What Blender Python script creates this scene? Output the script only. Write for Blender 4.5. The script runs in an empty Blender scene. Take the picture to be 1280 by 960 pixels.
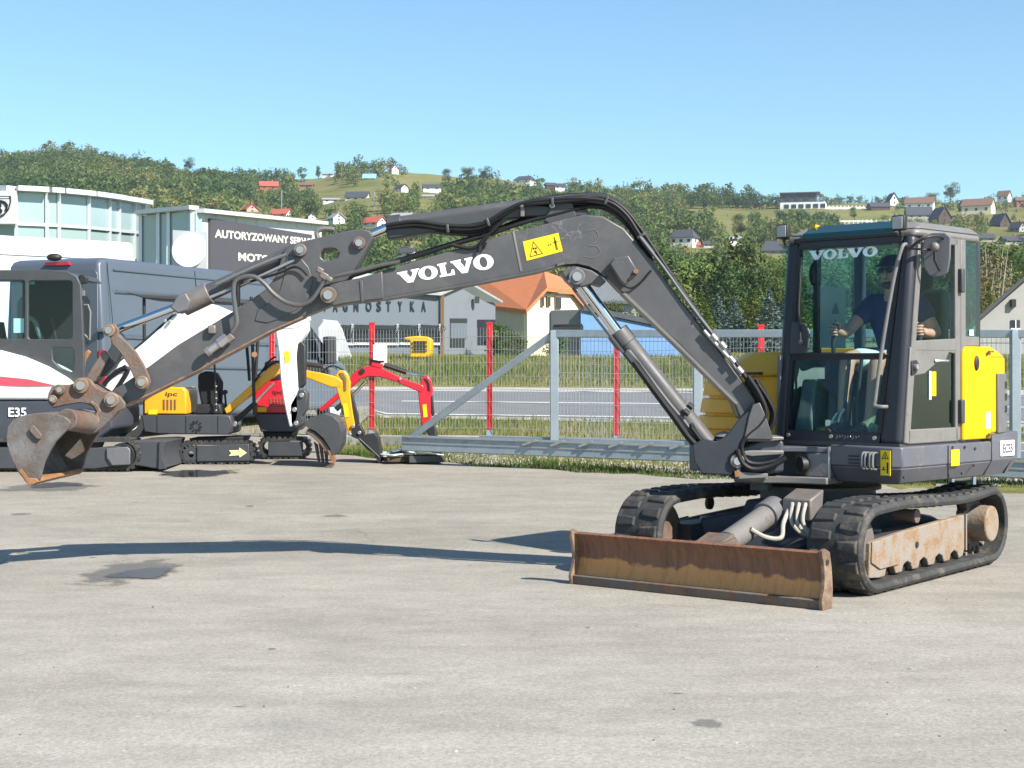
import bpy, bmesh, math, random
import numpy as np
from mathutils import Vector, Matrix
random.seed(7); np.random.seed(7)
SC = bpy.context.scene
COL = SC.collection
R = math.radians
# ------------------------------------------------------------------ camera, sky, sun, exposure
FPX, HZ, CH = 1950.0, 460.0, 1.48            # focal length in photo pixels, horizon row, eye height
cam = bpy.data.cameras.new('camera'); cam.sensor_width = 36; cam.lens = FPX/1280*36
cam.shift_y = -(480-HZ)/1280; cam.clip_start = .05; cam.clip_end = 6000
co = bpy.data.objects.new('camera', cam); COL.objects.link(co); co.location = (0,0,CH); co.rotation_euler = (R(90),0,0)
SC.camera = co
SUNV = Vector((.92,-.74,1.0)).normalized()
w = bpy.data.worlds.new('World'); SC.world = w; w.use_nodes = True
nt = w.node_tree; bg = nt.nodes['Background']
sky = nt.nodes.new('ShaderNodeTexSky'); sky.sky_type = 'NISHITA'; sky.sun_disc = False
sky.sun_elevation = math.asin(SUNV.z); sky.sun_rotation = math.atan2(SUNV.x, SUNV.y)
sky.air_density = 1.0; sky.dust_density = .35; sky.ozone_density = 2.2; sky.altitude = 300
tint = nt.nodes.new('ShaderNodeMix'); tint.data_type='RGBA'; tint.blend_type='MULTIPLY'; tint.inputs['Factor'].default_value=1; tint.inputs['B'].default_value=(.73,.93,.97,1)
nt.links.new(sky.outputs[0], tint.inputs['A']); nt.links.new(tint.outputs['Result'], bg.inputs[0]); bg.inputs[1].default_value = .1
sun = bpy.data.lights.new('sun', 'SUN'); sun.energy = 4.9; sun.angle = R(.5); sun.color = (1,.95,.87)
so = bpy.data.objects.new('sun', sun); COL.objects.link(so); so.rotation_euler = (-SUNV).to_track_quat('-Z','Y').to_euler()
SC.view_settings.view_transform = 'Standard'; SC.view_settings.look = 'None'
SC.view_settings.exposure = .95; SC.view_settings.gamma = 1; SC.view_settings.use_curve_mapping = False
SC.render.engine = 'CYCLES'
try:
    SC.cycles.use_denoising = True; SC.cycles.max_bounces = 6; SC.cycles.volume_bounces = 0; SC.cycles.transparent_max_bounces = 16
    SC.cycles.caustics_reflective = False; SC.cycles.caustics_refractive = False; SC.cycles.sample_clamp_indirect = 6
except Exception: pass

# ------------------------------------------------------------------ ground profile and pixel helpers
def gz(Y):                                   # the yard lies flat, then rises gently to the back
    return max(0.0, Y-12.5)*.03
def P(px, py, D): return Vector(((px-640)*D/FPX, D, CH+(HZ-py)*D/FPX))
def G(px, py):                               # photo pixel -> point on the yard
    s = (HZ-py)/FPX
    D = CH/-s
    if D > 12.5: D = (CH+.375)/(.03-s)
    return Vector(((px-640)*D/FPX, D, gz(D)))
def frame(loc, ax):                          # x forward, y left, z up; ax = angle of forward from -Y towards -X
    s, c = math.sin(ax), math.cos(ax)
    return Matrix(((-s,c,0,loc[0]),(-c,-s,0,loc[1]),(0,0,1,loc[2]),(0,0,0,1)))

# ------------------------------------------------------------------ objects
WM = {}
def tag(o, label=None, cat=None, group=None, kind=None):
    if label: o['label'] = label
    if cat: o['category'] = cat
    if group: o['group'] = group
    if kind: o['kind'] = kind
    return o
def thing(name, label, cat, M=None, group=None):
    o = bpy.data.objects.new(name, None); COL.objects.link(o); o.empty_display_size = .2
    M = M if isinstance(M, Matrix) else Matrix.Translation(Vector(M or (0,0,0)))
    o.matrix_world = M; WM[o.name] = M.copy()
    return tag(o, label, cat, group)
def copytree(o, M, parent=None):
    c = o.copy(); COL.objects.link(c)
    if parent is None: c.matrix_world = M; WM[c.name] = M.copy()
    else: c.parent = parent
    for ch in list(o.children): copytree(ch, None, c)
    return c

class MB:
    """collects shapes; build() links them as ONE mesh object"""
    def __init__(s, M=None): s.v=[]; s.f=[]; s.mi=[]; s.M=M or Matrix(); s.m=0
    def av(s, p): s.v.append(tuple(s.M @ Vector(p))); return len(s.v)-1
    def face(s, ids): s.f.append(tuple(ids)); s.mi.append(s.m)
    def poly(s, pts): s.face([s.av(p) for p in pts]); return s
    def loft(s, A, B, caps=True):
        a=[s.av(p) for p in A]; b=[s.av(p) for p in B]; n=len(a)
        for i in range(n): s.face((a[i],a[(i+1)%n],b[(i+1)%n],b[i]))
        if caps: s.face(a[::-1]); s.face(b)
        return s
    def box(s, c, d, rot=None):              # centre, full size
        x,y,z=[k/2 for k in d]; c=Vector(c)
        q=[Vector(p) for p in((-x,-y,-z),(x,-y,-z),(x,y,-z),(-x,y,-z),(-x,-y,z),(x,-y,z),(x,y,z),(-x,y,z))]
        if rot is not None: q=[rot@p for p in q]
        i=[s.av(p+c) for p in q]
        for f in((3,2,1,0),(4,5,6,7),(0,1,5,4),(1,2,6,5),(2,3,7,6),(3,0,4,7)): s.face([i[k] for k in f])
        return s
    def bar(s, a, b, wd, ht, up=(0,0,1)):    # box beam from a to b
        a=Vector(a);b=Vector(b);t=(b-a).normalized();u=Vector(up)
        if abs(t.dot(u))>.98:u=Vector((0,1,0))
        r=t.cross(u).normalized();u=r.cross(t)
        c=[(-wd/2,-ht/2),(wd/2,-ht/2),(wd/2,ht/2),(-wd/2,ht/2)]
        return s.loft([a+r*x+u*y for x,y in c],[b+r*x+u*y for x,y in c])
    def tube(s, pts, r, n=8, smooth=0, caps=True):
        p=[Vector(q) for q in pts]
        if smooth: p=catmull(p,smooth)
        rs = r if isinstance(r,(list,tuple)) else [r]*len(p)
        if len(rs)!=len(p): rs=list(np.interp(np.linspace(0,1,len(p)),np.linspace(0,1,len(rs)),rs))
        t0=(p[1]-p[0]).normalized(); u=t0.orthogonal().normalized(); rings=[]
        for i,q in enumerate(p):
            t=(p[min(i+1,len(p)-1)]-p[max(i-1,0)]).normalized()
            u=(u-t*u.dot(t)).normalized(); w_=t.cross(u)
            rings.append([s.av(q+(u*math.cos(2*math.pi*k/n)+w_*math.sin(2*math.pi*k/n))*rs[i]) for k in range(n)])
        for A,B in zip(rings,rings[1:]):
            for k in range(n): s.face((A[k],A[(k+1)%n],B[(k+1)%n],B[k]))
        if caps: s.face(rings[0][::-1]); s.face(rings[-1])
        return s
    def cyl(s, a, b, r, n=16): return s.tube([a,b],r,n)
    def ring(s, c, axis, ro, ri, t, n=24):   # flat washer / tyre
        c=Vector(c);a=Vector(axis).normalized();u=a.orthogonal().normalized();w_=a.cross(u)
        def L(r,o): return [s.av(c+(u*math.cos(2*math.pi*k/n)+w_*math.sin(2*math.pi*k/n))*r+a*o) for k in range(n)]
        A,B,C,D=L(ro,-t/2),L(ro,t/2),L(ri,t/2),L(ri,-t/2)
        for X,Y in((A,B),(B,C),(C,D),(D,A)):
            for k in range(n): s.face((X[k],X[(k+1)%n],Y[(k+1)%n],Y[k]))
        return s
    def ball(s, c, r, n=12, m=8):
        c=Vector(c); r=r if isinstance(r,(tuple,list)) else (r,r,r); rows=[]
        for j in range(m+1):
            th=math.pi*j/m
            rows.append([s.av(c+Vector((r[0]*math.sin(th)*math.cos(2*math.pi*k/n),r[1]*math.sin(th)*math.sin(2*math.pi*k/n),r[2]*math.cos(th)))) for k in range(n)])
        for A,B in zip(rows,rows[1:]):
            for k in range(n): s.face((A[k],B[k],B[(k+1)%n],A[(k+1)%n]))
        return s
    def pp(s, pts, D, t, off=0):             # outline in photo pixels -> plate of half thickness t round depth D
        A=[P(x,y,D-t) for x,y in pts]
        if off: A=[a+Vector((0,off,0)) for a in A]
        return s.loft(A,[a+Vector((0,2*t,0)) for a in A])
    def build(s, name, mat, parent=None, M=None, bevel=0, sharp=35, smooth=True, recalc=True, seg=2, flat=False):
        me=bpy.data.meshes.new(name)
        base = WM[parent.name] if parent is not None else (M or Matrix())
        inv=base.inverted()
        arr=np.array(s.v,dtype=float).reshape(-1,3)
        m=np.array(inv); arr=arr@m[:3,:3].T+m[:3,3]
        me.from_pydata(arr.tolist(),[],s.f)
        for x in (mat if isinstance(mat,(list,tuple)) else [mat]): me.materials.append(x)
        if len(set(s.mi))>1 or s.m: me.polygons.foreach_set('material_index',s.mi)
        if recalc:
            bm=bmesh.new(); bm.from_mesh(me); bmesh.ops.remove_doubles(bm,verts=bm.verts,dist=1e-5)
            bmesh.ops.recalc_face_normals(bm,faces=bm.faces); bm.to_mesh(me); bm.free()
        if smooth and not flat:
            me.polygons.foreach_set('use_smooth',[True]*len(me.polygons)); me.set_sharp_from_angle(angle=R(sharp))
        me.update()
        o=bpy.data.objects.new(name,me); COL.objects.link(o)
        if parent is not None: o.parent=parent; WM[o.name]=base
        else: o.matrix_world=base; WM[o.name]=base
        if bevel:
            b=o.modifiers.new('bevel','BEVEL'); b.width=bevel; b.segments=seg; b.limit_method='ANGLE'; b.angle_limit=R(40)
            b.harden_normals=False
        return o
def catmull(p, k):
    out=[]
    for i in range(len(p)-1):
        a=p[max(i-1,0)];b=p[i];c=p[i+1];d=p[min(i+2,len(p)-1)]
        for j in range(k):
            t=j/k; out.append(.5*((2*b)+(c-a)*t+(2*a-5*b+4*c-d)*t*t+(3*b-a-3*c+d)*t**3))
    out.append(p[-1]); return out
def arc(cx,cy,r,a0,a1,n=8):
    return [(cx+r*math.cos(R(a0+(a1-a0)*i/n)),cy+r*math.sin(R(a0+(a1-a0)*i/n))) for i in range(n+1)]
def smooth2(pts,k=4,closed=True):
    n=len(pts);out=[]
    for i in range(n):
        a,b,c,d=[np.array(pts[(i+o)%n],float) for o in(-1,0,1,2)]
        for j in range(k):
            t=j/k; q=.5*((2*b)+(c-a)*t+(2*a-5*b+4*c-d)*t*t+(3*b-a-3*c+d)*t**3); out.append((q[0],q[1]))
    return out
def meshobj(name, v, f, mat, parent=None, smooth=False, attr=None):
    """big arrays straight into a mesh (all faces with the same number of corners)"""
    me=bpy.data.meshes.new(name); v=np.asarray(v,np.float32); f=np.asarray(f,np.int32); k=f.shape[1]
    me.vertices.add(len(v)); me.vertices.foreach_set('co',v.ravel())
    me.loops.add(f.size); me.loops.foreach_set('vertex_index',f.ravel())
    me.polygons.add(len(f)); me.polygons.foreach_set('loop_start',np.arange(len(f),dtype=np.int32)*k)
    if smooth: me.polygons.foreach_set('use_smooth',[True]*len(f))
    if attr is not None:
        a=me.attributes.new('rnd','FLOAT','POINT'); a.data.foreach_set('value',np.asarray(attr,np.float32))
    me.update(calc_edges=True); me.validate()
    for x in (mat if isinstance(mat,(list,tuple)) else [mat]): me.materials.append(x)
    o=bpy.data.objects.new(name,me); COL.objects.link(o)
    if parent is not None: o.parent=parent
    WM[o.name]=WM[parent.name] if parent is not None else Matrix()
    return o

# ------------------------------------------------------------------ writing
def letters(mb, s, org, right, up, h, wd=None, depth=.004, font=None, bold=0, slant=0):
    """lettering fitted to height h (and width wd) at org (lower left), in the plane right x up"""
    cu=bpy.data.curves.new('text','FONT'); cu.body=s; cu.extrude=0; cu.offset=bold; cu.resolution_u=3
    o=bpy.data.objects.new('text',cu); COL.objects.link(o)
    dg=bpy.context.evaluated_depsgraph_get(); me=bpy.data.meshes.new_from_object(o.evaluated_get(dg))
    vs=[v.co.copy() for v in me.vertices]; fs=[tuple(p.vertices) for p in me.polygons]
    bpy.data.objects.remove(o); bpy.data.curves.remove(cu); bpy.data.meshes.remove(me)
    x0=min(v.x for v in vs);x1=max(v.x for v in vs);y0=min(v.y for v in vs);y1=max(v.y for v in vs)
    sy=h/(y1-y0); sx=wd/(x1-x0) if wd else sy
    right=Vector(right).normalized();up=Vector(up).normalized();nn=right.cross(up);org=Vector(org)
    b=len(mb.v)
    for v in vs: mb.av(org+right*((v.x-x0)*sx+slant*(v.y-y0)*sy)+up*((v.y-y0)*sy)+nn*depth)
    for f in fs: mb.face([b+i for i in f])
LV=[(0,1),(.46,1),(.46,.87),(.40,.87),(.575,.36),(.70,.87),(.62,.87),(.62,1),(1,1),(1,.87),(.935,.87),(.63,0),(.38,0),(.065,.87),(0,.87)]
LL=[(0,1),(.5,1),(.5,.87),(.40,.87),(.40,.14),(.62,.14),(.70,.40),(.83,.40),(.83,0),(0,0),(0,.13),(.1,.13),(.1,.87),(0,.87)]
def slab_word(mb, quad):
    """five slab-serif letters mapped into the quad (bl, br, tr, tl)"""
    bl,br,tr,tl=[Vector(q) for q in quad]
    def at(u,v): return (bl*(1-u)+br*u)*(1-v)+(tl*(1-u)+tr*u)*v
    def L(pts,u0,us): mb.face([mb.av(at(u0+x*us,y)) for x,y in pts])
    def O(u0,us):
        n=28
        a=[mb.av(at(u0+us*(.5+.5*math.cos(2*math.pi*k/n)),.5+.53*math.sin(2*math.pi*k/n))) for k in range(n)]
        b=[mb.av(at(u0+us*(.5+.19*math.cos(2*math.pi*k/n)),.5+.37*math.sin(2*math.pi*k/n))) for k in range(n)]
        for k in range(n): mb.face((a[k],a[(k+1)%n],b[(k+1)%n],b[k]))
    L(LV,0,.235);O(.215,.2);L(LL,.425,.19);L(LV,.565,.235);O(.79,.21)

# ------------------------------------------------------------------ materials
def mat(name, col, rough=.6, metal=0, var=.12, scale=6, bump=0, bscale=40, dirt=None, dscale=3, damt=.5, spec=.5, coat=0, coords='Object', thr=.55, scuff=None, sscale=9):
    m=bpy.data.materials.new(name); m.use_nodes=True; n=m.node_tree; b=n.nodes['Principled BSDF']; L=n.links.new
    b.inputs['Roughness'].default_value=rough; b.inputs['Metallic'].default_value=metal
    b.inputs['Specular IOR Level'].default_value=spec
    if coat: b.inputs['Coat Weight'].default_value=coat; b.inputs['Coat Roughness'].default_value=.12
    tc=n.nodes.new('ShaderNodeTexCoord')
    nz=n.nodes.new('ShaderNodeTexNoise'); nz.inputs['Scale'].default_value=scale; nz.inputs['Detail'].default_value=8; nz.inputs['Roughness'].default_value=.65
    L(tc.outputs[coords],nz.inputs['Vector'])
    mr=n.nodes.new('ShaderNodeMapRange'); mr.inputs['From Min'].default_value=.3; mr.inputs['From Max'].default_value=.7
    mr.inputs['To Min'].default_value=1-var; mr.inputs['To Max'].default_value=1+var; L(nz.outputs['Fac'],mr.inputs['Value'])
    mx=n.nodes.new('ShaderNodeMix'); mx.data_type='RGBA'; mx.blend_type='MULTIPLY'; mx.inputs['Factor'].default_value=1
    mx.inputs['A'].default_value=(*col,1); L(mr.outputs[0],mx.inputs['B'])
    out=mx.outputs['Result']
    if dirt is not None:
        n2=n.nodes.new('ShaderNodeTexNoise'); n2.inputs['Scale'].default_value=dscale; n2.inputs['Detail'].default_value=10; n2.inputs['Roughness'].default_value=.7
        L(tc.outputs[coords],n2.inputs['Vector'])
        m2=n.nodes.new('ShaderNodeMapRange'); m2.inputs['From Min'].default_value=thr-.08; m2.inputs['From Max'].default_value=thr+.08; m2.inputs['To Max'].default_value=damt
        L(n2.outputs['Fac'],m2.inputs['Value'])
        mx2=n.nodes.new('ShaderNodeMix'); mx2.data_type='RGBA'; L(m2.outputs[0],mx2.inputs['Factor']); L(out,mx2.inputs['A']); mx2.inputs['B'].default_value=(*dirt,1)
        out=mx2.outputs['Result']
        rr=n.nodes.new('ShaderNodeMapRange'); rr.inputs['To Min'].default_value=rough; rr.inputs['To Max'].default_value=.85; L(m2.outputs[0],rr.inputs['Value']); L(rr.outputs[0],b.inputs['Roughness'])
    if scuff is not None:                    # thin wandering scratches, only where a second noise lets them show
        def nz_(sc,de):
            q=n.nodes.new('ShaderNodeTexNoise'); q.inputs['Scale'].default_value=sc; q.inputs['Detail'].default_value=de; L(tc.outputs[coords],q.inputs['Vector']); return q.outputs['Fac']
        a1=n.nodes.new('ShaderNodeMath'); a1.operation='SUBTRACT'; L(nz_(sscale,3),a1.inputs[0]); a1.inputs[1].default_value=.5
        a2=n.nodes.new('ShaderNodeMath'); a2.operation='ABSOLUTE'; L(a1.outputs[0],a2.inputs[0])
        r1=n.nodes.new('ShaderNodeMapRange'); r1.inputs['From Min'].default_value=.0; r1.inputs['From Max'].default_value=.012; r1.inputs['To Min'].default_value=1; r1.inputs['To Max'].default_value=0; L(a2.outputs[0],r1.inputs['Value'])
        r2=n.nodes.new('ShaderNodeMapRange'); r2.inputs['From Min'].default_value=.54; r2.inputs['From Max'].default_value=.66; L(nz_(2.3,6),r2.inputs['Value'])
        mu=n.nodes.new('ShaderNodeMath'); mu.operation='MULTIPLY'; L(r1.outputs[0],mu.inputs[0]); L(r2.outputs[0],mu.inputs[1])
        mx3=n.nodes.new('ShaderNodeMix'); mx3.data_type='RGBA'; L(mu.outputs[0],mx3.inputs['Factor']); L(out,mx3.inputs['A']); mx3.inputs['B'].default_value=(*scuff,1); out=mx3.outputs['Result']
    L(out,b.inputs['Base Color'])
    if bump:
        n3=n.nodes.new('ShaderNodeTexNoise'); n3.inputs['Scale'].default_value=bscale; n3.inputs['Detail'].default_value=6
        L(tc.outputs[coords],n3.inputs['Vector']); bp=n.nodes.new('ShaderNodeBump'); bp.inputs['Strength'].default_value=bump; bp.inputs['Distance'].default_value=.02
        L(n3.outputs['Fac'],bp.inputs['Height']); L(bp.outputs[0],b.inputs['Normal'])
    return m
def glass(name, tint, refl=1.0, rough=.02, opaque=0.0, body=(.01,.02,.02)):
    m=bpy.data.materials.new(name); m.use_nodes=True; n=m.node_tree; L=n.links.new
    for x in list(n.nodes):
        if x.type!='OUTPUT_MATERIAL': n.nodes.remove(x)
    out=[x for x in n.nodes if x.type=='OUTPUT_MATERIAL'][0]
    t=n.nodes.new('ShaderNodeBsdfTransparent'); t.inputs[0].default_value=(*tint,1)
    src=t.outputs[0]
    if opaque:
        d=n.nodes.new('ShaderNodeBsdfDiffuse'); d.inputs[0].default_value=(*body,1)
        k=n.nodes.new('ShaderNodeMixShader'); k.inputs[0].default_value=opaque; L(t.outputs[0],k.inputs[1]); L(d.outputs[0],k.inputs[2]); src=k.outputs[0]
    g=n.nodes.new('ShaderNodeBsdfGlossy'); g.inputs['Roughness'].default_value=rough
    fr=n.nodes.new('ShaderNodeFresnel'); fr.inputs[0].default_value=1.5
    mu=n.nodes.new('ShaderNodeMath'); mu.operation='MULTIPLY'; mu.inputs[1].default_value=refl; mu.use_clamp=True; ge=n.nodes.new('ShaderNodeNewGeometry'); iv=n.nodes.new('ShaderNodeMath'); iv.operation='MULTIPLY_ADD'; iv.inputs[1].default_value=-1; iv.inputs[2].default_value=1; L(ge.outputs['Backfacing'],iv.inputs[0])
    m3=n.nodes.new('ShaderNodeMath'); m3.operation='MULTIPLY'; L(fr.outputs[0],m3.inputs[0]); L(iv.outputs[0],m3.inputs[1]); L(m3.outputs[0],mu.inputs[0])
    k=n.nodes.new('ShaderNodeMixShader'); L(mu.outputs[0],k.inputs[0]); L(src,k.inputs[1]); L(g.outputs[0],k.inputs[2]); L(k.outputs[0],out.inputs[0])
    return m
M={}
M['grey']=mat('machine_grey_paint',(.076,.074,.077),.42,0,.12,7,.03,120,dirt=(.115,.105,.096),dscale=3.4,damt=.5,thr=.58,scuff=(.20,.185,.17))
M['greylow']=mat('body_blue_grey_paint',(.105,.105,.122),.4,0,.08,5,.03,120,dirt=(.15,.135,.12),dscale=2.2,damt=.4,thr=.6,scuff=(.24,.225,.21))
M['frame']=mat('cab_frame_paint',(.17,.158,.148),.45,0,.10,7,.02,120,dirt=(.10,.09,.085),dscale=5,damt=.5,thr=.6,scuff=(.07,.065,.06))
M['pillar']=mat('cab_pillar_paint',(.036,.037,.046),.42,0,.10,6,spec=.35)
M['castshade']=mat('casting_painted_shade',(.022,.025,.034),.5,0,.15,8)  # shade of the casting's turned-away side put into a dark colour
M['black']=mat('black_rubber',(.018,.018,.019),.55,0,.25,9)
M['hose']=mat('hose_rubber',(.011,.011,.012),.55,0,.3,14,spec=.3)
M['hosegrey']=mat('worn_hose_rubber',(.045,.045,.047),.45,0,.3,14,spec=.5)
M['track']=mat('track_rubber',(.035,.034,.033),.75,0,.25,9,.25,30,dirt=(.16,.135,.10),dscale=5,damt=.75,thr=.60)
M['mud']=mat('dried_mud_on_steel',(.275,.172,.088),.85,0,.32,7,.3,50,dirt=(.235,.22,.205),dscale=7,damt=.85,thr=.49)
M['rust']=mat('rusty_steel',(.165,.095,.062),.65,.2,.4,6,.25,60,dirt=(.15,.135,.125),dscale=4.5,damt=.85,thr=.50)
M['rustlit']=mat('worn_orange_rust',(.30,.145,.06),.75,.1,.3,6,.2,60,dirt=(.17,.09,.05),dscale=5,damt=.8,thr=.55)
M['rustpale']=mat('scraped_pale_rust',(.30,.20,.135),.5,.3,.35,9,.2,60,dirt=(.14,.085,.055),dscale=8,damt=.8,thr=.52)
M['bucketside']=mat('scratched_bucket_steel',(.17,.16,.155),.5,.3,.35,5,.2,45,dirt=(.115,.078,.057),dscale=3.6,damt=.85,thr=.50)
M['bladelow']=M['rustlit']
M['bucket']=mat('worn_bucket_steel',(.20,.185,.175),.5,.35,.2,4,.15,50,dirt=(.17,.10,.06),dscale=3.5,damt=.8,thr=.56)
M['chrome']=mat('chrome_rod',(.72,.72,.73),.12,1,.04,5)
M['steel']=mat('bare_steel',(.42,.41,.40),.4,.7,.12,9)
M['galv']=mat('galvanised_steel',(.30,.345,.375),.45,.35,.12,3,dirt=(.22,.25,.27),dscale=9,damt=.5,thr=.55)
M['yellow']=mat('yellow_paint',(.74,.41,.002),.42,0,.05,3,spec=.25)
M['yellowsafe']=mat('yellow_sticker',(.82,.58,.006),.5,0,.03,3)
M['yellowshade']=mat('yellow_paint_shaded',(.74,.37,.006),.45,0,.06,3)  # the machine's yellow again, its shaded tone put into the colour
M['white']=mat('white_paint',(.80,.80,.79),.4,0,.03,4)
M['whitelet']=mat('white_lettering',(.92,.92,.92),.5,0,.02,4)
M['chalk']=mat('pale_chalk_marks',(.13,.125,.123),.9,0,.1,4)
M['ink']=mat('black_print',(.012,.012,.012),.5,0,.05,4)
M['vangrey']=mat('van_grey_paint',(.085,.100,.125),.32,0,.04,1.2,coat=.4)
M['plastic']=mat('dark_grey_plastic',(.05,.052,.055),.5,0,.12,9)
M['plasticlit']=mat('mid_grey_plastic',(.13,.13,.135),.5,0,.08,9)
M['redpaint']=mat('red_paint',(.58,.012,.03),.38,0,.05,4,coat=.3)
M['redpost']=mat('red_post_paint',(.62,.02,.025),.5,0,.06,4)
M['orangey']=mat('amber_yellow_paint',(.80,.37,.006),.38,0,.05,4,coat=.3)
M['minigrey']=mat('mini_frame_grey',(.055,.058,.065),.45,0,.1,6)
M['skirt']=mat('skirt_dark_blue_grey',(.05,.055,.07),.45,0,.08,6)
M['glasscab']=glass('cab_glass',(.78,.92,.93),.9)
M['glassclear']=glass('clear_glass',(.90,.95,.94),.4)
M['glassside']=glass('tinted_side_glass',(.42,.66,.60),1.6)
M['glassdark']=glass('dark_window',(.10,.14,.16),1.3,opaque=.55,body=(.006,.009,.012))
M['glassteal']=glass('roof_tinted_glass',(.03,.14,.16),1.4,opaque=.75,body=(.01,.055,.065))
M['showglass']=glass('showroom_panel_glass',(.2,.3,.3),.8,opaque=.93,body=(.30,.40,.39))
M['mirror']=mat('mirror_glass',(.5,.5,.5),.05,1,.02,4)
M['lens']=mat('lamp_lens',(.36,.36,.35),.35,0,.1,20)
M['seat']=mat('seat_fabric',(.012,.012,.014),.9,0,.2,20)
M['trim']=mat('cab_trim_grey',(.16,.17,.165),.7,0,.15,8)
# ------------------------------------------------------------------ terrain
SKX=[-1500,-300,0,50,75,110,150,200,240,300,330,400,430,490,520,560,600,630,660,700,760,820,870,960,1040,1100,1185,1280,1700,2800]
SKY_=[212,208,206,200,197,199,209,215,216,222,226,223,217,213,220,222,222,226,231,236,241,243,248,253,254,253,254,250,246,250]
SROW=[0,12.5,20,24,30,32,44,46,62,85]
ZROW=[-.05,-.05,.19,.29,.42,.45,.83,.90,1.85,2.2]
edge=[G(*q) for q in((452,572),(480,574),(560,579),(620,583),(714,589),(800,594),(870,598),(1000,603),(1140,607),(1280,612))]
ex=[-80,-2.9,-2.6]+[e.x for e in edge]+[20,60]; ey=[34,34,22]+[e.y for e in edge]+[edge[-1].y-5,edge[-1].y-15]
def yedge(x): return float(np.interp(x,ex,ey))+.10*math.sin(x*5.3)+.06*math.sin(x*13.7)
def skew(D): return .45*max(0.0,min(1.0,(140-D)/70))
def tz(X, D):
    D=max(D,.5); u=640+X*FPX/D; S=float(np.interp(u,SKX,SKY_))
    s=D+skew(D)*max(min(X,25),-25)
    zn=float(np.interp(s,SROW,ZROW))
    t=(D-yedge(X))/.6
    if t<1: zn=gz(D)-.06+(zn-gz(D)+.06)*max(t,0)**.5
    if D<=85: return zn
    y=float(np.interp(D,[85,140,250,400,600,900,1300,2500],[434,428,428+(S-428)*.17,428+(S-428)*.45,428+(S-428)*.78,S,S+22,S+120]))
    zf=CH+(HZ-y)*D/FPX
    t=min(1,(D-85)/55); return zn*(1-t)+zf*t if D<140 else zf
def GT(px,py,d0=30,d1=900):                  # photo pixel -> point on the terrain
    best=None
    for D in np.geomspace(d0,d1,700):
        p=P(px,py,D); z=tz(p.x,D)
        if z>=p.z: return Vector((p.x,D,z))
        if best is None or abs(z-p.z)<best[0]: best=(abs(z-p.z),Vector((p.x,D,z)))
    return best[1]
def nodes_mat(name):
    m=bpy.data.materials.new(name); m.use_nodes=True; n=m.node_tree; return m,n,n.nodes['Principled BSDF'],n.links.new
def noise(n,vec,scale,detail=8,rough=.6,L=None):
    x=n.nodes.new('ShaderNodeTexNoise'); x.inputs['Scale'].default_value=scale; x.inputs['Detail'].default_value=detail; x.inputs['Roughness'].default_value=rough
    if vec is not None: n.links.new(vec,x.inputs['Vector'])
    return x.outputs['Fac']
def ramp(n,src,stops):
    x=n.nodes.new('ShaderNodeValToRGB'); e=x.color_ramp.elements
    while len(e)<len(stops): e.new(.5)
    for k,(p,c) in enumerate(stops): e[k].position=p; e[k].color=(*c,1) if len(c)==3 else c
    n.links.new(src,x.inputs[0]); return x.outputs[0]
def mixc(n,fac,a,b,mode='MIX'):
    x=n.nodes.new('ShaderNodeMix'); x.data_type='RGBA'; x.blend_type=mode
    for k,v in(('Factor',fac),('A',a),('B',b)):
        if isinstance(v,(int,float)): x.inputs[k].default_value=v
        elif isinstance(v,tuple): x.inputs[k].default_value=(*v,1)
        else: n.links.new(v,x.inputs[k])
    return x.outputs['Result']
def mapping(n,scale):
    tc=n.nodes.new('ShaderNodeTexCoord'); mp=n.nodes.new('ShaderNodeMapping'); mp.inputs['Scale'].default_value=scale
    n.links.new(tc.outputs['Object'],mp.inputs['Vector']); return mp.outputs[0]
def bump(n,b,h,st=.3,d=.01):
    x=n.nodes.new('ShaderNodeBump'); x.inputs['Strength'].default_value=st; x.inputs['Distance'].default_value=d
    n.links.new(h,x.inputs['Height']); n.links.new(x.outputs[0],b.inputs['Normal'])

# terrain material: meadows, dry grass and scrub
m,n,b,L=nodes_mat('meadow'); v=mapping(n,(1,1,1))
a=ramp(n,noise(n,v,.018,6),[(.35,(.115,.135,.042)),(.5,(.20,.19,.075)),(.62,(.15,.165,.052)),(.75,(.26,.22,.11))])
c=ramp(n,noise(n,v,2.2,8,.7),[(.3,(.55,.55,.5)),(.7,(1.25,1.2,1.1))])
L(mixc(n,1.0,a,c,'MULTIPLY'),b.inputs['Base Color']); b.inputs['Roughness'].default_value=.95; b.inputs['Specular IOR Level'].default_value=.1
bump(n,b,noise(n,v,3,6),.6,.1)
M['meadow']=m
us=np.unique(np.concatenate([np.linspace(-1500,-200,14),np.linspace(-200,1480,120),np.linspace(1480,2800,14)]))
ds=np.concatenate([[.6,3,6,9,12.5,15,18],np.linspace(20,66,60),np.geomspace(68,900,80),np.geomspace(930,2400,10)])
vv=[];
for D in ds:
    for u in us:
        X=(u-640)*D/FPX; z=tz(X,D)
        if D>70: z+=(math.sin(X*.11+D*.05)+math.sin(X*.047-D*.031))*.0012*min(D,700)
        vv.append((X,D,z))
nu=len(us); ff=[(i*nu+j,i*nu+j+1,(i+1)*nu+j+1,(i+1)*nu+j) for i in range(len(ds)-1) for j in range(nu-1)]
tag(meshobj('terrain',vv,ff,M['meadow'],smooth=True),kind='structure')
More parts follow.
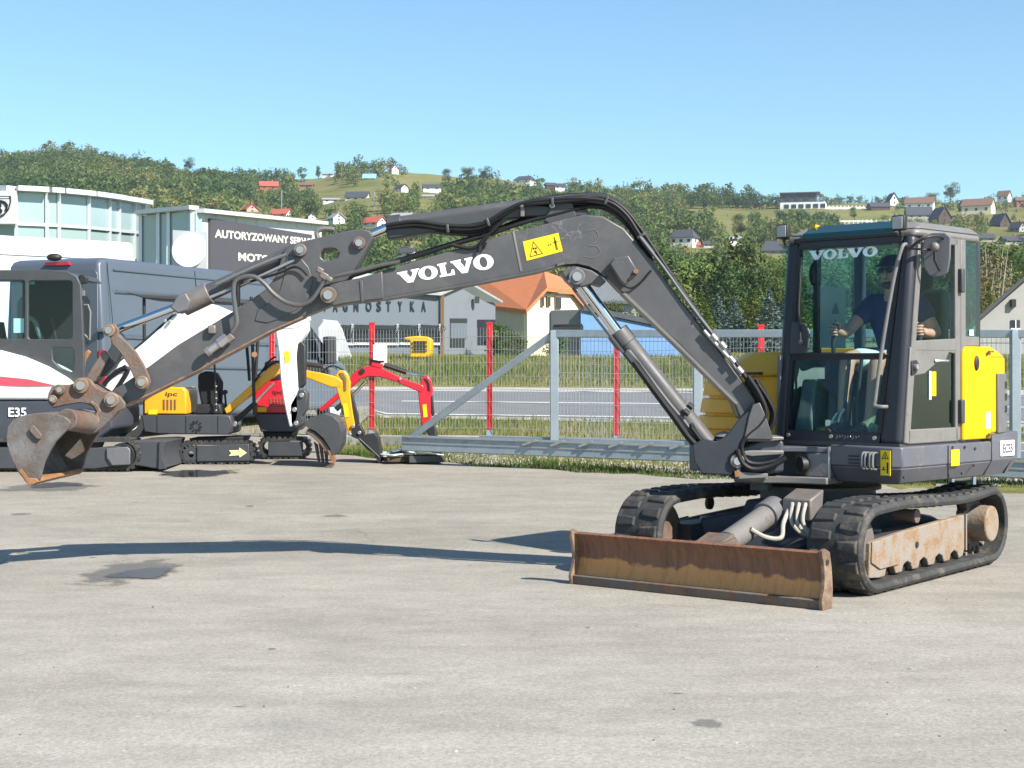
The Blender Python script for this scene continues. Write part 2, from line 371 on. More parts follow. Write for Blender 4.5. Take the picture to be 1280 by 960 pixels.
# ------------------------------------------------------------------ yard
m,n,b,L=nodes_mat('worn_yard_asphalt'); v=mapping(n,(1,1,1)); vs=mapping(n,(.6,1.15,1))
base=ramp(n,noise(n,vs,.55,7,.62),[(.28,(.266,.242,.204)),(.5,(.315,.289,.246)),(.72,(.362,.334,.287))])
mid=ramp(n,noise(n,vs,3.2,9,.7),[(.3,(.80,.80,.80)),(.55,(1,1,1)),(.75,(1.13,1.12,1.10))])
fine=ramp(n,noise(n,v,42,6,.8),[(.3,(.80,.80,.80)),(.5,(1,1,1)),(.70,(1.17,1.16,1.15))])
peb=n.nodes.new('ShaderNodeTexVoronoi'); peb.inputs['Scale'].default_value=75; L(v,peb.inputs['Vector'])
fine=mixc(n,1.0,fine,ramp(n,peb.outputs['Color'],[(.1,(.86,.86,.86)),(.5,(1,1,1)),(.9,(1.15,1.14,1.13))]),'MULTIPLY')
crk=n.nodes.new('ShaderNodeTexVoronoi'); crk.feature='DISTANCE_TO_EDGE'; crk.inputs['Scale'].default_value=.33
wv=n.nodes.new('ShaderNodeMix'); wv.data_type='RGBA'; wv.inputs['Factor'].default_value=.16; L(v,wv.inputs['A']); nw=n.nodes.new('ShaderNodeTexNoise'); nw.inputs['Scale'].default_value=1.4; nw.inputs['Detail'].default_value=8; L(v,nw.inputs['Vector']); L(nw.outputs['Color'],wv.inputs['B']); L(wv.outputs['Result'],crk.inputs['Vector'])
crm=mixc(n,1.0,ramp(n,crk.outputs['Distance'],[(.0,(1,1,1)),(.0035,(0,0,0))]),ramp(n,noise(n,v,.5,3),[(.55,(0,0,0)),(.62,(.35,.35,.35))]),'MULTIPLY')
c=mixc(n,1.0,mixc(n,1.0,base,mid,'MULTIPLY'),fine,'MULTIPLY')
st=ramp(n,noise(n,vs,.9,5,.55),[(.60,(0,0,0)),(.70,(1,1,1))])            # dark old stains
c=mixc(n,mixc(n,1.0,st,(.28,.28,.28),'MULTIPLY'),c,(.19,.18,.165))
st2=ramp(n,noise(n,mapping(n,(.5,1.6,1)),2.6,6,.6),[(.66,(0,0,0)),(.73,(1,1,1))])  # small smears
c=mixc(n,mixc(n,1.0,st2,(.5,.5,.5),'MULTIPLY'),c,(.17,.165,.15))
vo=n.nodes.new('ShaderNodeTexVoronoi'); vo.inputs['Scale'].default_value=3.4; L(v,vo.inputs['Vector'])
sp=ramp(n,vo.outputs['Distance'],[(.02,(1,1,1)),(.05,(0,0,0))]); c=mixc(n,mixc(n,1.0,sp,(.55,.55,.55),'MULTIPLY'),c,(.5,.48,.45))
vo2=n.nodes.new('ShaderNodeTexVoronoi'); vo2.inputs['Scale'].default_value=1.9; L(vs,vo2.inputs['Vector'])
sp=ramp(n,vo2.outputs['Distance'],[(.02,(1,1,1)),(.045,(0,0,0))]); c=mixc(n,mixc(n,1.0,sp,(.7,.7,.7),'MULTIPLY'),c,(.05,.05,.05))
c=mixc(n,crm,c,(.10,.095,.088))
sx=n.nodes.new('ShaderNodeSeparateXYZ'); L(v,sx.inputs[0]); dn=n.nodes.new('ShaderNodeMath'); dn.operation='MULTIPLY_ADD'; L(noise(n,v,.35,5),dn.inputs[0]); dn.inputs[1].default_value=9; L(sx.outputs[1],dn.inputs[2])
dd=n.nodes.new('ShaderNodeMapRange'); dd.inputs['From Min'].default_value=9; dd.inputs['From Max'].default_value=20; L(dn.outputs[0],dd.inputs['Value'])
c=mixc(n,1.0,c,ramp(n,dd.outputs[0],[(0,(1.12,1.125,1.15)),(1,(.90,.885,.85))]),'MULTIPLY')   # lighter and greyer near the camera, darker and yellower towards the back
L(c,b.inputs['Base Color']); b.inputs['Roughness'].default_value=.82; b.inputs['Specular IOR Level'].default_value=.3
bump(n,b,noise(n,v,48,6,.8),.55,.012)
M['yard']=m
xs=np.unique(np.concatenate([np.linspace(-70,-8,14),np.linspace(-8,10,130),np.linspace(10,50,10)])); ts=np.concatenate([[-25,-4,4,9,12.5,14]])
vv=[];nr=len(ts)+8
for x in xs:
    e=yedge(x)
    for t in ts: vv.append((x,min(t,e),gz(min(t,e))))
    for k in range(8): y=14+(e-14)*(k+1)/8; vv.append((x,y,gz(y)))
ff=[(i*nr+j,(i+1)*nr+j,(i+1)*nr+j+1,i*nr+j+1) for i in range(len(xs)-1) for j in range(nr-1)]
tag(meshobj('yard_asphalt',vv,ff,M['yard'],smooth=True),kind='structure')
# wet patches and oil marks: thin irregular sheets lying on the asphalt
def wetmat(name,col,rough,al):
    m,n,b,L=nodes_mat(name); v=mapping(n,(1,1,1)); b.inputs['Base Color'].default_value=(*col,1); b.inputs['Roughness'].default_value=rough
    at=n.nodes.new('ShaderNodeAttribute'); at.attribute_name='rnd'
    mm=n.nodes.new('ShaderNodeMath'); mm.operation='MULTIPLY_ADD'; L(noise(n,v,4,8,.7),mm.inputs[0]); mm.inputs[1].default_value=1.2; L(at.outputs['Fac'],mm.inputs[2])
    mr=n.nodes.new('ShaderNodeMapRange'); mr.inputs['From Min'].default_value=.95; mr.inputs['From Max'].default_value=1.15; mr.inputs['To Max'].default_value=al; L(mm.outputs[0],mr.inputs['Value'])
    L(mr.outputs[0],b.inputs['Alpha']); return m
M['wet']=wetmat('wet_asphalt',(.06,.06,.062),.35,.9); M['oil']=wetmat('oil_mark',(.15,.145,.135),.6,.45); M['water']=wetmat('puddle_water',(.035,.038,.04),.06,.95)
M['damp']=wetmat('damp_asphalt',(.15,.142,.13),.7,.75)
def patch(px,py,rx,ry,m,name,lift=.004,tilt=0):
    c=G(px,py); e=G(px+rx,py); sx=(e-c).length; t=G(px,py-ry); sy=abs(t.y-c.y)*1.05; N=40
    vv=[(c.x,c.y,gz(c.y)+lift)];at=[1.0]
    for r in(.4,.75,1.0):
        for k in range(N):
            a=2*math.pi*k/N; q=r*(1+.12*math.sin(3*a+px)+.08*math.sin(7*a+py)); x=c.x+sx*q*math.cos(a); y=c.y+sy*q*math.sin(a)+tilt*sx*math.cos(a)*q
            vv.append((x,y,gz(y)+lift)); at.append(1-r)
    f=[(0,1+k,1+(k+1)%N,1+(k+1)%N) for k in range(N)]
    f=[]
    for k in range(N): f.append((0,1+k,1+(k+1)%N))
    for r in range(2):
        for k in range(N):
            i=1+r*N+k;j=1+r*N+(k+1)%N; f+=[(i,i+N,j+N),(i,j+N,j)]
    tag(meshobj(name,vv,f,m,attr=at),kind='structure')
patch(165,714,85,22,M['damp'],'damp_asphalt'); patch(180,718,56,12,M['wet'],'wet_asphalt',.008)
patch(245,592,80,7,M['water'],'puddle'); patch(60,609,90,8,M['damp'],'damp_asphalt'); patch(70,607,50,5,M['wet'],'wet_asphalt',.008)
for q in((418,645,24,2.5),(883,905,34,8),(340,812,10,2.5),(312,633,10,1.8),(25,643,20,2.2),(1136,837,8,1.5),(735,785,5,2)):
    patch(*q,M['oil'],'oil_mark')
# dirt crumbs and pale stones lying about
vv=[];ff=[]
for k in range(260):
    y=random.uniform(600,955); x=random.uniform(-20,1300); c=G(x,y); r=random.uniform(.003,.008)*(1 if random.random()<.95 else 1.7)
    i=len(vv); 
    for a in range(4): vv.append((c.x+r*math.cos(a*1.57+k)*random.uniform(.6,1.5),c.y+r*math.sin(a*1.57+k),gz(c.y)-.001))
    vv.append((c.x,c.y,gz(c.y)+r*.7)); ff+=[(i,i+1,i+4),(i+1,i+2,i+4),(i+2,i+3,i+4),(i+3,i,i+4)]
m,n,b,L=nodes_mat('grit'); gi=n.nodes.new('ShaderNodeNewGeometry'); L(ramp(n,gi.outputs['Random Per Island'],[(.3,(.06,.055,.05)),(.45,(.22,.2,.18)),(.9,(.48,.45,.41))]),b.inputs['Base Color']); M['grit']=m
tag(meshobj('grit',vv,ff,m),kind='stuff')
# ------------------------------------------------------------------ road
m,n,b,L=nodes_mat('road_asphalt'); v=mapping(n,(1,1,1)); L(ramp(n,noise(n,v,1.2,8),[(.3,(.13,.13,.132)),(.7,(.175,.172,.17))]),b.inputs['Base Color']); b.inputs['Roughness'].default_value=.85; M['road']=m
M['paint']=mat('road_paint',(.72,.72,.70),.7,0,.1,8); M['shoulder']=mat('pale_gravel_shoulder',(.40,.37,.32),.9,0,.2,4)
def strip(name,s0,s1,m,lift):
    vv=[]
    XX=np.linspace(-22,22,90)
    for x in XX:
        for s in (s0,s1):
            D=s-.45*x; vv.append((x,D,tz(x,D)+lift))
    f=[(2*i,2*i+2,2*i+3,2*i+1) for i in range(len(XX)-1)]
    return tag(meshobj(name,vv,f,m,smooth=True),kind='structure')
strip('road_shoulder',31.0,32.3,M['shoulder'],.012); strip('road_shoulder',43.8,45.9,M['shoulder'],.012); strip('road',32.2,43.9,M['road'],.02)
strip('road_marking',37.6,37.85,M['paint'],.026); strip('road_marking',32.5,32.72,M['paint'],.026); strip('road_marking',43.3,43.55,M['paint'],.026)
# ------------------------------------------------------------------ grass
def leafmat(name,stops,trans=.25,rough=.6,attr=True,obj=0.0):
    m,n,b,L=nodes_mat(name); 
    if attr: at=n.nodes.new('ShaderNodeAttribute'); at.attribute_name='rnd'; src=at.outputs['Fac']
    else:
        gi=n.nodes.new('ShaderNodeNewGeometry'); src=gi.outputs['Random Per Island']
    c=ramp(n,src,stops)
    if obj:
        oi=n.nodes.new('ShaderNodeObjectInfo'); hs=n.nodes.new('ShaderNodeHueSaturation')
        mr=n.nodes.new('ShaderNodeMapRange'); mr.inputs['To Min'].default_value=.5-obj*.09; mr.inputs['To Max'].default_value=.5+obj*.05; L(oi.outputs['Random'],mr.inputs['Value']); L(mr.outputs[0],hs.inputs['Hue'])
        mv=n.nodes.new('ShaderNodeMath'); mv.operation='MULTIPLY_ADD'; mv.inputs[1].default_value=7.3; L(oi.outputs['Random'],mv.inputs[0]); fr=n.nodes.new('ShaderNodeMath'); fr.operation='FRACT'; L(mv.outputs[0],fr.inputs[0])
        m2=n.nodes.new('ShaderNodeMapRange'); m2.inputs['To Min'].default_value=1-obj*.45; m2.inputs['To Max'].default_value=1+obj*.5; L(fr.outputs[0],m2.inputs['Value']); L(m2.outputs[0],hs.inputs['Value']); L(c,hs.inputs['Color']); c=hs.outputs[0]
    L(c,b.inputs['Base Color']); b.inputs['Roughness'].default_value=rough; b.inputs['Specular IOR Level'].default_value=.25
    if trans:
        t=n.nodes.new('ShaderNodeBsdfTranslucent'); L(c,t.inputs[0]); k=n.nodes.new('ShaderNodeMixShader'); k.inputs[0].default_value=trans
        out=[x for x in n.nodes if x.type=='OUTPUT_MATERIAL'][0]; L(b.outputs[0],k.inputs[1]); L(t.outputs[0],k.inputs[2]); L(k.outputs[0],out.inputs[0])
    return m
M['grass']=leafmat('grass_blades',[(.0,(.075,.125,.025)),(.45,(.15,.19,.042)),(.7,(.25,.225,.075)),(.86,(.31,.25,.115)),(1,(.38,.31,.17))],.3)
def grass(name,pts,hmin,hmax,wd,dry=0.0):
    n_=len(pts); p=np.array(pts); h=np.random.uniform(hmin,hmax,n_)*np.random.uniform(.6,1,n_); a=np.random.uniform(0,6.28,n_); w_=wd*np.random.uniform(.6,1.3,n_)
    dx=np.cos(a)*w_;dy=np.sin(a)*w_; lx=np.random.normal(0,.25,n_)*h; ly=np.random.normal(0,.25,n_)*h
    v=np.empty((n_,3,3)); v[:,0]=p-np.stack([dx,dy,np.zeros(n_)+.02],1); v[:,1]=p+np.stack([dx,dy,np.zeros(n_)-.02],1); v[:,2]=p+np.stack([lx,ly,h],1)
    clump=np.array([math.sin(q[0]*1.1)*.5+math.sin(q[1]*.8+q[0]*.4)*.5+.5*math.sin(q[0]*3.1+q[1]*2.3) for q in pts]); h=h*(1+.35*np.sin(p[:,0]*2.3+p[:,1])*np.sin(p[:,0]*.7))
    r=np.clip(np.random.uniform(0,.7,n_)+dry+.2*clump,0,1)
    return tag(meshobj(name,v.reshape(-1,3),np.arange(n_*3).reshape(-1,3),M['grass'],attr=np.repeat(r,3)),kind='stuff')
pts=[]
while len(pts)<60000:                        # tall weeds on the bank beyond the road
    x=random.uniform(-9,17); s=random.triangular(46,66,52); D=s-.45*x
    pts.append((x,D,tz(x,D)))
grass('tall_grass',pts,.08,.34,.016,.12)
pts=[]
while len(pts)<26000:                        # rough grass between fence and road
    x=random.uniform(-5,12); s=random.uniform(23.2,31.3); D=s-.45*x; pts.append((x,D,tz(x,D)))
grass('rough_grass',pts,.04,.20,.010,.22)
def verge_ok(x,D): return D>yedge(x)+.05
pts=[]
while len(pts)<24000:                        # short green grass along the yard edge
    x=random.uniform(-3.2,7.5); D=yedge(x)+random.expovariate(1.1)
    k=math.sin(x*2.1)+math.sin(x*.9+D*2)+.6*math.sin(x*5+D*3)
    if D>23.5 or (k<.0 and random.random()<.65 and -1.0<x<6): continue
    pts.append((x,D,max(tz(x,D),gz(D)-.1)))
grass('verge_grass',pts,.02,.11,.010,-.08)
# gravel of the verge
vv=[];ff=[];at=[]
for k in range(15000):
    x=random.uniform(-2.0,7.5); D=yedge(x)+random.uniform(-.05,.2)+random.expovariate(1.2); 
    if D>23: continue
    r=random.uniform(.010,.030); z=max(tz(x,D),gz(D)-.1); i=len(vv)
    q=[(x+r*math.cos(a*1.57+k)*random.uniform(.7,1.3),D+r*math.sin(a*1.57+k)*random.uniform(.7,1.3),z-.01) for a in range(4)]
    vv+=q+[(x+random.uniform(-.3,.3)*r,D,z+r*random.uniform(.5,1.1))]; ff+=[(i,i+1,i+4),(i+1,i+2,i+4),(i+2,i+3,i+4),(i+3,i,i+4)]
m,n,b,L=nodes_mat('verge_stones'); gi=n.nodes.new('ShaderNodeNewGeometry'); L(ramp(n,gi.outputs['Random Per Island'],[(.1,(.15,.13,.10)),(.5,(.26,.235,.195)),(.95,(.42,.39,.34))]),b.inputs['Base Color']); b.inputs['Roughness'].default_value=.9
tag(meshobj('verge_gravel',vv,ff,m),kind='stuff')
# ------------------------------------------------------------------ trees
GREEN=[(.0,(.036,.068,.018)),(.4,(.080,.135,.032)),(.75,(.14,.19,.046)),(1,(.22,.24,.068))]
M['leaf']=leafmat('broad_leaves',GREEN,.3,.6,True,.55)
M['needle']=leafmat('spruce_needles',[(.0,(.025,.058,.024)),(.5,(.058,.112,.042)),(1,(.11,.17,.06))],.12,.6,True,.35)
M['bluenee']=leafmat('blue_spruce_needles',[(.0,(.05,.085,.075)),(.5,(.11,.165,.145)),(1,(.20,.26,.235))],.12,.6,True,.15)
M['dry']=leafmat('thin_yellowing_leaves',[(.0,(.08,.085,.03)),(.5,(.17,.15,.06)),(1,(.27,.22,.11))],.3,.6,True,.15)
M['fresh']=leafmat('fresh_yellow_green_needles',[(.0,(.05,.085,.014)),(.5,(.11,.155,.022)),(1,(.22,.24,.04))],.25,.6,True,.2)
M['bark']=mat('bark',(.10,.078,.055),.9,0,.3,6); M['birch']=mat('pale_bark',(.38,.35,.30),.8,0,.3,8)
rng=np.random.default_rng(11)
def quads(c,nrm_up,size,out=None):
    n=len(c); a=rng.normal(size=(n,3)); a[:,2]*=nrm_up
    if out is not None: a=a*.42+out
    a/=np.linalg.norm(a,axis=1)[:,None]
    t=rng.normal(size=(n,3)); t-=a*(t*a).sum(1)[:,None]; t/=np.linalg.norm(t,axis=1)[:,None]; b=np.cross(a,t)
    s=np.asarray(size).reshape(-1,1)*rng.uniform(.6,1.3,(n,1)); t*=s; b*=s*.62
    v=np.stack([c-t,c+b*.9-t*.1,c+t,c-b*.9+t*.1],1)
    return v.reshape(-1,3)
def crown_round(n,lobes,spread,leaf):
    """leaf clumps on the shells of several uneven lobes; unit height 1, sits from .18 up"""
    C=[];Rr=[]
    for k in range(lobes):
        a=rng.uniform(0,6.28); z=rng.uniform(.32,.86); r=rng.uniform(.03,spread)*(1.15-abs(z-.5))
        C.append((r*math.cos(a),r*math.sin(a),z)); Rr.append(rng.uniform(.10,.20))
    C=np.array(C);Rr=np.array(Rr); pick=rng.integers(0,lobes,n)
    d=rng.normal(size=(n,3)); d/=np.linalg.norm(d,axis=1)[:,None]; rad=Rr[pick]*rng.uniform(.35,1.08,n)**.6
    p=C[pick]+d*rad[:,None]*np.array([1,1,.85])
    bright=rng.normal(.45,.10,n)+rng.normal(0,.14,lobes)[pick]
    v=quads(p,1.0,leaf,d); return v,np.repeat(np.clip(bright,0,1),4)
def crown_spruce(n,base,leaf,droop=.35):
    """tiers of drooping boughs narrowing to the tip"""
    z=1-rng.uniform(0,1,n)**.62*.93; tier=np.floor(z*13)/13; f=(z-tier)*13
    rad=(1-z)*base*(.72+.42*(1-f))*rng.uniform(.9,1.1,n); nb=9; 
    a=(rng.integers(0,nb,n)+tier*7.7)*6.283/nb+rng.normal(0,.13,n); t=rng.uniform(.15,1,n)**.55
    x=rad*t*np.cos(a);y=rad*t*np.sin(a); zz=z-droop*rad*t**1.5+rng.normal(0,.006,n)
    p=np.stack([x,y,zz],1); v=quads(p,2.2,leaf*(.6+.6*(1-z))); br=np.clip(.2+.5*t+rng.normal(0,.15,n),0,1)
    return v,np.repeat(br,4)
def fquad(v): return np.arange(len(v)).reshape(-1,4)
def tree_proto(kind,seed):
    global rng; rng=np.random.default_rng(seed)
    tm=MB()
    if kind in('spruce','blue','fresh'):
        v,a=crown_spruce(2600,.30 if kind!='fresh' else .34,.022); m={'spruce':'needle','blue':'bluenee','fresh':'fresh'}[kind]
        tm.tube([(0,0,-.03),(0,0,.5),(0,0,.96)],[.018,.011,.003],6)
    elif kind=='poplar':
        v,a=crown_round(2400,14,.10,.020); v[:,2]=(v[:,2]-.2)*1.22+.08; m='leaf'
        tm.tube([(0,0,-.03),(.005,0,.4),(0,0,.9)],[.02,.012,.003],6)
    elif kind=='birch':
        v,a=crown_round(1500,16,.20,.016); m='dry'
        for k in range(5):
            b=rng.uniform(-.1,.1,2); tm.tube([(b[0]*.4,b[1]*.4,-.03),(b[0],b[1],.5),(b[0]*1.6,b[1]*1.6,.95)],[.010,.007,.002],5)
    else:
        v,a=crown_round(2600,15,.26,.021); m='leaf'
        tm.tube([(0,0,-.03),(.01,0,.25),(0,.01,.5),(.01,0,.8)],[.024,.018,.012,.003],6)
        for k in range(5):
            an=k*1.3; z0=.25+.07*k; tm.tube([(.005,0,z0),(.12*math.cos(an),.12*math.sin(an),z0+.16),(.22*math.cos(an),.22*math.sin(an),z0+.26)],[.011,.007,.002],5)
    return v,a,m,tm
PROTO={}
def get_proto(kind,k):
    key=(kind,k)
    if key not in PROTO:
        v,a,m,tm=tree_proto(kind,hash(kind)%97*0+{'spruce':1,'blue':2,'fresh':3,'poplar':4,'birch':5,'round':6,'bush':7}[kind]*10+k)
        if kind=='bush': v=v.copy(); v[:,2]=(v[:,2]-.22)*1.1
        nm={'spruce':'spruce_tree','blue':'blue_spruce','fresh':'young_conifer','poplar':'poplar_tree','birch':'birch_tree','round':'leafy_tree','bush':'leafy_bush'}[kind]
        r=thing(nm,'x','tree')
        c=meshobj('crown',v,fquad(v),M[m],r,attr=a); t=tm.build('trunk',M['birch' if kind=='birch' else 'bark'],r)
        PROTO[key]=[r,False]
    return PROTO[key]
def tree(kind,k,loc,h,label,group,wide=1.0,yaw=0,cat='tree'):
    pr=get_proto(kind,k); Mx=Matrix.Translation(loc)@Matrix.Rotation(yaw,4,'Z')@Matrix.Diagonal((h*wide,h*wide,h,1))
    if not pr[1]: o=pr[0]; o.matrix_world=Mx; pr[1]=True
    else: o=copytree(pr[0],Mx)
    return tag(o,label,cat,group)
def treepx(kind,k,px,ybase,ytop,D,label,group,wide=1.0,cat='tree'):
    """a tree standing on the terrain at depth D under photo column px, its top reaching row ytop"""
    X=(px-640)*D/FPX; z=tz(X,D); top=CH+(HZ-ytop)*D/FPX
    return tree(kind,k,Vector((X,D,z-.1)),max(1.5,top-z+.1),label,group,wide,px*.37,cat)
L1='dark green spruce in the belt between the boom and the cab'; L2='pale blue spruce in the belt between the boom and the cab'
L3='yellow green young conifer low in the belt left of the cab'; L4='full leafy tree in the belt between the boom and the cab'
T=[('round',0,820,300,150,L4),('spruce',0,838,318,135,L1),('round',1,858,315,150,L4),('poplar',0,930,285,160,'tall pale slender tree rising left of the cab roof'),
 ('spruce',1,893,308,150,L1),('spruce',2,905,318,140,L1),('round',2,917,322,150,L4),('round',3,950,330,150,L4),('round',0,965,322,165,L4),('spruce',0,876,335,130,L1),
 ('blue',0,897,366,112,L2),('blue',1,918,370,108,L2),('blue',0,962,358,106,L2),('fresh',0,876,362,112,L3),('fresh',1,943,360,115,L3),('fresh',0,884,382,104,L3),('fresh',1,930,366,120,L3),
 ('round',1,800,335,155,L4),('round',2,848,345,128,L4),('spruce',2,945,345,125,L1),('round',3,835,372,112,L4),('round',1,815,380,110,L4),('blue',1,866,372,110,L2),('blue',0,985,362,108,L2),('fresh',0,1000,365,112,L3),
 ('round',0,1020,330,160,L4),('spruce',1,1040,340,150,L1),('round',2,1060,322,170,L4),('round',1,1090,330,165,L4),('spruce',0,1005,352,130,L1),
 ('round',3,780,350,170,L4),('round',0,762,365,150,L4)]
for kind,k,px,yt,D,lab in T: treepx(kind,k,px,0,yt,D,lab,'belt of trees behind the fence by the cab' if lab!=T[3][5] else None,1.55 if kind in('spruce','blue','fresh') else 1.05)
L5='thin yellowing birch clump behind the cab rear window'; L6='leafy tree in the row right of the cab above the gate'; L7='conifer low beside the grey gable right of the cab'
for kind,k,px,yt,D,lab in [('birch',0,1238,303,95,L5),('birch',1,1256,318,100,L5),('birch',0,1222,330,92,L5),('round',0,1232,290,170,L6),('round',1,1275,300,160,L6),('round',2,1262,308,150,L6),('round',3,1300,295,165,L6),('fresh',0,1236,352,80,L7),('fresh',1,1226,372,76,L7),('round',1,1205,300,160,L6),('round',0,1180,312,160,L6),('round',3,1140,318,165,L6),('spruce',1,1120,330,150,L6),('spruce',0,1160,330,150,L6)]:
    treepx(kind,k,px,0,yt,D,lab,'trees right of the cab',1.15)
for kind,k,px,yt,D,lab in [('bush',0,620,388,82,'green bush at the corner of the grey metal shed'),('bush',1,640,405,76,'low bush in front of the orange roofed house'),('round',2,765,372,108,'round green tree above the blue building'),('bush',2,788,378,112,'leafy bush beside the blue building roof'),('bush',0,700,404,74,'low bush left of the blue building')]:
    treepx(kind,k,px,0,yt,D,lab,None,1.35,'bush' if kind=='bush' else 'tree')
# lone trees on the hill with an outline of their own
for k,(px,yb,yt,kind,lab) in enumerate([(1188,252,225,'round','big lone tree on the skyline behind the hillside houses'),(1166,262,240,'round','round tree between the dark gabled houses and the lone tree'),
  (945,300,262,'round','large bushy tree on the slope left of the cab roof'),(926,298,266,'round','second bushy tree on the slope below the modern white house'),(235,216,196,'round','round crowned tree standing at the left skyline dip'),
  (70,204,186,'spruce','dark pointed spruce at the top of the left hill'),(398,222,205,'poplar','slim tree on the skyline above the white long shed'),(1068,275,258,'round','clipped tree by the white railing below the modern house'),
  (1100,300,268,'round','rounded tree above the right work lamp'),(880,300,280,'round','tree beside the white house with the hipped roof'),(838,304,282,'round','tree left of the white house with the hipped roof'),
  (560,232,210,'round','dark tree at the left end of the skyline copse'),(605,232,207,'round','dark tree at the right end of the skyline copse'),(585,232,208,'round','middle tree of the skyline copse')]):
    g=GT(px,yb,150,899); D=g.y; tree(kind,k%4 if kind=='round' else 0,g,(yb-yt)*D/FPX,lab,None,1.15)
# ------------------------------------------------------------------ buildings behind the yard
def V3(*a): return Vector(a)
M['cladwhite']=mat('white_cladding',(.56,.57,.57),.45,0,.03,2); M['cladgrey']=mat('grey_metal_cladding',(.145,.165,.19),.5,.1,.04,1)
M['signgrey']=mat('dark_sign_panel',(.075,.07,.08),.5,0,.05,2); M['letter']=mat('cream_letters',(.74,.70,.60),.5,0,.02,3)
M['alu']=mat('aluminium_trim',(.62,.65,.66),.4,.3,.04,4); M['slate']=mat('dark_slate_roof',(.055,.058,.068),.6,0,.15,2); M['greyroof']=mat('grey_sheet_roof',(.33,.35,.36),.5,.1,.08,1)
M['slategrey']=mat('mid_grey_roof',(.15,.16,.165),.6,0,.1,1.5); M['orangeroof']=mat('orange_tiles',(.50,.165,.062),.75,0,.10,3); M['redroof']=mat('red_tiles',(.40,.085,.055),.75,0,.12,2); M['brownroof']=mat('brown_tiles',(.16,.09,.06),.8,0,.12,2)
M['cream']=mat('cream_render',(.70,.62,.42),.85,0,.05,1.5); M['wallwhite']=mat('white_render',(.74,.73,.70),.85,0,.04,1.5); M['wallgrey']=mat('grey_render',(.36,.35,.33),.9,0,.06,1.5)
M['wood']=mat('dark_wood',(.07,.045,.028),.8,0,.2,6); M['brown']=mat('brown_frames',(.20,.11,.05),.7,0,.15,6); M['blue']=mat('blue_sheet_wall',(.12,.235,.44),.5,0,.06,2); M['concrete']=mat('concrete',(.34,.33,.30),.9,0,.15,3,.2,20)
M['winhouse']=mat('window_pane_dark',(.03,.035,.042),.08,0,.1,2); M['grill']=mat('window_grille',(.02,.02,.022),.5,0,.1,5); M['letterdark']=mat('dark_letters',(.015,.02,.032),.5,0,.05,4)
M['brick']=mat('reddish_brick',(.30,.13,.085),.85,0,.15,4); M['cyanroof']=mat('light_blue_roof',(.22,.45,.58),.6,0,.05,2); M['pink']=mat('pink_render',(.55,.33,.28),.85,0,.05,2)
# curved showroom: tall faceted glass front on a bowed plan
D0=62
cur=[(-260,236,70),(-120,234,66),(20,235.5,62),(58,237.5,62.6),(73,238.5,63),(110,242,64.4),(136,245.5,66),(148,247.5,67),(167,250.5,69),(179,252.5,71)]
t=thing('showroom','curved glass showroom with pale blue panels, a white rim and an animal head shield','showroom',V3(-20,66,2.2))
base=2.2; topz=CH+(HZ-237)*62/FPX
pts=[V3((u-640)*D/FPX,D,0) for u,_,D in cur]; tops=[P(u,y,D).z for u,y,D in cur]
mb=MB(); mm=MB(); tr=MB(); lo=MB(); bk=MB()
for i in range(len(pts)-1):
    a,b=pts[i],pts[i+1]; za,zb=tops[i],tops[i+1]; ha=za-1.36; hb=zb-1.36
    n=(b-a).cross(V3(0,0,1)).normalized()
    mb.loft([V3(a.x,a.y,ha),V3(b.x,b.y,hb),V3(b.x,b.y,zb-.12),V3(a.x,a.y,za-.12)],[V3(a.x,a.y,ha)-n*.1,V3(b.x,b.y,hb)-n*.1,V3(b.x,b.y,zb-.12)-n*.1,V3(a.x,a.y,za-.12)-n*.1])
    lo.loft([V3(a.x,a.y,base),V3(b.x,b.y,base),V3(b.x,b.y,hb-.1),V3(a.x,a.y,ha-.1)],[V3(a.x,a.y,base)-n*.1,V3(b.x,b.y,base)-n*.1,V3(b.x,b.y,hb-.1)-n*.1,V3(a.x,a.y,ha-.1)-n*.1])
    mm.bar(V3(a.x,a.y,ha-.05)+n*.04,V3(b.x,b.y,hb-.05)+n*.04,.12,.12)
    if i>1: mm.bar(V3(a.x,a.y,base)+n*.05,V3(a.x,a.y,za-.1)+n*.05,.12,.12,up=(0,1,0))
    tr.bar(V3(a.x,a.y,za-.02)+n*.16,V3(b.x,b.y,zb-.02)+n*.16,.6,.2)
    bk.poly([V3(a.x,a.y,za),V3(b.x,b.y,zb),V3(b.x-2,b.y+16,zb),V3(a.x-2,a.y+16,za)])
e=pts[-1]; mm.bar(V3(e.x,e.y,base),V3(e.x,e.y,tops[-1]-.1),.3,.3,up=(0,1,0))
bk.box((e.x-3.0,e.y+7.5,(base+tops[-1])/2-.1),(5.5,14,tops[-1]-base-.3))
M['panelglass']=mat('pale_glass_panel',(.30,.39,.39),.18,0,.05,.6,spec=.8)
mb.build('upper_panel',M['panelglass'],t,flat=True); lo.build('window_band',M['showglass'],t,flat=True); mm.build('mullion',M['alu'],t,flat=True); tr.build('roof_rim',M['cladwhite'],t,flat=True); bk.build('roof',M['greyroof'],t,flat=True)
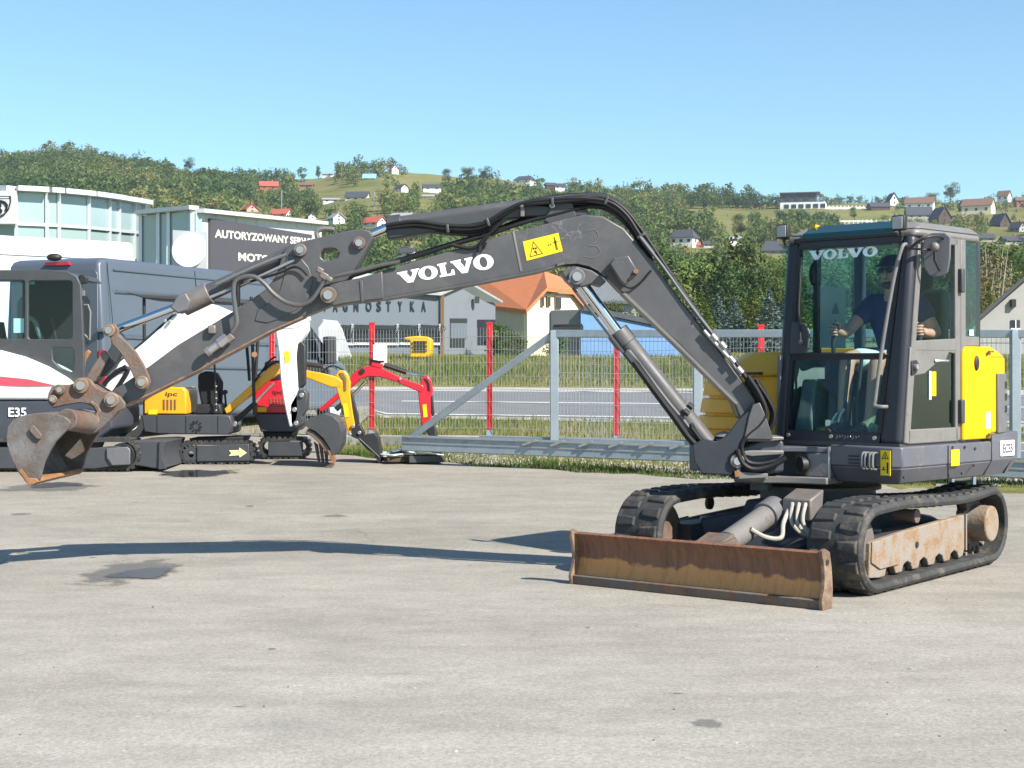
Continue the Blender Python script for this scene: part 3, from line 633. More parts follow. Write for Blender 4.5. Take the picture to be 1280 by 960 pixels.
# white board with shield emblem, at the left end
a=P(-60,238,61.5); b=P(19,238,61.5); z1=P(0,279.5,61.5).z
mb=MB().loft([V3(a.x,61.55,z1),V3(b.x,61.55,z1),V3(b.x,61.55,a.z),V3(a.x,61.55,a.z)],[V3(a.x,61.8,z1),V3(b.x,61.8,z1),V3(b.x,61.8,a.z),V3(a.x,61.8,a.z)])
bo=mb.build('sign_board',M['cladwhite'],t,flat=True)
def em(pts,off,m,nm,thick=.03):
    A=[P(x,y,61.5-off) for x,y in pts]; return MB().loft(A,[q+V3(0,thick,0) for q in A]).build(nm,m,bo,flat=True)
em([(-14,245),(13.5,245),(13.5,253),(11,262),(6,268),(0,271.5),(-6,268),(-11,262),(-14,253)],.02,M['ink'],'shield')
em([(-12,249),(11.5,249),(11.5,253),(9.5,261),(5,266.5),(0,269.5),(-5,266.5),(-10,261),(-12,253)],.045,M['cladwhite'],'shield_inner')
em([(-12,248.5),(-6,250.5),(2,250),(7,252),(10,256),(9,262),(5,265),(7,259),(4.5,255),(0,253.5),(2,257),(0.5,260),(3,263),(1,268),(-1,264),(-3,266),(-4,260),(-8,262),(-7,257),(-12,256)],.07,M['ink'],'animal_head')
em([(-10,246.2),(10.8,246.2),(10.8,247.8),(-10,247.8)],.05,M['cladwhite'],'name_bar')
# service block: glass corner, white facade, dark sign
t=thing('service_building','low white clad service building with a dark sign and a glazed corner','building',V3(-14,70,2.2))
c0=P(177,0,62.5);c1=P(245,0,60.5);c2=P(402,0,76)
def at(u,D,y): return P(u,y,D)
zt=[P(177,261.5,62.5).z,P(245,262,60.5).z,P(402,278,76).z]
def wall(mb,a,b,z0,za,zb,th=.3,off=0):
    n=(b-a).cross(V3(0,0,1)); n.z=0; n.normalize(); o=n*off
    A=[V3(a.x,a.y,z0)+o,V3(b.x,b.y,z0)+o,V3(b.x,b.y,zb)+o,V3(a.x,a.y,za)+o]; return mb.loft(A,[q-n*th for q in A])
def lerp(a,b,t): return a*(1-t)+b*t
zz=lerp(zt[0],zt[1],.5)
wall(MB(),V3(c0.x,c0.y,0),V3(c1.x,c1.y,0),5.2,zz-.15,zz-.15).build('upper_panel',M['panelglass'],t,flat=True)
wall(MB(),V3(c0.x,c0.y,0),V3(c1.x,c1.y,0),2,5.1,5.1).build('shop_window',M['glassdark'],t,flat=True)
mm=MB()
A_,B_=V3(c0.x,c0.y,0),V3(c1.x,c1.y,0); nn=(B_-A_).cross(V3(0,0,1)).normalized()
for f in(.0,.33,.52,.95): q=lerp(A_,B_,f)+nn*.05; mm.bar(V3(q.x,q.y,2),V3(q.x,q.y,zz),.13,.13,up=(0,1,0))
mm.bar(V3(A_.x,A_.y,5.15)+nn*.05,V3(B_.x,B_.y,5.15)+nn*.05,.12,.14)
mm.build('mullion',M['alu'],t,flat=True)
A2,B2=V3(c1.x,c1.y,0),V3(c2.x,c2.y,0); n2=(B2-A2).cross(V3(0,0,1)).normalized()
wall(MB(),A2,B2,2,zt[1]-.12,zt[2]-.12).build('facade',M['cladwhite'],t,flat=True)
jm=MB()
for f in(.0,.13,.27,.42,.60,.76,.90): q=lerp(A2,B2,f)+n2*.012; MB().bar(V3(q.x,q.y,2.5),V3(q.x,q.y,lerp(zt[1],zt[2],f)-.12),.05,.03,up=(0,1,0)).build('panel_joint',M['alu'],t,flat=True)
tr=MB(); tr.bar(V3(A2.x,A2.y,zt[1]-.04)+n2*.1,V3(B2.x,B2.y,zt[2]-.04)+n2*.1,.5,.16); tr.bar(V3(A_.x,A_.y,zz-.04)+nn*.1,V3(B_.x,B_.y,zz-.04)+nn*.1,.5,.16); tr.build('roof_rim',M['cladwhite'],t,flat=True)
MB().poly([V3(A_.x,A_.y+.2,zt[0]-.1),V3(A2.x,A2.y+.2,zt[1]-.1),V3(B2.x,B2.y,zt[2]-.1),V3(B2.x-6,B2.y+20,zt[2]-.1),V3(A_.x-2,A_.y+22,zt[0]-.1)]).build('roof',M['greyroof'],t,flat=True)
def onwall(u,y):                             # photo pixel on the white facade
    d=V3((u-640)/FPX,1,(HZ-y)/FPX); o=V3(0,0,CH); k=(A2-o).dot(n2)/d.dot(n2); return o+d*k
mb=MB(); q=[onwall(*p) for p in((260,273),(387,293.5),(387,352),(260,345))]; mb.loft([x+n2*.12 for x in q],[x+n2*.01 for x in q]); sg=mb.build('sign',M['signgrey'],t,flat=True)
def wtext(s,px,py,px2,py2,h,nm):             # text along the wall from (px,py) to (px2,py2) baseline
    a=onwall(px,py);b=onwall(px2,py2);mb=MB(); hh=(onwall(px,py-h)-a).length
    letters(mb,s,a+n2*.13,(b-a),(0,0,1),hh,(b-a).length,depth=.004,bold=.035); return mb.build(nm,M['letter'],sg,flat=True)
wtext('AUTORYZOWANY SERWIS',264.5,297,388.5,307,10.5,'lettering'); wtext('MOTO S',294,326,343,330,10.5,'lettering')
py=MB().pp([(216,287.5),(257,290),(257,352),(216,347)],57,.15).build('pylon_panel',mat('pale_grey_panel',(.42,.43,.44),.5,0,.03,1),t,flat=True)
a=P(236.5,313.5,56.84); MB().cyl(a,a-V3(0,.14,0),.60,40).build('round_disc',mat('white_disc',(.82,.82,.82),.5,0,.02,3),py)
# white box truck behind the van
t=thing('box_truck','large white box truck parked behind the grey van','truck',V3(-10,30,.4))
a=P(-160,285-9,27); b=P(168,303,29.5); mb=MB()
D1,D2=27,29.5; n=(V3(b.x,D2,0)-V3(a.x,D1,0)).cross(V3(0,0,1)).normalized()
A=[V3(a.x,D1,1.5),V3(b.x,D2,1.5),V3(b.x,D2,b.z),V3(a.x,D1,b.z+.05)]; mb.loft(A,[q-n*2.5 for q in A]); mb.build('cargo_box',M['white'],t,bevel=.09)
mb=MB(); mb.bar(A[3]+n*.012-V3(0,0,.32),A[2]+n*.012-V3(0,0,.32),.03,.05); mb.build('side_rail',M['alu'],t,flat=True)
mb=MB(); 
for f in(.25,.9):
    q=lerp(A[0],A[1],f)-V3(0,0,.6); mb.cyl(q,q-n*.3,.48,20)
mb.build('wheel',M['black'],t)
mb=MB(); mb.bar(lerp(A[0],A[1],.02)-n*1.2-V3(0,0,.3),lerp(A[0],A[1],1)-n*1.2-V3(0,0,.3),1.2,.35); mb.build('chassis',M['plastic'],t,flat=True)
# grey shed with dark wall lettering
t=thing('metal_shed','grey metal workshop with dark spaced wall letters and barred windows','workshop',V3(-5,80,2.5))
Dl,Dc,Dr=71.0,80.0,86.0
w0=P(372,372,Dl);w1=P(549,369.5,Dc);w2=P(619,378,Dr); ap=P(572,355,Dc+2.0)
z0=2.2
a,b,c=V3(w0.x,Dl,0),V3(w1.x,Dc,0),V3(w2.x,Dr,0); nl=(b-a).cross(V3(0,0,1)).normalized(); ng=(c-b).cross(V3(0,0,1)).normalized()
ez=P(548,369,Dc).z
A=[V3(a.x,a.y,z0),V3(b.x,b.y,z0),V3(b.x,b.y,ez),V3(a.x,a.y,ez)]
MB().loft(A,[q-nl*.2 for q in A]).build('long_wall',M['cladgrey'],t,flat=True)
f=.42; m_=lerp(b,c,f); az=P(572,355.5,m_.y).z; ez2=P(619,378,Dr).z
G_=[V3(b.x,b.y,z0),V3(c.x,c.y,z0),V3(c.x,c.y,ez2),V3(m_.x,m_.y,az),V3(b.x,b.y,ez)]
MB().loft([q+ng*.01 for q in G_],[q-ng*.2 for q in G_]).build('gable_wall',mat('pale_metal_cladding',(.19,.205,.225),.5,.1,.04,1),t,flat=True)
back=-nl*14; r=MB()
ov=ng*.3
for (p,q) in(((b,ez),(m_,az)),((m_,az),(c,ez2))):
    s0=V3(p[0].x,p[0].y,p[1]+.05); s1=V3(q[0].x,q[0].y,q[1]+.05); ln=(a-b); 
    if p[0] is b: s0=s0+(s0-s1).normalized()*.35
    else: s1=s1+(s1-s0).normalized()*.35
    A=[s0+ov,s1+ov,s1+ln*1.0,s0+ln*1.0]; r.loft(A,[x+V3(0,0,.12) for x in A])
r.build('roof',M['greyroof'],t,flat=True)
MB().bar(V3(b.x,b.y,z0)+ng*.1+nl*.1,V3(b.x,b.y,ez)+ng*.1+nl*.1,.16,.16,up=(0,1,0)).build('corner_pipe',M['brown'],t,flat=True)
def onl(u,y,o=0):
    d=V3((u-640)/FPX,1,(HZ-y)/FPX); k=(a-V3(0,0,CH)).dot(nl)/d.dot(nl); return V3(0,0,CH)+d*k+nl*o
def ong(u,y,o=0):
    d=V3((u-640)/FPX,1,(HZ-y)/FPX); k=(b-V3(0,0,CH)).dot(ng)/d.dot(ng); return V3(0,0,CH)+d*k+ng*o
cs=[(395,'D'),(405,'I'),(415.5,'A'),(428,'G'),(441.5,'N'),(456.5,'O'),(470,'S'),(482,'T'),(496.5,'Y'),(512,'K'),(526,'A')]
mb=MB()
for u,ch in cs:
    wd={'I':.12,'O':.9}.get(ch,.72); p=onl(u,389.5,.12); hh=(onl(u,377)-onl(u,389.5)).length; letters(mb,ch,p-nl*.08,(b-a),(0,0,1),hh*1.05,hh*wd,depth=.01,bold=.035)
mb.build('lettering',M['letterdark'],t,flat=True)
for u0,u1 in((400,421),(424,437.5),(440,494),(498,521),(525,547)):
    q=[onl(u0,428,.05),onl(u1,428.5,.05),onl(u1,407.5,.05),onl(u0,405.5,.05)]
    wn=MB().loft(q,[x-nl*.06 for x in q]).build('window',M['winhouse'],t,flat=True)
    g=MB(); k=max(3,int((u1-u0)/2.6))
    for i in range(k+1):
        uu=u0+(u1-u0)*i/k; p=onl(uu,428,.25); q2=onl(uu,416,.25); q3=onl(uu-1.2,411,.6); q4=onl(uu+.6,406.5,.3)
        g.tube([p,q2,q3,q4],.022,4)
    g.bar(onl(u0,416,.25),onl(u1,416.5,.25),.03,.04); g.build('grille',M['grill'],wn,flat=True)
    fr=MB(); fr.bar(onl(u1+1.2,429,.1),onl(u1+1.2,405,.1),.12,.14,up=(0,1,0)); fr.bar(onl(u0-1,429.5,.1),onl(u1+2,430,.1),.1,.12); fr.build('frame',M['cladwhite'],wn,flat=True)
for (u0,u1,y0,y1,m) in((562,580,423,434,'winhouse'),(562,583,398,404,'winhouse'),(596,618,399.5,431,'winhouse')):
    q=[ong(u0,y1,.05),ong(u1,y1,.05),ong(u1,y0,.05),ong(u0,y0,.05)]; MB().loft(q,[x-ng*.06 for x in q]).build('window' if u0<590 else 'door',M[m],t,flat=True)
q=[ong(562,423,.08),ong(582,423,.08),ong(582,404,.08),ong(562,404,.08)]; MB().loft(q,[x-ng*.05 for x in q]).build('shutter',M['cladgrey'],t,flat=True)
p=ong(590,375,.3); MB().box(p,(.25,.3,.35)).bar(p,p-ng*.3,.05,.05).build('wall_lamp',M['plastic'],t,flat=True)
# generic house
def house(name,label,Mx,w_,d_,h_,rh,wall,roof,hip=0,ov=.4,wins=2,chim=True,gable=None,cat='house',eave_wins=1):
    """w_ along x (ridge along x), d_ along y, local front -y"""
    t=thing(name,label,cat,Mx); x,y=w_/2,d_/2
    b=MB(Mx); b.box((0,0,h_/2-1),(w_,d_,h_+2)); 
    if not hip:
        for s in(-1,1): b.loft([(s*x,-y,h_),(s*x,y,h_),(s*x,0,h_+rh-.05)],[(s*(x-.25),-y,h_),(s*(x-.25),y,h_),(s*(x-.25),0,h_+rh-.05)])
    wl=b.build('wall',M[wall],t,flat=True)
    r=MB(Mx); rx=x-hip*x*.75; k=ov; dz=rh*ov/y
    E=[(-x-k,-y-k,h_-dz),(x+k,-y-k,h_-dz),(x+k,y+k,h_-dz),(-x-k,y+k,h_-dz)]; T_=[(-rx-(k if not hip else 0),0,h_+rh),(rx+(k if not hip else 0),0,h_+rh)]
    th=.22
    def slab(q): r.loft(q,[V3(*p)+V3(0,0,th) for p in q])
    slab([E[0],E[1],T_[1],T_[0]]); slab([E[2],E[3],T_[0],T_[1]])
    if hip: slab([E[1],E[2],T_[1]]); slab([E[3],E[0],T_[0]])
    ro=r.build('roof',M[roof],t,flat=True)
    if chim: MB(Mx).box((w_*.2,d_*.08,h_+rh+.2),(.6,.6,1.4)).build('chimney',M['brick'],ro,flat=True)
    for i in range(wins):
        cx=(i+.5)/wins*w_-x
        MB(Mx).box((cx,-y-.02,h_*.55),(min(1.2,w_/wins*.4),.1,h_*.32)).build('window',M['winhouse'],t,flat=True)
    for s in(-1,1):
        for i in range(eave_wins):
            MB(Mx).box((s*(x+.02),(i-(eave_wins-1)/2)*d_*.32,h_*.55),(.1,min(1.1,d_*.16),h_*.32)).build('window',M['winhouse'],t,flat=True)
        if not hip: MB(Mx).box((s*(x+.02),0,h_+rh*.3),(.1,min(1.2,d_*.16),rh*.3)).build('window',M['winhouse'],t,flat=True)
    return t
# orange roofed house: half-hipped, cream gable end to the right
def hpos(px,py,D): g=P(px,py,D); return V3(g.x,D,tz(g.x,D))
t=thing('orange_roofed_house','cream house with an orange half hipped tiled roof','house',V3(2,105,2.6))
D=105; rdg0=P(600,352,D+3);rdg1=P(684,343,D-1); ev0=P(590,381,D+1); ev1=P(659,390,D-6)
a=P(659,390,D-6); 
gl=P(659,391,D-6); gr=P(729,384,D-2); g_ap=P(684,364,D-3.6); zb=2.0
gn=(V3(gr.x,gr.y,0)-V3(gl.x,gl.y,0)).cross(V3(0,0,1)).normalized()
lw=P(592,384,D+2)
GA=[V3(gl.x,gl.y,zb),V3(gr.x,gr.y,zb),V3(gr.x,gr.y,gr.z),P(716,368,gr.y-.5),P(682,366.5,gl.y+1.4),V3(gl.x,gl.y,gl.z)]
MB().loft(GA,[q-gn*.3 for q in GA]).build('gable_wall',M['cream'],t,flat=True)
LW=[V3(lw.x,lw.y,zb),V3(gl.x,gl.y,zb),V3(gl.x,gl.y,gl.z),V3(lw.x,lw.y,lw.z)]
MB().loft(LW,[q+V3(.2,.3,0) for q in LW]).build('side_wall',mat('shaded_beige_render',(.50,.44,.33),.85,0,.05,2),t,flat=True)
rf=MB()
def sl(q,th=.25): rf.loft(q,[p+V3(0,0,th) for p in q])
e0=P(584,381.5,D+3)+V3(0,-.4,-.1); e1=P(658,392,D-6.6); top0=P(600,350,D+6); top1=P(680,343.5,D); hl=P(684,364,gl.y+.8)
sl([e0,e1,hl,top1,top0])
hr=P(717,368,gr.y-1.0); sl([hl,hr,top1])
e2=P(733,387,gr.y-.4); sl([hr,e2,P(735,384,gr.y+8),P(700,350,D+8),top1])
rf.build('roof',M['orangeroof'],t,flat=True)
def onx(u,y,o): 
    d=V3((u-640)/FPX,1,(HZ-y)/FPX); k=(V3(gl.x,gl.y,CH)-V3(0,0,CH)).dot(gn)/d.dot(gn); return V3(0,0,CH)+d*k+gn*o
for u0,u1,y0,y1 in((676,679.5,370,383),(683,687.5,370,383),(693.5,701,370.5,386)):
    q=[onx(u0,y1,.06),onx(u1,y1,.06),onx(u1,y0,.06),onx(u0,y0,.06)]; wn=MB().loft(q,[p-gn*.05 for p in q]).build('window',M['brown'],t,flat=True)
    q=[onx(u0+.8,y1-1,.09),onx(u1-.8,y1-1,.09),onx(u1-.8,y0+1,.09),onx(u0+.8,y0+1,.09)]; MB().loft(q,[p-gn*.05 for p in q]).build('pane',M['winhouse'],wn,flat=True)
# blue flat building with a grey block and dark railing
t=thing('blue_building','long bright blue sheet metal building with a dark sloping roof edge','building',V3(10,92,2.6))
a=P(726,388,88);b=P(850,414,97); n=(V3(b.x,b.y,0)-V3(a.x,a.y,0)).cross(V3(0,0,1)).normalized(); A=[V3(a.x,a.y,2),V3(b.x,b.y,2),b,a]; sk_=V3(1.6,8,0); MB().loft(A,[q+sk_ for q in A]).build('wall',M['blue'],t,flat=True)
A=[a+n*.2,b+n*.2,b+sk_,a+sk_]; MB().loft(A,[q+V3(0,0,.3) for q in A]).build('roof',M['slate'],t,flat=True)
t=thing('grey_block','square grey rendered block with a dark railing beside the blue building','building',V3(4,90,2.6))
a=P(689,388,89);b=P(727,387,88.2); A=[V3(a.x,a.y,2),V3(b.x,b.y,2),b,a]; MB().loft(A,[q+V3(0,5,0) for q in A]).build('wall',mat('mid_grey_render',(.20,.20,.205),.85,0,.05,2),t,flat=True)
g=MB(); g.bar(P(692,407,84),P(728,406,84),.08,.12); g.bar(P(692,413,84),P(728,412,84),.08,.06)
for i in range(15): u=692+i*2.57; g.bar(P(u,407,84),P(u,414,84),.1,.08,up=(0,1,0))
g.build('railing',M['grill'],t,flat=True)
# grey roofed house behind the boom cylinder
g=hpos(752,430,125); house('grey_roofed_house','house with a plain grey pitched roof behind the boom cylinder',Matrix.Translation(g)@Matrix.Rotation(R(-8),4,'Z'),5.6,7,3.6,2.0,'wallgrey','slategrey',0,.4,3,False)
# grey gable at the right edge
Mx=Matrix.Translation(V3(25.4,70,2.3))@Matrix.Rotation(R(72),4,'Z')
t=thing('grey_gabled_house','grey rendered house gable with a dark verge at the right edge','house',V3(25,68,2.3))
D=70; GA=[P(1200,432,D),P(1345,432,D),P(1345,385,D),P(1300,338,D),P(1216,408,D)]
GA=[P(1199,445,D),P(1400,445,D),P(1400,402,D),P(1302,334,D),P(1199,424,D)]
MB().loft(GA,[q+V3(3.4,9,0) for q in GA]).build('wall',M['wallgrey'],t,flat=True)
r=MB(); A=[P(1194,427,D-.4),P(1302,331,D-.4),P(1302,326,D-.4),P(1192,422,D-.4)]; r.loft(A,[q+V3(3.8,10,0) for q in A]); A=[P(1302,331,D-.4),P(1412,409,D-.4),P(1412,404,D-.4),P(1302,326,D-.4)]; r.loft(A,[q+V3(3.8,10,0) for q in A]); r.build('roof',M['slate'],t,flat=True)
w_=MB(); q=[P(1264,411,D-.05),P(1275,411,D-.05),P(1275,400,D-.05),P(1264,400,D-.05)]; wn=w_.loft(q,[p+V3(0,.1,0) for p in q]).build('window',M['winhouse'],t,flat=True)
f=MB(); f.bar(P(1263.6,411.5,D-.1),P(1275.4,411.5,D-.1),.05,.1); f.bar(P(1269.5,411,D-.1),P(1269.5,400,D-.1),.05,.06,up=(0,1,0)); f.build('frame',M['wallwhite'],wn,flat=True)
MB().box(P(1266.5,379,D-.1),(.2,.2,.35)).build('wall_lamp',M['grill'],t,flat=True)
# white tarpaulin cover and yellow machine on the bank in front of the shed
t=MB(); D=66
def tarp():
    prof=[(398,448),(399,408),(404,399),(422,400),(428,412),(434,430),(441,448)]
    mb=MB(); rows=[]
    for j,dy in enumerate((0,1.2,2.4)):
        rows.append([P(x+random.uniform(-1,1),y+random.uniform(-1,1)+(2 if j!=1 else 0),D+dy) for x,y in prof])
    for A,B in zip(rows,rows[1:]):
        for k in range(len(prof)-1): mb.poly([A[k],A[k+1],B[k+1],B[k]])
    mb.poly(rows[0]); return mb
o=tarp().build('tarpaulin',mat('white_tarpaulin',(.52,.53,.53),.6,0,.08,2,.6,3)); tag(o,'pale crumpled tarpaulin over a tall load beside the barred windows','tarpaulin')
t=thing('yellow_loader','small bright yellow machine with a dark grille in front of the barred windows','machine',V3(-3.6,64,2.4))
D=64; mb=MB(); mb.pp([(505,422),(510,421),(523,420),(535,421),(539,424),(539,440),(535,447),(512,447),(513,430),(512,426),(505,425)],D,.9); mb.build('body',M['yellow'],t,bevel=.05)
mb=MB(); 
for y in(426,431,436): mb.box(P(525,y+1.8,D-.93),(.55,.06,.1))
mb.build('grille',M['grill'],t,flat=True); MB().pp([(514,446),(520,446),(520,451),(514,451)],D,.5).pp([(529,446),(535,446),(535,451),(529,451)],D,.5).build('wheel',M['black'],t,flat=True)
# ------------------------------------------------------------------ houses on the hill
def hill_house(px,yb,wpx,hpx,rpx,yaw,wall,roof,name,label,hip=0,wins=2,dep=.75,chim=True,group=None):
    g=GT(px,yb,150,899); s=g.y/FPX; w_=wpx*s; 
    Mx=Matrix.Translation(g)@Matrix.Rotation(R(yaw),4,'Z')
    return tag(house(name,label,Mx,w_,w_*dep,hpx*s,rpx*s,wall,roof,hip,.5,wins,chim),group='houses on the hill')
HH=[(336,238,22,5,6,10,'redroof','redroof','red_house','bright red house on the slope left of the meadow',0),
 (312,267,20,5,6,-60,'pink','redroof','pink_house','pink gabled house with a red roof above the service building',0),
 (352,272,22,4,6,-20,'wallwhite','redroof','red_roofed_house','white house with a dark red roof above the sign wall',0),
 (389,275,13,4,4,-70,'wallwhite','slate','small_house','small white gabled house above the right end of the sign wall',0),
 (414,254,20,4,2,5,'wallwhite','greyroof','long_house','long low white house in the open meadow',0),
 (447,252,27,5,7,-8,'wallwhite','slate','blue_roofed_house','white house with a dark blue grey roof beside the long low house',0),
 (420,279,20,6,6,-62,'wallwhite','greyroof','white_gabled_house','white house gable with a grey roof above the boom arm joint',0),
 (468,284,25,5,7,-35,'wallwhite','redroof','red_tiled_house','white house with a bright red tiled roof above the arm cylinder',0),
 (503,276,24,4,5,-15,'wallwhite','greyroof','pale_roofed_house','white house with a wide pale grey roof behind the arm cylinder',0),
 (462,227,15,4,5,0,'wallgrey','cyanroof','light_blue_roofed_house','house with a light blue roof below the knoll',0),
 (492,217,12,5,5,-65,'wallwhite','redroof','knoll_house','white gabled house on top of the knoll',0),
 (502,239,14,4,4,-50,'wallwhite','slate','meadow_house','white house with a dark roof below the knoll meadow',0),
 (540,239,22,4,4,5,'wallwhite','slate','wide_dark_roofed_house','wide house with dark roofs at the right of the knoll meadow',0),
 (535,249,14,3,2,0,'wallwhite','greyroof','white_shed','low white shed below the wide dark roofed house',0),
 (508,322,22,6,5,-20,'wallwhite','slate','white_house_under_boom','white house glimpsed between the boom and its cylinder',0),
 (410,220,14,3,2,0,'wallwhite','greyroof','skyline_house','small white house on the skyline left of the knoll',0),
 (383,235,16,3,3,0,'brick','brownroof','brown_house','brown low house right of the red house',0),
 (656,227,22,5,5,-25,'wallwhite','slate','white_villa','white villa with a dark roof on the skyline above the boom',.3),
 (700,237,12,4,3,0,'wallwhite','slate','grey_cottage','small cottage on the skyline right of the white villa',0),
 (688,233,12,3,3,15,'wood','slate','dark_cottage','dark small cottage next to the white villa',0),
 (855,308,30,11,9,-25,'wallwhite','slate','hip_roofed_house','white house with a dark hipped roof amid the trees beside the boom back',.35),
 (869,309,9,3,3,10,'wallwhite','redroof','red_porch_house','small red roofed building beside the hip roofed house',0),
 (885,309,12,4,3,0,'wallwhite','slate','low_white_house','low white house half hidden right of the hip roofed house',0),
 (919,303,14,4,3,0,'wallwhite','greyroof','pale_cottage','pale cottage half hidden in trees left of the cab',0),
 (967,319,30,6,11,-10,'wallgrey','slate','dark_roofed_house','house with a broad dark roof just left of the cab',.5),
 (1115,258,15,7,9,-80,'wallwhite','slate','tall_white_gabled_house','tall white gabled house between the modern house and the dark chalets',0),
 (1098,263,24,4,5,5,'wood','slate','dark_barn','dark wooden barn beside the white railing',0),
 (1150,262,34,7,8,-20,'wallwhite','brownroof','dormer_house','house with a brown roof and pale gable right of the lamp',0),
 (1148,275,30,6,10,-5,'wallgrey','slate','solar_roofed_house','house with a dark glossy panelled roof above the cab',0),
 (1175,279,24,6,13,-75,'wood','slate','dark_chalet','dark timber chalet gable above the cab door',0),
 (1223,269,36,11,9,-28,'cream','brownroof','cream_house','large cream house with a brown roof above the rear of the cab',0),
 (1250,285,22,5,12,-70,'wood','slate','dark_blue_gabled_house','dark gabled house with a blue grey roof right of the cream house',0),
 (1272,290,16,5,7,-60,'wallgrey','slate','grey_gabled_cottage','grey gabled cottage at the right edge below the cream house',0),
 (1255,252,14,7,6,-40,'wallwhite','brownroof','white_skyline_house','white house with a steep roof on the right skyline',0),
 (1277,258,16,7,4,0,'brick','brownroof','brick_house','brick house at the right edge of the skyline',0),
 (1230,302,22,4,5,0,'wallgrey','slate','slate_roofed_shed','long shed with a slate roof beside the cab rear corner',0),
 (1264,305,24,4,5,8,'wallgrey','slate','wide_slate_roofed_shed','wider slate roofed shed at the right edge above the trees',0),
 (1204,262,10,4,7,-70,'wood','slate','small_dark_house','small dark gabled house left of the cream house',0)]
for h in HH:
    px,yb,wp,hp,rp,yaw,wa,ro,nm,lab,hip=h; hill_house(px,yb,wp,hp,rp,yaw,wa,ro,nm,lab,hip,2 if wp<26 else 3,.75,wp>14)
# modern flat house with a dark upper floor
g=GT(1003,263,150,899); s=g.y/FPX; Mx=Matrix.Translation(g)@Matrix.Rotation(R(-14),4,'Z')
t=thing('modern_house','modern flat roofed house, dark upper floor over long white storeys','house',Mx)
MB(Mx).box((0,6*s*4,3*s),(56*s,34*s,16*s)).build('wall',M['wallwhite'],t,flat=True)
MB(Mx).box((-6*s,6*s*4,17*s),(44*s,26*s,11*s)).build('upper_floor',mat('dark_upper_cladding',(.045,.05,.06),.6,0,.05,1),t,flat=True)
MB(Mx).box((-4*s,6*s*4,23.2*s),(50*s,32*s,1.4*s)).build('roof',M['slate'],t,flat=True)
for i in range(6): MB(Mx).box(((-20+9*i)*s,7*s-.1,6*s),(6*s,.2,5*s)).build('window',M['winhouse'],t,flat=True)
for i in range(3): MB(Mx).box(((-18+11*i)*s,11*s-.1,17*s),(6*s,.3,6*s)).build('upper_window',M['winhouse'],t,flat=True)
# white railings on the hill
def railing(p0,p1,n,hpx,lab):
    a=GT(p0[0],p0[1],150,899);t=thing('white_railing',lab,'railing',a); 
    for i in range(n):
        u=p0[0]+(p1[0]-p0[0])*i/(n-1); y=p0[1]+(p1[1]-p0[1])*i/(n-1); X=(u-640)*a.y/FPX; z=P(u,y,a.y).z; s=a.y/FPX
        MB().box((X,a.y,z+hpx*s/2-1),(1.1*s,.3,hpx*s+2)).build('post',M['wallwhite'],t,flat=True)
    b=P(p1[0],p1[1],a.y); s=a.y/FPX; MB().box(((a.x+b.x)/2,a.y,(a.z+b.z)/2+hpx*s*.45),(b.x-a.x,.2,hpx*s*.55)).build('rail_panel',mat('white_rail_mesh',(.60,.61,.60),.8,0,.1,1),t,flat=True)
railing((1032,263),(1094,263),14,6,'long white railing on the hill right of the modern house')
railing((1050,279),(1112,277),12,3.5,'lower white railing just above the cab roof')
# poles on the hill
for px,y0,y1,lab in((352,270,238,'slender grey pole above the red roofed house'),(468,262,240,'thin pole on the slope above the red tiled house')):
    g=GT(px,y0,150,899); MB().cyl(g,g+V3(0,0,(y0-y1)*g.y/FPX),.25,6); o=MB().cyl(g,g+V3(0,0,(y0-y1)*g.y/FPX),.22,6).build('pole',M['galv']); tag(o,lab,'pole')
# ------------------------------------------------------------------ red posted mesh fence on a low concrete wall
M['wire']=mat('bright_galvanised_wire',(.46,.49,.51),.5,.2,.05,3)
def mesh_panel(a,b,z0a,z0b,h,name,parent,dx=.05,dz=.2,r=.0027,m='wire'):
    """welded wire panel between two ground points"""
    mb=MB(); a=V3(*a);b=V3(*b); L_=(b-a).length; n=max(2,int(L_/dx))
    V=[];F=[]
    def wire(p,q,w_):
        i=len(V); t=(q-p).normalized(); u=t.orthogonal().normalized(); k=t.cross(u)
        for e in(p,q):
            for c in range(3): an=c*2.094; V.append(e+(u*math.cos(an)+k*math.sin(an))*w_)
        for c in range(3): F.append((i+c,i+(c+1)%3,i+3+(c+1)%3,i+3+c))
    for k in range(n+1):
        f=k/n; p=lerp(a,b,f); z=lerp(z0a,z0b,f); wire(V3(p.x,p.y,z),V3(p.x,p.y,z+h),r)
    k=0
    while k*dz<=h-.02:
        wire(V3(a.x,a.y,z0a+k*dz+.02),V3(b.x,b.y,z0b+k*dz+.02),r*1.5); k+=1
    W=np.array(V)-np.array(WM[parent.name].translation)
    return meshobj(name,W,F,M[m],parent)
posts=[(340,24.9),(465,24.6),(612,23.9),(771,22.9),(951,21.9),(1150,21.0),(1375,20.2)]
t=thing('mesh_fence','welded wire fence with red posts on a low concrete wall','fence',V3(0,23,.3)); pp=[]
for px,D in posts:
    top=P(px,405 if px<700 else 408,D); zb=P(px,538 if px<700 else 545,D).z; pp.append((top,zb))
    mb=MB(); mb.box((top.x,D,(top.z+zb)/2),(.085,.07,top.z-zb)); o=mb.build('post',M['redpost'],t,bevel=.006)
    MB().box((top.x,D,top.z+.012),(.095,.08,.03)).build('cap',M['redpaint'],o,flat=True); MB().box((top.x,D,zb-.06),(.10,.09,.14)).build('foot',M['galv'],o,flat=True)
for (a,za),(b,zb) in zip(pp,pp[1:]): mesh_panel((a.x,a.y-.05,0),(b.x,b.y-.05,0),za+.02,zb+.02,a.z-za-.12 if a.x<0 else a.z-za-.22,'wire_panel',t)
mb=MB()
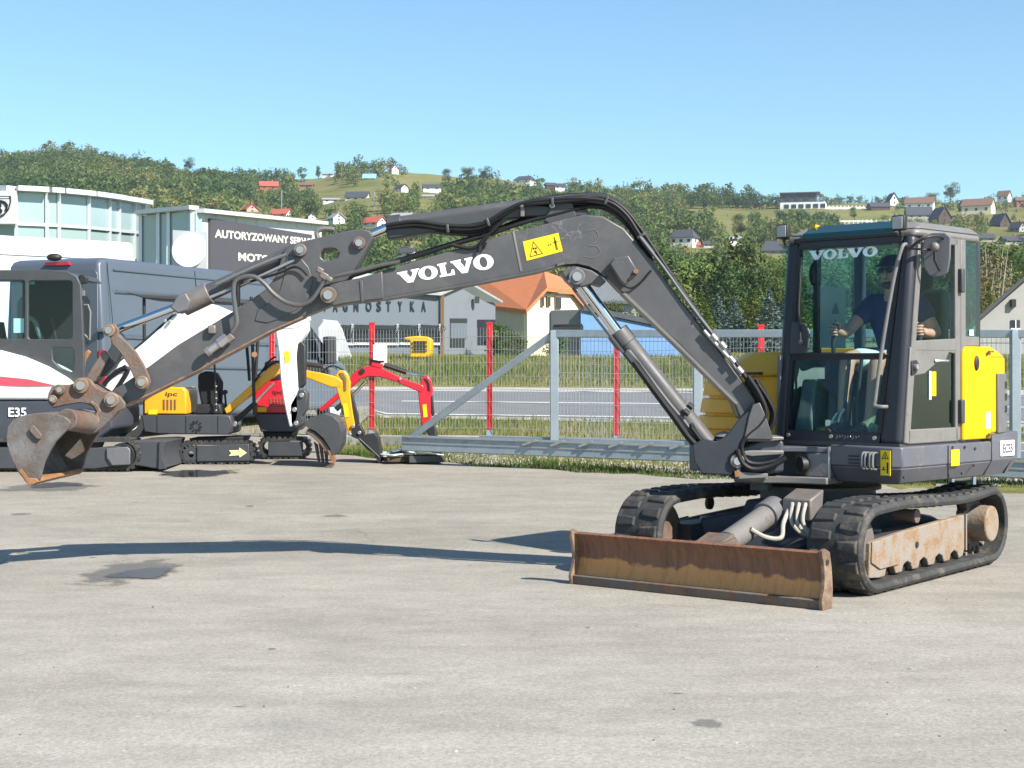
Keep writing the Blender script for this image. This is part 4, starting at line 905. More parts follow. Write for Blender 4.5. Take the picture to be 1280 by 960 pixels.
for (a,za),(b,zb) in zip(pp,pp[1:]): mb.bar(V3(a.x,a.y+.02,za-.30),V3(b.x,b.y+.02,zb-.30),.22,.44)
o=mb.build('retaining_wall',M['concrete'],None,Matrix.Translation(pp[1][0]),bevel=.015); tag(o,'low grey concrete wall under the red posted fence','low wall')
# white notice plate on the fence
o=MB().box(P(475,444,24.4),(.22,.02,.33)).build('notice_plate',M['white'],None,Matrix.Translation(P(475,444,24.4)),bevel=.005); tag(o,'blank white notice plate on the wire fence beside a red post','plate')
# ------------------------------------------------------------------ galvanised sliding gate
ga=V3((505-640)*20.3/FPX,20.3,0); gb=V3((1330-640)*17.3/FPX,17.3,0); gd=(gb-ga).normalized(); gn_=gd.cross(V3(0,0,1)).normalized()
def gp(px,off=0):                            # point on the gate line under a photo column
    d=V3((px-640)/FPX,1,0); k=(ga-V3(0,0,0)).dot(gn_)/d.dot(gn_); q=d*k+gn_*off; return q
def gpt(px,py,off=0): q=gp(px,off); return V3(q.x,q.y,CH+(HZ-py)*q.y/FPX)
t=thing('sliding_gate','long galvanised sliding gate with a slanted brace and wire infill','gate',gp(505)+V3(0,0,.2))
def yb(px,yl,yr): return yl+(yr-yl)*(px-505)/(1280-505)
mb=MB(); mb.bar(gpt(505,553.5),gpt(870,567),.16,.20).bar(gpt(870,567),gpt(1330,589),.16,.20); o=mb.build('bottom_beam',M['galv'],t,bevel=.012)
fl=MB(); fl.bar(gpt(506,545,.09),gpt(870,558,.09),.02,.03).bar(gpt(870,558,.09),gpt(1330,579,.09),.02,.03); fl.bar(gpt(506,553.5,.085),gpt(870,567,.085),.008,.012).bar(gpt(870,567,.085),gpt(1330,589,.085),.008,.012); fl.build('beam_fold',M['steel'],o,flat=True)
mb=MB(); mb.bar(gpt(600,549,-.02),gpt(1330,570,-.02),.10,.10); mb.build('lower_rail',M['galv'],t,bevel=.008)
mb=MB(); mb.bar(gpt(692,417),gpt(1330,417),.09,.095); mb.build('top_rail',M['galv'],t,bevel=.008)
mb=MB(); mb.bar(gpt(512,548),gpt(690,419),.09,.10,up=(0,1,0)); mb.build('brace',M['galv'],t,bevel=.008)
for px,y0,y1 in((693,413,551),(872,413,560),(1045,413,566),(1269,412,573)):
    mb=MB(); mb.bar(gpt(px,y0,.005),gpt(px,y1,.005),.105,.1,up=(0,1,0)); mb.build('post',M['galv'],t,bevel=.008)
pxs=[699,867,1040,1263,1330]
for p0,p1 in zip(pxs,pxs[1:]):
    a=gp(p0,-.03);b=gp(p1,-.03); z0=gpt(p0,548+ (p0-700)*.03).z; z1=gpt(p1,548+(p1-700)*.03).z
    mesh_panel((a.x,a.y,0),(b.x,b.y,0),z0,z1,gpt(p0,419).z-z0,'wire_infill',t,.05,.2,.0027)
for k,px in enumerate((665,700,735,772,810,848)):
    MB().bar(gpt(px-8,556+k*.9,.1),gpt(px+8,551+k*.9,.1),.03,.03).cyl(gpt(px+8,551+k*.9,.1),gpt(px+8,551+k*.9,.14),.02,8).build('rail_clip',M['steel'],t,flat=True)
# gate roller stand under the right end
c=gp(1205,.2); c.z=gz(c.y)-.02; t=thing('roller_stand','small galvanised roller stand on the grass under the gate','stand',c)
mb=MB(Matrix.Translation(c)); mb.box((0,0,.02),(.36,.2,.03)).box((-.12,0,.12),(.03,.14,.2)).box((.12,0,.12),(.03,.14,.2)); mb.build('bracket',M['galv'],t,flat=True)
mb=MB(Matrix.Translation(c)); mb.cyl((-.1,0,.13),(.1,0,.13),.05,12); mb.build('roller',M['steel'],t)
mb=MB(Matrix.Translation(c)); mb.bar((-.3,0,.03),(-.16,0,.03),.05,.04); mb.build('anchor',M['steel'],t,flat=True)
# plates and planks lying on the grass by the end of the gate
g=V3(-1.30,20.6,.27)
def flatplate(px,py,wd,dp,hz,m,nm,lab,cat,tilt=0,yaw=0):
    q=P(px,py,20.4); o=MB(Matrix.Translation(q)@Matrix.Rotation(R(yaw),4,'Z')@Matrix.Rotation(R(tilt),4,'Y')).box((0,0,0),(wd,dp,hz)).build(nm,m,None,Matrix.Translation(q),bevel=.006); return tag(o,lab,cat)
flatplate(500,574.5,.42,.3,.05,M['wood'],'wooden_plank','dark plank lying on the grass under pale sheets','plank',2,20)
flatplate(530,573,.46,.34,.09,M['plastic'],'black_slab','flat black slab on the grass under the end of the gate','slab',0,15)
flatplate(527,566,.50,.36,.015,M['alu'],'metal_sheet','shiny metal sheet lying on the black slab','sheet',6,25)
flatplate(498,566,.40,.34,.014,M['cladwhite'],'white_sheet','pale sheet lying askew left of the black slab','sheet',-7,40)
flatplate(503,561,.3,.3,.012,M['steel'],'tilted_sheet','small tilted sheet on top of the pale sheet','sheet',-12,10)
o=MB().box(P(478,572,21.2),(.10,.3,.16)).build('kerb_stone',M['concrete'],None,Matrix.Translation(P(478,574,21.2)),bevel=.01); tag(o,'short concrete kerb stone beside the plank','kerb stone')
# far wood: thousands of trees that read as one mass
def meadow(u,y):
    """open fields between the woods (photo columns and rows of their ground)"""
    for (a,b,c,d) in ((215,300,212,228),(395,475,238,262),(505,612,219,243),(455,560,226,236),(890,975,262,300),(975,1120,258,276),(1030,1290,266,284),(380,420,228,246),(560,640,236,241),(860,905,262,285)):
        if a<u<b and c<y<d: return True
    return False
FP=[]
HR=[]
for h in HH:
    g=GT(h[0],h[1],150,899); HR.append((h[0]-h[2]*.62,h[0]+h[2]*.62,h[1]-(h[3]+h[4])*.35-1,h[1],g.y))
for (u0,u1,yt,yb_) in ((972,1034,258,263),(1030,1096,258,263),(1050,1114,274,279),(340,362,262,270),(460,474,255,262)):
    HR.append((u0,u1,yt,yb_,GT((u0+u1)/2,yb_,150,899).y))
def hides(u,ytop,D,wpx,ybase):
    for u0,u1,yt,yb_,Dh in HR:
        if D<Dh+4 and u0-wpx<u<u1+wpx and ytop<yt and ybase>yt-25: return True
    return False
for k in range(10):
    rng=np.random.default_rng(200+k)
    if k<7: v,a=crown_round(150,11,.25,.052); v[:,2]=(v[:,2]-.15)*1.15
    else: v,a=crown_spruce(100,.24,.052)
    FP.append((v,a))
NP=[]
for k in range(8):
    rng=np.random.default_rng(300+k)
    if k<6: v,a=crown_round(650,13,.25,.026); v[:,2]=(v[:,2]-.15)*1.15
    else: v,a=crown_spruce(520,.24,.024)
    NP.append((v,a))
V=[];A=[]; rnd=random.Random(5); HOUSES_PX=[]
def forest(n,ulo,uhi,ylo,yhi,dens):
    pass
cnt=0
rows=[]
D=165.0
while D<905:
    rows.append(D); D*=1.0+ .0165
for D in rows:
    step=6.2*(300/max(D,300))**.35
    u=-60.0
    while u<1340:
        u+=step*rnd.uniform(.6,1.5)*(.72 if u<300 else .9)
        X=(u-640)*D/FPX; z=tz(X,D); y=HZ-(z-CH)*FPX/D
        n1=math.sin(u*.031+D*.013)+math.sin(u*.013-D*.021+1.3)+math.sin(u*.07+D*.04)*.5
        left=u<300
        keep=1.0 if left else (.75 if n1>.1 else (.40 if n1>-.8 else .10))
        n2=math.sin(u*.019+D*.007)+math.sin(D*.03-u*.008)
        if not left and y<262 and u<620 and u>300: keep*=.85
        if D<260: keep*=.8
        if meadow(u,y): keep*=.05
        if rnd.random()>keep: continue
        h=rnd.uniform(5.5,10) if not(950<u<1300 and y<262) else rnd.uniform(5,8)
        if left: h=rnd.uniform(6,10)
        if 505<u<560 and y<232: h*=.6
        if meadow(u,y): h*=.4
        if D<230: h*=.7
        h*=1.0 if rnd.random()<.85 else 1.35
        if 1000<u<1300 and D>640: h*=.75
        if hides(u,y-h*FPX/D,D,h*.2*FPX/D,y) : continue
        q=rnd.random(); t=(NP[rnd.randrange(6)] if q<.80 else NP[6+rnd.randrange(2)]) if D<340 else (FP[rnd.randrange(7)] if q<.80 else FP[7+rnd.randrange(3)])
        c=math.cos(u*3.1);s=math.sin(u*3.1); sc=h*rnd.uniform(.95,1.25)
        p=t[0]; W=np.stack([(p[:,0]*c-p[:,1]*s)*sc+X,(p[:,0]*s+p[:,1]*c)*sc+D,p[:,2]*h+z-.3],1)
        tone=rnd.gauss(.47,.17)+.11*n2-(.2 if q>.80 else 0)+(.06 if D<420 else 0)
        V.append(W); A.append(np.clip(t[1]*.30+tone*.75,0,1)); cnt+=1
V=np.concatenate(V);A=np.concatenate(A)
M['forest']=leafmat('wood_leaves',[(.0,(.026,.056,.022)),(.28,(.055,.102,.034)),(.5,(.100,.152,.044)),(.7,(.175,.205,.058)),(.85,(.25,.215,.076)),(1,(.28,.185,.078))],.3,.7,True)

tag(meshobj('far_wood',V,fquad(V),M['forest'],attr=A),kind='stuff')
# ------------------------------------------------------------------ the excavator
UX,UY=2.2545,11.509
FU=frame((UX,UY,0),R(38.3)); FT=frame((UX,UY,0),R(45))
EX=thing('excavator','dark grey and yellow crawler excavator with rusty blade, boom stretched to the left','excavator',FU)
WM['EXT']=FU
def part(mb,name,m,parent=None,**k): return mb.build(name,m,parent or EX,**k)
U=lambda: MB(FU)
T_=lambda: MB(FT)
def SB(): return MB()                        # world coordinates (boom plane)
# --- crawler tracks
def stadium(xf,xr,rf,rr,zf,zr,n=14):
    """belt centre line in x,z: front idler (xf), rear sprocket (xr)"""
    p=[]
    for i in range(n+1): a=R(-90+180*i/n); p.append((xf+rf*math.cos(a),zf+rf*math.sin(a)))
    k=12
    for i in range(1,k): f=i/k; sag=.018*math.sin(f*math.pi*2.0)-.012*math.sin(f*math.pi); p.append((xf+(xr-xf)*f,zf+rf+(zr+rr-zf-rf)*f+sag))
    for i in range(n+1): a=R(90+180*i/n); p.append((xr+rr*math.cos(a),zr+rr*math.sin(a)))
    for i in range(1,k): f=i/k; p.append((xr+(xf-xr)*f,zr-rr+(zf-rf-zr+rr)*f))
    return p
def off(p,d):
    out=[];n=len(p)
    for i in range(n):
        a=np.array(p[i-1]);b=np.array(p[(i+1)%n]);t=b-a;t=t/np.linalg.norm(t); out.append((p[i][0]+t[1]*d,p[i][1]-t[0]*d))
    return out
def track(y0,y1,lab):
    cl=stadium(.985,-1.0,.266,.266,.298,.306)
    out=off(cl,.018);inn=off(cl,-.042); mb=U(); ym=(y0+y1)/2
    # belt: closed ring with rounded edges
    mid_=off(cl,-.01); secs=[(inn,y0+.012),(mid_,y0),(out,y0+.022),(out,y1-.022),(mid_,y1),(inn,y1-.012)]
    rings=[[mb.av((x,y,z)) for x,z in pts] for pts,y in secs]; n=len(cl)
    for A,B in zip(rings,rings[1:]+rings[:1]):
        for k in range(n): mb.face((A[k],A[(k+1)%n],B[(k+1)%n],B[k]))
    belt=part(mb,'rubber_track',M['track'],bevel=.006)
    # tread lugs: two staggered rows of blocks, and inner guide lugs
    L_=[0]
    for i in range(n): a=np.array(cl[i]);b=np.array(cl[(i+1)%n]); L_.append(L_[-1]+np.linalg.norm(b-a))
    tot=L_[-1]
    def atl(s):
        s%=tot; i=max(0,np.searchsorted(L_,s)-1); i=min(i,n-1); a=np.array(cl[i]);b=np.array(cl[(i+1)%n]); f=(s-L_[i])/(L_[i+1]-L_[i]); t=(b-a)/np.linalg.norm(b-a); return a+(b-a)*f,t
    lug=U(); N=int(tot/.128)
    for row,(ya,yb_) in enumerate(((y0+.03,ym-.020),(ym+.020,y1-.03))):
        for k in range(N):
            c,t=atl((k+.5*row)*tot/N); nn=np.array((t[1],-t[0])); 
            B=[];Tt=[]
            for s_,yy in((-1,ya),(1,ya),(1,yb_),(-1,yb_)):
                h0=.050;h1=.034
                inner=(yy==yb_ and row==0) or (yy==ya and row==1)
                if inner: h0*=.72;h1*=.72
                p=c+nn*.012+t*s_*h0; B.append((p[0],yy,p[1])); p=c+nn*.034+t*s_*h1; Tt.append((p[0],yy+(.008 if yy==ya else -.008),p[1]))
            lug.loft(B,Tt)
    part(lug,'tread_lug',M['track'],belt,bevel=.006)['kind']='stuff'
    g=U()
    for k in range(N):
        c,t=atl(k*tot/N); nn=np.array((t[1],-t[0])); c2=c-nn*.05; g.box((c2[0],ym,c2[1]),(.03,.10,.03),Matrix.Rotation(-math.atan2(t[1],t[0]),3,'Y'))
    part(g,'guide_lug',M['mud'],belt)['kind']='stuff'
    # track frame, sprocket, idler, rollers
    s=1 if y0>0 else -1; ye=(y1 if s>0 else y0)
    fr=U(); yp=ye-s*.10
    pl=[(.93,.33),(.95,.10),(.80,.085)]
    for k in range(5):
        x=.62-k*.27; pl+=[(x+.085,.088),(x+.06,.135),(x,.155),(x-.06,.135),(x-.085,.088)]
    pl+=[(-.62,.10),(-.66,.18),(-.66,.40),(-.20,.385),(.35,.365)]
    fr.loft([(x,yp,z) for x,z in pl],[(x,yp-s*.05,z) for x,z in pl])
    tf=part(fr,'track_frame',M['mud'],bevel=.008)
    f2=U(); f2.loft([(.92,yp+s*.012,.335),(.93,yp+s*.012,.20),(.80,yp+s*.012,.145),(.50,yp+s*.012,.148),(.40,yp+s*.012,.37)],[(.92,yp,.335),(.93,yp,.20),(.80,yp,.145),(.50,yp,.148),(.40,yp,.37)]); part(f2,'cover_plate',M['mud'],tf,bevel=.004)
    f3=U(); f3.loft([(-.64,yp+s*.015,.405),(-.64,yp+s*.015,.14),(-.66,yp+s*.015,.14),(-.66,yp+s*.015,.405)],[(-.64,yp-s*.06,.405),(-.64,yp-s*.06,.14),(-.66,yp-s*.06,.14),(-.66,yp-s*.06,.405)]); part(f3,'end_rib',M['mud'],tf)
    part(U().cyl((.20,yp+s*.004,.255),(.20,yp+s*.008,.255),.022,12),'grease_hole',M['black'],tf)
    bx=U(); bx.box((.05,yp-s*.16,.25),(1.5,.2,.2)); part(bx,'inner_beam',M['plastic'],tf)
    dr=U(); dr.cyl((-1.0,yp-s*.12,.31),(-1.0,yp+s*.075,.31),.135,28); part(dr,'travel_motor_cover',M['mud'],bevel=.012)
    sp=U(); N2=15; pts=[]
    for k in range(N2*4): a=2*math.pi*k/(N2*4); r_=.215 if (k%4) in(0,1) else .175; pts.append((-1.0+r_*math.cos(a),.305+r_*math.sin(a)))
    sp.loft([(x,ym-.03,z) for x,z in pts],[(x,ym+.03,z) for x,z in pts]); part(sp,'sprocket',M['rust'],flat=True)
    idl=U(); idl.ring((.985,ym,.295),(0,1,0),.225,.09,.10,28); idl.cyl((.985,ym-.07,.295),(.985,ym+.07,.295),.09,16); part(idl,'idler_wheel',M['rust'])
    for k in range(5):
        x=.62-k*.27; part(U().cyl((x,ym-.10,.125),(x,ym+s*.055,.125),.066,16),'track_roller',M['black'])
    part(U().cyl((.15,ym-.08,.450),(.15,ym+s*.06,.450),.045,16).cyl((.15,ym+s*.06,.450),(.15,ym+s*.085,.450),.05,16),'carrier_roller',M['rust'])
track(.56,.96,'');track(-.96,-.56,'')
# --- carbody and turntable
mb=U(); mb.loft([(.62,-.42,.16),(.62,.42,.16),(-.62,.42,.16),(-.62,-.42,.16)],[(.42,-.36,.52),(.42,.36,.52),(-.42,.36,.52),(-.42,-.36,.52)])
for sx in(-1,1):
    for sy in(-1,1): mb.bar((sx*.25,sy*.2,.40),(sx*.55,sy*.66,.30),.22,.16)
cb=part(mb,'carbody',M['skirt'],bevel=.015)
part(U().cyl((0,0,.50),(0,0,.60),.42,40).cyl((0,0,.60),(0,0,.625),.46,40),'slew_ring',M['plastic'])
# --- dozer blade
BX=1.76; prof=[(.02,.0),(.022,.055),(-.012,.062),(-.045,.12),(-.058,.19),(-.045,.27),(-.012,.325),(.010,.345)]
back=[(x-.028,z+(.012 if i==len(prof)-1 else 0)) for i,(x,z) in enumerate(prof)]
def bprof(y): return [(BX+x,y,z) for x,z in prof]+[(BX+x-.005,y,z) for x,z in back[::-1]]
mb=U(); mb.loft(bprof(-.945),bprof(.945))
m,n,b,L=nodes_mat('blade_rust'); tc=n.nodes.new('ShaderNodeTexCoord'); sx=n.nodes.new('ShaderNodeSeparateXYZ'); L(tc.outputs['Object'],sx.inputs[0])
nz=noise(n,tc.outputs['Object'],5.5,9,.62); ad=n.nodes.new('ShaderNodeMath'); ad.operation='MULTIPLY_ADD'; L(nz,ad.inputs[0]); ad.inputs[1].default_value=.16; L(sx.outputs[2],ad.inputs[2])
mp2=n.nodes.new('ShaderNodeMapping'); mp2.inputs['Scale'].default_value=(6,14,1.6); L(tc.outputs['Object'],mp2.inputs['Vector']); str_=noise(n,mp2.outputs[0],2.2,8,.65)
up=ramp(n,str_,[(.25,(.085,.044,.032)),(.5,(.18,.083,.047)),(.75,(.27,.12,.062))]); low=ramp(n,str_,[(.25,(.42,.18,.062)),(.55,(.56,.26,.085)),(.8,(.45,.27,.14))])
fac=ramp(n,ad.outputs[0],[(.245,(1,1,1)),(.262,(0,0,0))]); L(mixc(n,fac,up,low),b.inputs['Base Color']); b.inputs['Roughness'].default_value=.62; bump(n,b,noise(n,tc.outputs['Object'],45,6),.3,.006)
M['blade']=m
bl=part(mb,'dozer_blade',M['blade'],bevel=.003)
part(U().loft([(BX+.024,-.94,.002),(BX+.03,-.94,.058),(BX-.004,-.94,.066),(BX-.01,-.94,.002)],[(BX+.024,.94,.002),(BX+.03,.94,.058),(BX-.004,.94,.066),(BX-.01,.94,.002)]),'cutting_edge',M['rust'],bl,bevel=.003)
for y in(-.945,.945):
    e=[(.035,0),(.045,.06),(.012,.13),(.004,.20),(.018,.28),(.042,.34),(.038,.365),(.0,.375),(-.06,.35),(-.085,.25),(-.10,.12),(-.09,.0)]
    ep=part(U().loft([(BX+x,y-.012,z) for x,z in e],[(BX+x,y+.014,z) for x,z in e]),'end_plate',M['rustpale'],bl,bevel=.004)
    if y>0: part(U().cyl((BX-.02,y+.012,.29),(BX-.02,y+.019,.29),.018,12),'hole',M['black'],ep)
for s in(-1,1): part(U().bar((BX-.07,s*.30,.12),(.50,s*.34,.27),.10,.14),'blade_arm',M['skirt'],bevel=.012)
part(U().bar((BX-.09,.05,.30),(BX-.32,.04,.36),.20,.06),'top_bracket',M['rust'],bevel=.008)
for y in(-.05,.15): part(U().loft([(BX-.07,y,.15),(BX-.07,y,.34),(BX-.28,y,.36),(BX-.33,y,.26)],[(BX-.07,y+.03,.15),(BX-.07,y+.03,.34),(BX-.28,y+.03,.36),(BX-.33,y+.03,.26)]),'cylinder_lug',M['rust'],bevel=.005)
c0=V3(BX-.28,.05,.29);c1=V3(.48,.05,.56); dr=(c1-c0).normalized()
cy=part(U().cyl(c0+dr*.10,c0+dr*.70,.080,24),'blade_cylinder',M['frame'],bevel=.008)
part(U().cyl(c0+dr*.62,c0+dr*.78,.10,24),'cylinder_collar',M['plasticlit'],cy,bevel=.008); part(U().cyl(c0+dr*.7,c1,.04,16),'rod',M['chrome'],cy); part(U().cyl(c0-V3(0,.06,0),c0+V3(0,.06,0),.05,16),'pin',M['rust'],cy)
part(U().loft([(.80,.14,.43),(.62,.14,.50),(.60,.14,.64),(.80,.14,.58)],[(.80,.36,.43),(.62,.36,.50),(.60,.36,.64),(.80,.36,.58)]),'valve_block',M['bucket'],bevel=.012)
for k in range(3):
    part(U().tube([(.80,.22+.05*k,.55),(.88+.03*k,.26+.06*k,.42),(.80,.34+.06*k,.33-.02*k),(.62,.44+.05*k,.38),(.45,.50+.04*k,.50)],.014,8,6),'hose',mat('dusty_hose',(.36,.33,.28),.7,0,.2,12) if k==0 and 'dh' not in M else M.get('dh',M['steel']))
    if k==0: M['dh']=bpy.data.materials['dusty_hose']
part(U().tube([(1.22,.13,.40),(1.12,.19,.34),(1.0,.24,.33),(.93,.22,.42),(.82,.20,.50)],.016,8,6),'hose',M['dh'])
part(U().tube([(.58,.46,.40),(.50,.50,.48),(.40,.55,.56)],.026,8,4),'hose_sleeve',M['hose'])
# --- upper body (frame FT: x forward, y to the cab side)
def fp(z,ins,xf=.44):                        # footprint at height z, inset ins
    p=[(xf-ins,.96-ins),(xf-ins,.42),(-.62,.42),(-.82,.95-ins)]; return p
mb=T_()
rear=[(-.80,.955)]+[(-1.28+.38*math.cos(R(a)),.575+.38*math.sin(R(a))) for a in range(78,181,17)]
foot=[(.44,.90),(.40,.955)]+rear[:1]
A=[(.45,.40),(.45,.90),(.41,.955),(-.82,.955),(-.82,.40)]
def ring_(p,z,d=0): return [(x-(d if x>0 else 0),y-(d if y>.85 else 0),z) for x,y in p]
mb.loft(ring_(A,.80),ring_(A,.945)); mb.loft(ring_(A,.685,.075),ring_(A,.7999,.0))
sk=part(mb,'body_skirt',M['greylow'],bevel=.012)
part(T_().box((-.19,.957,.80),(.006,.008,.27)),'panel_gap',M['black'],sk,flat=True)
for x,z in((-.25,.92),(-.42,.915),(-.57,.90),(-.20,.72),(-.38,.73),(-.55,.78),(.395,.74)): part(T_().cyl((x,.953,z),(x,.966,z),.010,8),'bolt',M['plastic'],sk)
part(T_().box((-.285,.9585,.845),(.115,.006,.115)),'yellow_plate',M['yellowsafe'],sk,bevel=.004)
part(T_().box((-.285,.962,.845),(.07,.004,.05)),'plate_print',mat('faded_print',(.55,.43,.02),.6,0,.1,5),sk,flat=True)
for z in(.872,.848,.824): part(T_().box((.452,.60,z),(.008,.085,.010)),'vent_slot',M['black'],sk,flat=True)
part(T_().box((.453,.895-.045,.835),(.006,.075,.17)),'warning_sticker',M['yellowsafe'],sk,flat=True)
w3=T_(); x=.4575
for q in([(.85,.915),(.822,.862),(.878,.862)],): 
    A3=[V3(x,y,z) for y,z in q]; c=(A3[0]+A3[1]+A3[2])/3; i3=[c+(p-c)*.68 for p in A3]
    for k in range(3): w3.poly([A3[k],A3[(k+1)%3],i3[(k+1)%3],i3[k]])
w3.box((x,.85,.879),(.002,.007,.018)).box((x,.868,.795),(.002,.012,.06)).box((x,.868,.832),(.002,.013,.012)).box((x,.838,.79),(.002,.024,.008)).box((x,.838,.80),(.002,.008,.02))
part(w3,'sticker_print',M['ink'],sk,flat=True,recalc=False)
rk=T_()
for y in(.70,.725,.76,.785): rk.tube([(.45,y,.90),(.50,y,.895),(.505,y,.80),(.45,y,.79)],.007,6,4)
part(rk,'lock_staple',M['steel'],sk); part(T_().box((.462,.742,.845),(.03,.045,.09)),'lock',M['bucket'],sk,bevel=.006); part(T_().box((.458,.695,.845),(.02,.02,.10)),'latch',M['black'],sk,bevel=.004)
# counterweight
def cw(z,s=1.0,dx=0): return [(-.835,.95*s),(-1.15,.945*s)]+[(-1.15-.42*math.sin(R(a))+dx,.40+.545*s*math.cos(R(a))-.0) for a in range(10,91,10)]+[(-1.57+dx,-.40)]+[(-1.15-.42*math.sin(R(a))+dx,-.40-.5*math.cos(R(a))) for a in range(80,-1,-10)]+[(-.835,-.90)]
mb=T_(); mb.loft([(x,y,.69) for x,y in cw(0,.93,.10)],[(x,y,.80) for x,y in cw(0)]); mb.loft([(x,y,.8001) for x,y in cw(0)],[(x,y,1.0) for x,y in cw(0,1,-.01)])
cwt=part(mb,'counterweight',M['greylow'],bevel=.02)
part(T_().loft([(-1.38,.78,.99),(-1.53,.62,.99),(-1.565,.45,.99),(-1.50,.45,.99),(-1.35,.68,.99)],[(-1.40,.78,1.12),(-1.54,.62,1.15),(-1.575,.45,1.17),(-1.52,.45,1.17),(-1.38,.68,1.12)]),'counterweight_ear',M['greylow'],cwt,bevel=.015)
lp=T_(); q0=V3(-1.02,.953,.82); 
part(T_().box((-1.06,.952,.885),(.21,.010,.115)),'model_plate',M['whitelet'],cwt,bevel=.003)
lt=T_(); letters(lt,'EC55',(-.985,.960,.85),(-1,0,0),(0,0,1),.07,.15,depth=.0,bold=.03); part(lt,'lettering',M['greylow'],cwt,flat=True)
# engine cover: yellow side door and rounded rear cover, louvre panel
mb=T_(); dpl=[(-.375,.955),(-.80,.955)]
def rsq(x0,x1,z0,z1,r): return [(x0,z0),(x1,z0),(x1,z1-r*.3),(x1-(r*.3 if x1>x0 else -r*.3),z1),(x0+(r*-1 if x0>x1 else r),z1),(x0+(-.3*r if x0>x1 else .3*r),z1-.3*r),(x0,z1-r)]
dz=rsq(-.385,-.80,.965,1.635,.06)
mb.loft([(x,.965,z) for x,z in dz],[(x,.90,z) for x,z in dz]); ed=part(mb,'engine_side_door',M['yellow'],bevel=.014,seg=3)
part(T_().ball((-.575,.968,1.515),(.032,.014,.055),14,8),'handle',M['black'],ed)
part(T_().box((-.745,.968,1.10),(.065,.004,.12)),'white_label',M['whitelet'],ed,flat=True)
for z in(1.60,1.0): part(T_().tube([(-.72,.97,z-.03),(-.72,.985,z),(-.79,.985,z)],.008,6),'hinge',M['rust'],ed)
mb=T_(); cov=[(-.815,.95),(-1.02,.94),(-1.16,.88),(-1.28,.75),(-1.34,.55),(-1.36,.30),(-1.36,-.5),(-.815,-.5)]
mb.loft([(x,y,1.0) for x,y in cov],[(x,y,1.56) for x,y in cov]); mb.loft([(x,y,1.5601) for x,y in cov],[(x+(.10 if x<-.9 else 0),y-.06,1.64) for x,y in cov]); ec=part(mb,'engine_rear_cover',M['yellow'],bevel=.02,seg=3)
mb=T_(); lv=[(-.90,.952),(-1.02,.943),(-1.16,.884),(-1.285,.755)]
def lvz(z0,z1,o,dx=0):
    a=[(x-o*(.2+.8*(k/3)),y+o*(1-.6*k/3),z0) for k,(x,y) in enumerate(lv)]; b2=[(p[0],p[1],z1) for p in a]; return a,b2
a,b2=lvz(1.0,1.44,.012); a2,b3=lvz(1.0,1.44,-.02)
mb.loft(a+a2[::-1],b2+b3[::-1]); lpn=part(mb,'louvre_panel',M['plasticlit'],ec,bevel=.008)
for z in(1.36,1.27,1.18):
    a,b2=lvz(z-.03,z+.02,.018); part(T_().loft(a[1:]+[(p[0]+.02,p[1]-.02,p[2]) for p in a[1:]][::-1],b2[1:]+[(p[0]+.02,p[1]-.02,p[2]) for p in b2[1:]][::-1]),'louvre',M['black'],lpn,flat=True)
# upper deck, right hand hood (yellow, its shade put into the colour), front frame nose
part(T_().loft([(.36,-.92,.70),(.36,.42,.70),(-.83,.42,.70),(-.83,-.92,.70)],[(.36,-.92,.95),(.36,.42,.95),(-.83,.42,.95),(-.83,-.92,.95)]),'main_frame',M['greylow'],bevel=.01)
hood=[]
mb=T_()
hb=[(.36,-.10),(.36,-.74),(.22,-.93),(-.82,-.93),(-.82,-.10)]
def hz(z,k): return [(x-(k if x>0 else 0),y+(k*1.5 if y<-.6 else 0),z) for x,y in hb]
mb.loft(hz(.96,0),hz(1.42,.06)); mb.loft(hz(1.4201,.06),hz(1.60,.20)); hd=part(mb,'right_hood',M['yellowshade'],bevel=.03,seg=3)
for k,(z0,z1) in enumerate(((1.02,1.12),(1.14,1.25),(1.27,1.38))):
    d=.012; part(T_().loft([(.385-.02*k,-.42,z0),(.385-.02*k,-.735+.03*k,z0),(.24,-.945+.03*k,z0),(.2,-.9,z0),(.3,-.42,z0)],[(.365-.02*k,-.42,z1),(.365-.02*k,-.725+.03*k,z1),(.225,-.93+.03*k,z1),(.2,-.88,z1),(.3,-.42,z1)]),'louvre',M['yellowshade'],hd,bevel=.012)
part(T_().box((.345,-.42,1.44),(.05,.32,.02)),'vent_slot',M['black'],hd,flat=True)
# front frame: plates either side of the swing post
def plate(xyz0,z0,z1,nm,m,bev=.008,par=None): return part(T_().loft([(x,y,z0) for x,y in xyz0],[(x,y,z1) for x,y in xyz0]),nm,m,par,bevel=bev)
plate([(.30,-.42),(.52,-.34),(.70,-.22),(.70,-.02),(.52,.18),(.44,.40),(.30,.40)],.885,.925,'upper_swing_plate',M['greylow'])
plate([(.30,-.44),(.50,-.36),(.70,-.24),(.72,-.04),(.56,.16),(.50,.41),(.30,.41)],.665,.715,'lower_swing_plate',M['frame'])
part(T_().loft([(.36,.05,.715),(.36,.405,.715),(.47,.405,.715),(.50,.24,.715)],[(.36,.05,.885),(.36,.405,.885),(.46,.405,.885),(.48,.24,.885)]),'nose_block',M['bucket'],bevel=.01)
part(T_().cyl((.455,.40,.70),(.455,.40,.93),.012,8),'corner_rod',M['steel'])
part(T_().cyl((.48,.22,.80),(.52,.20,.80),.055,20),'nose_hole',M['black'])
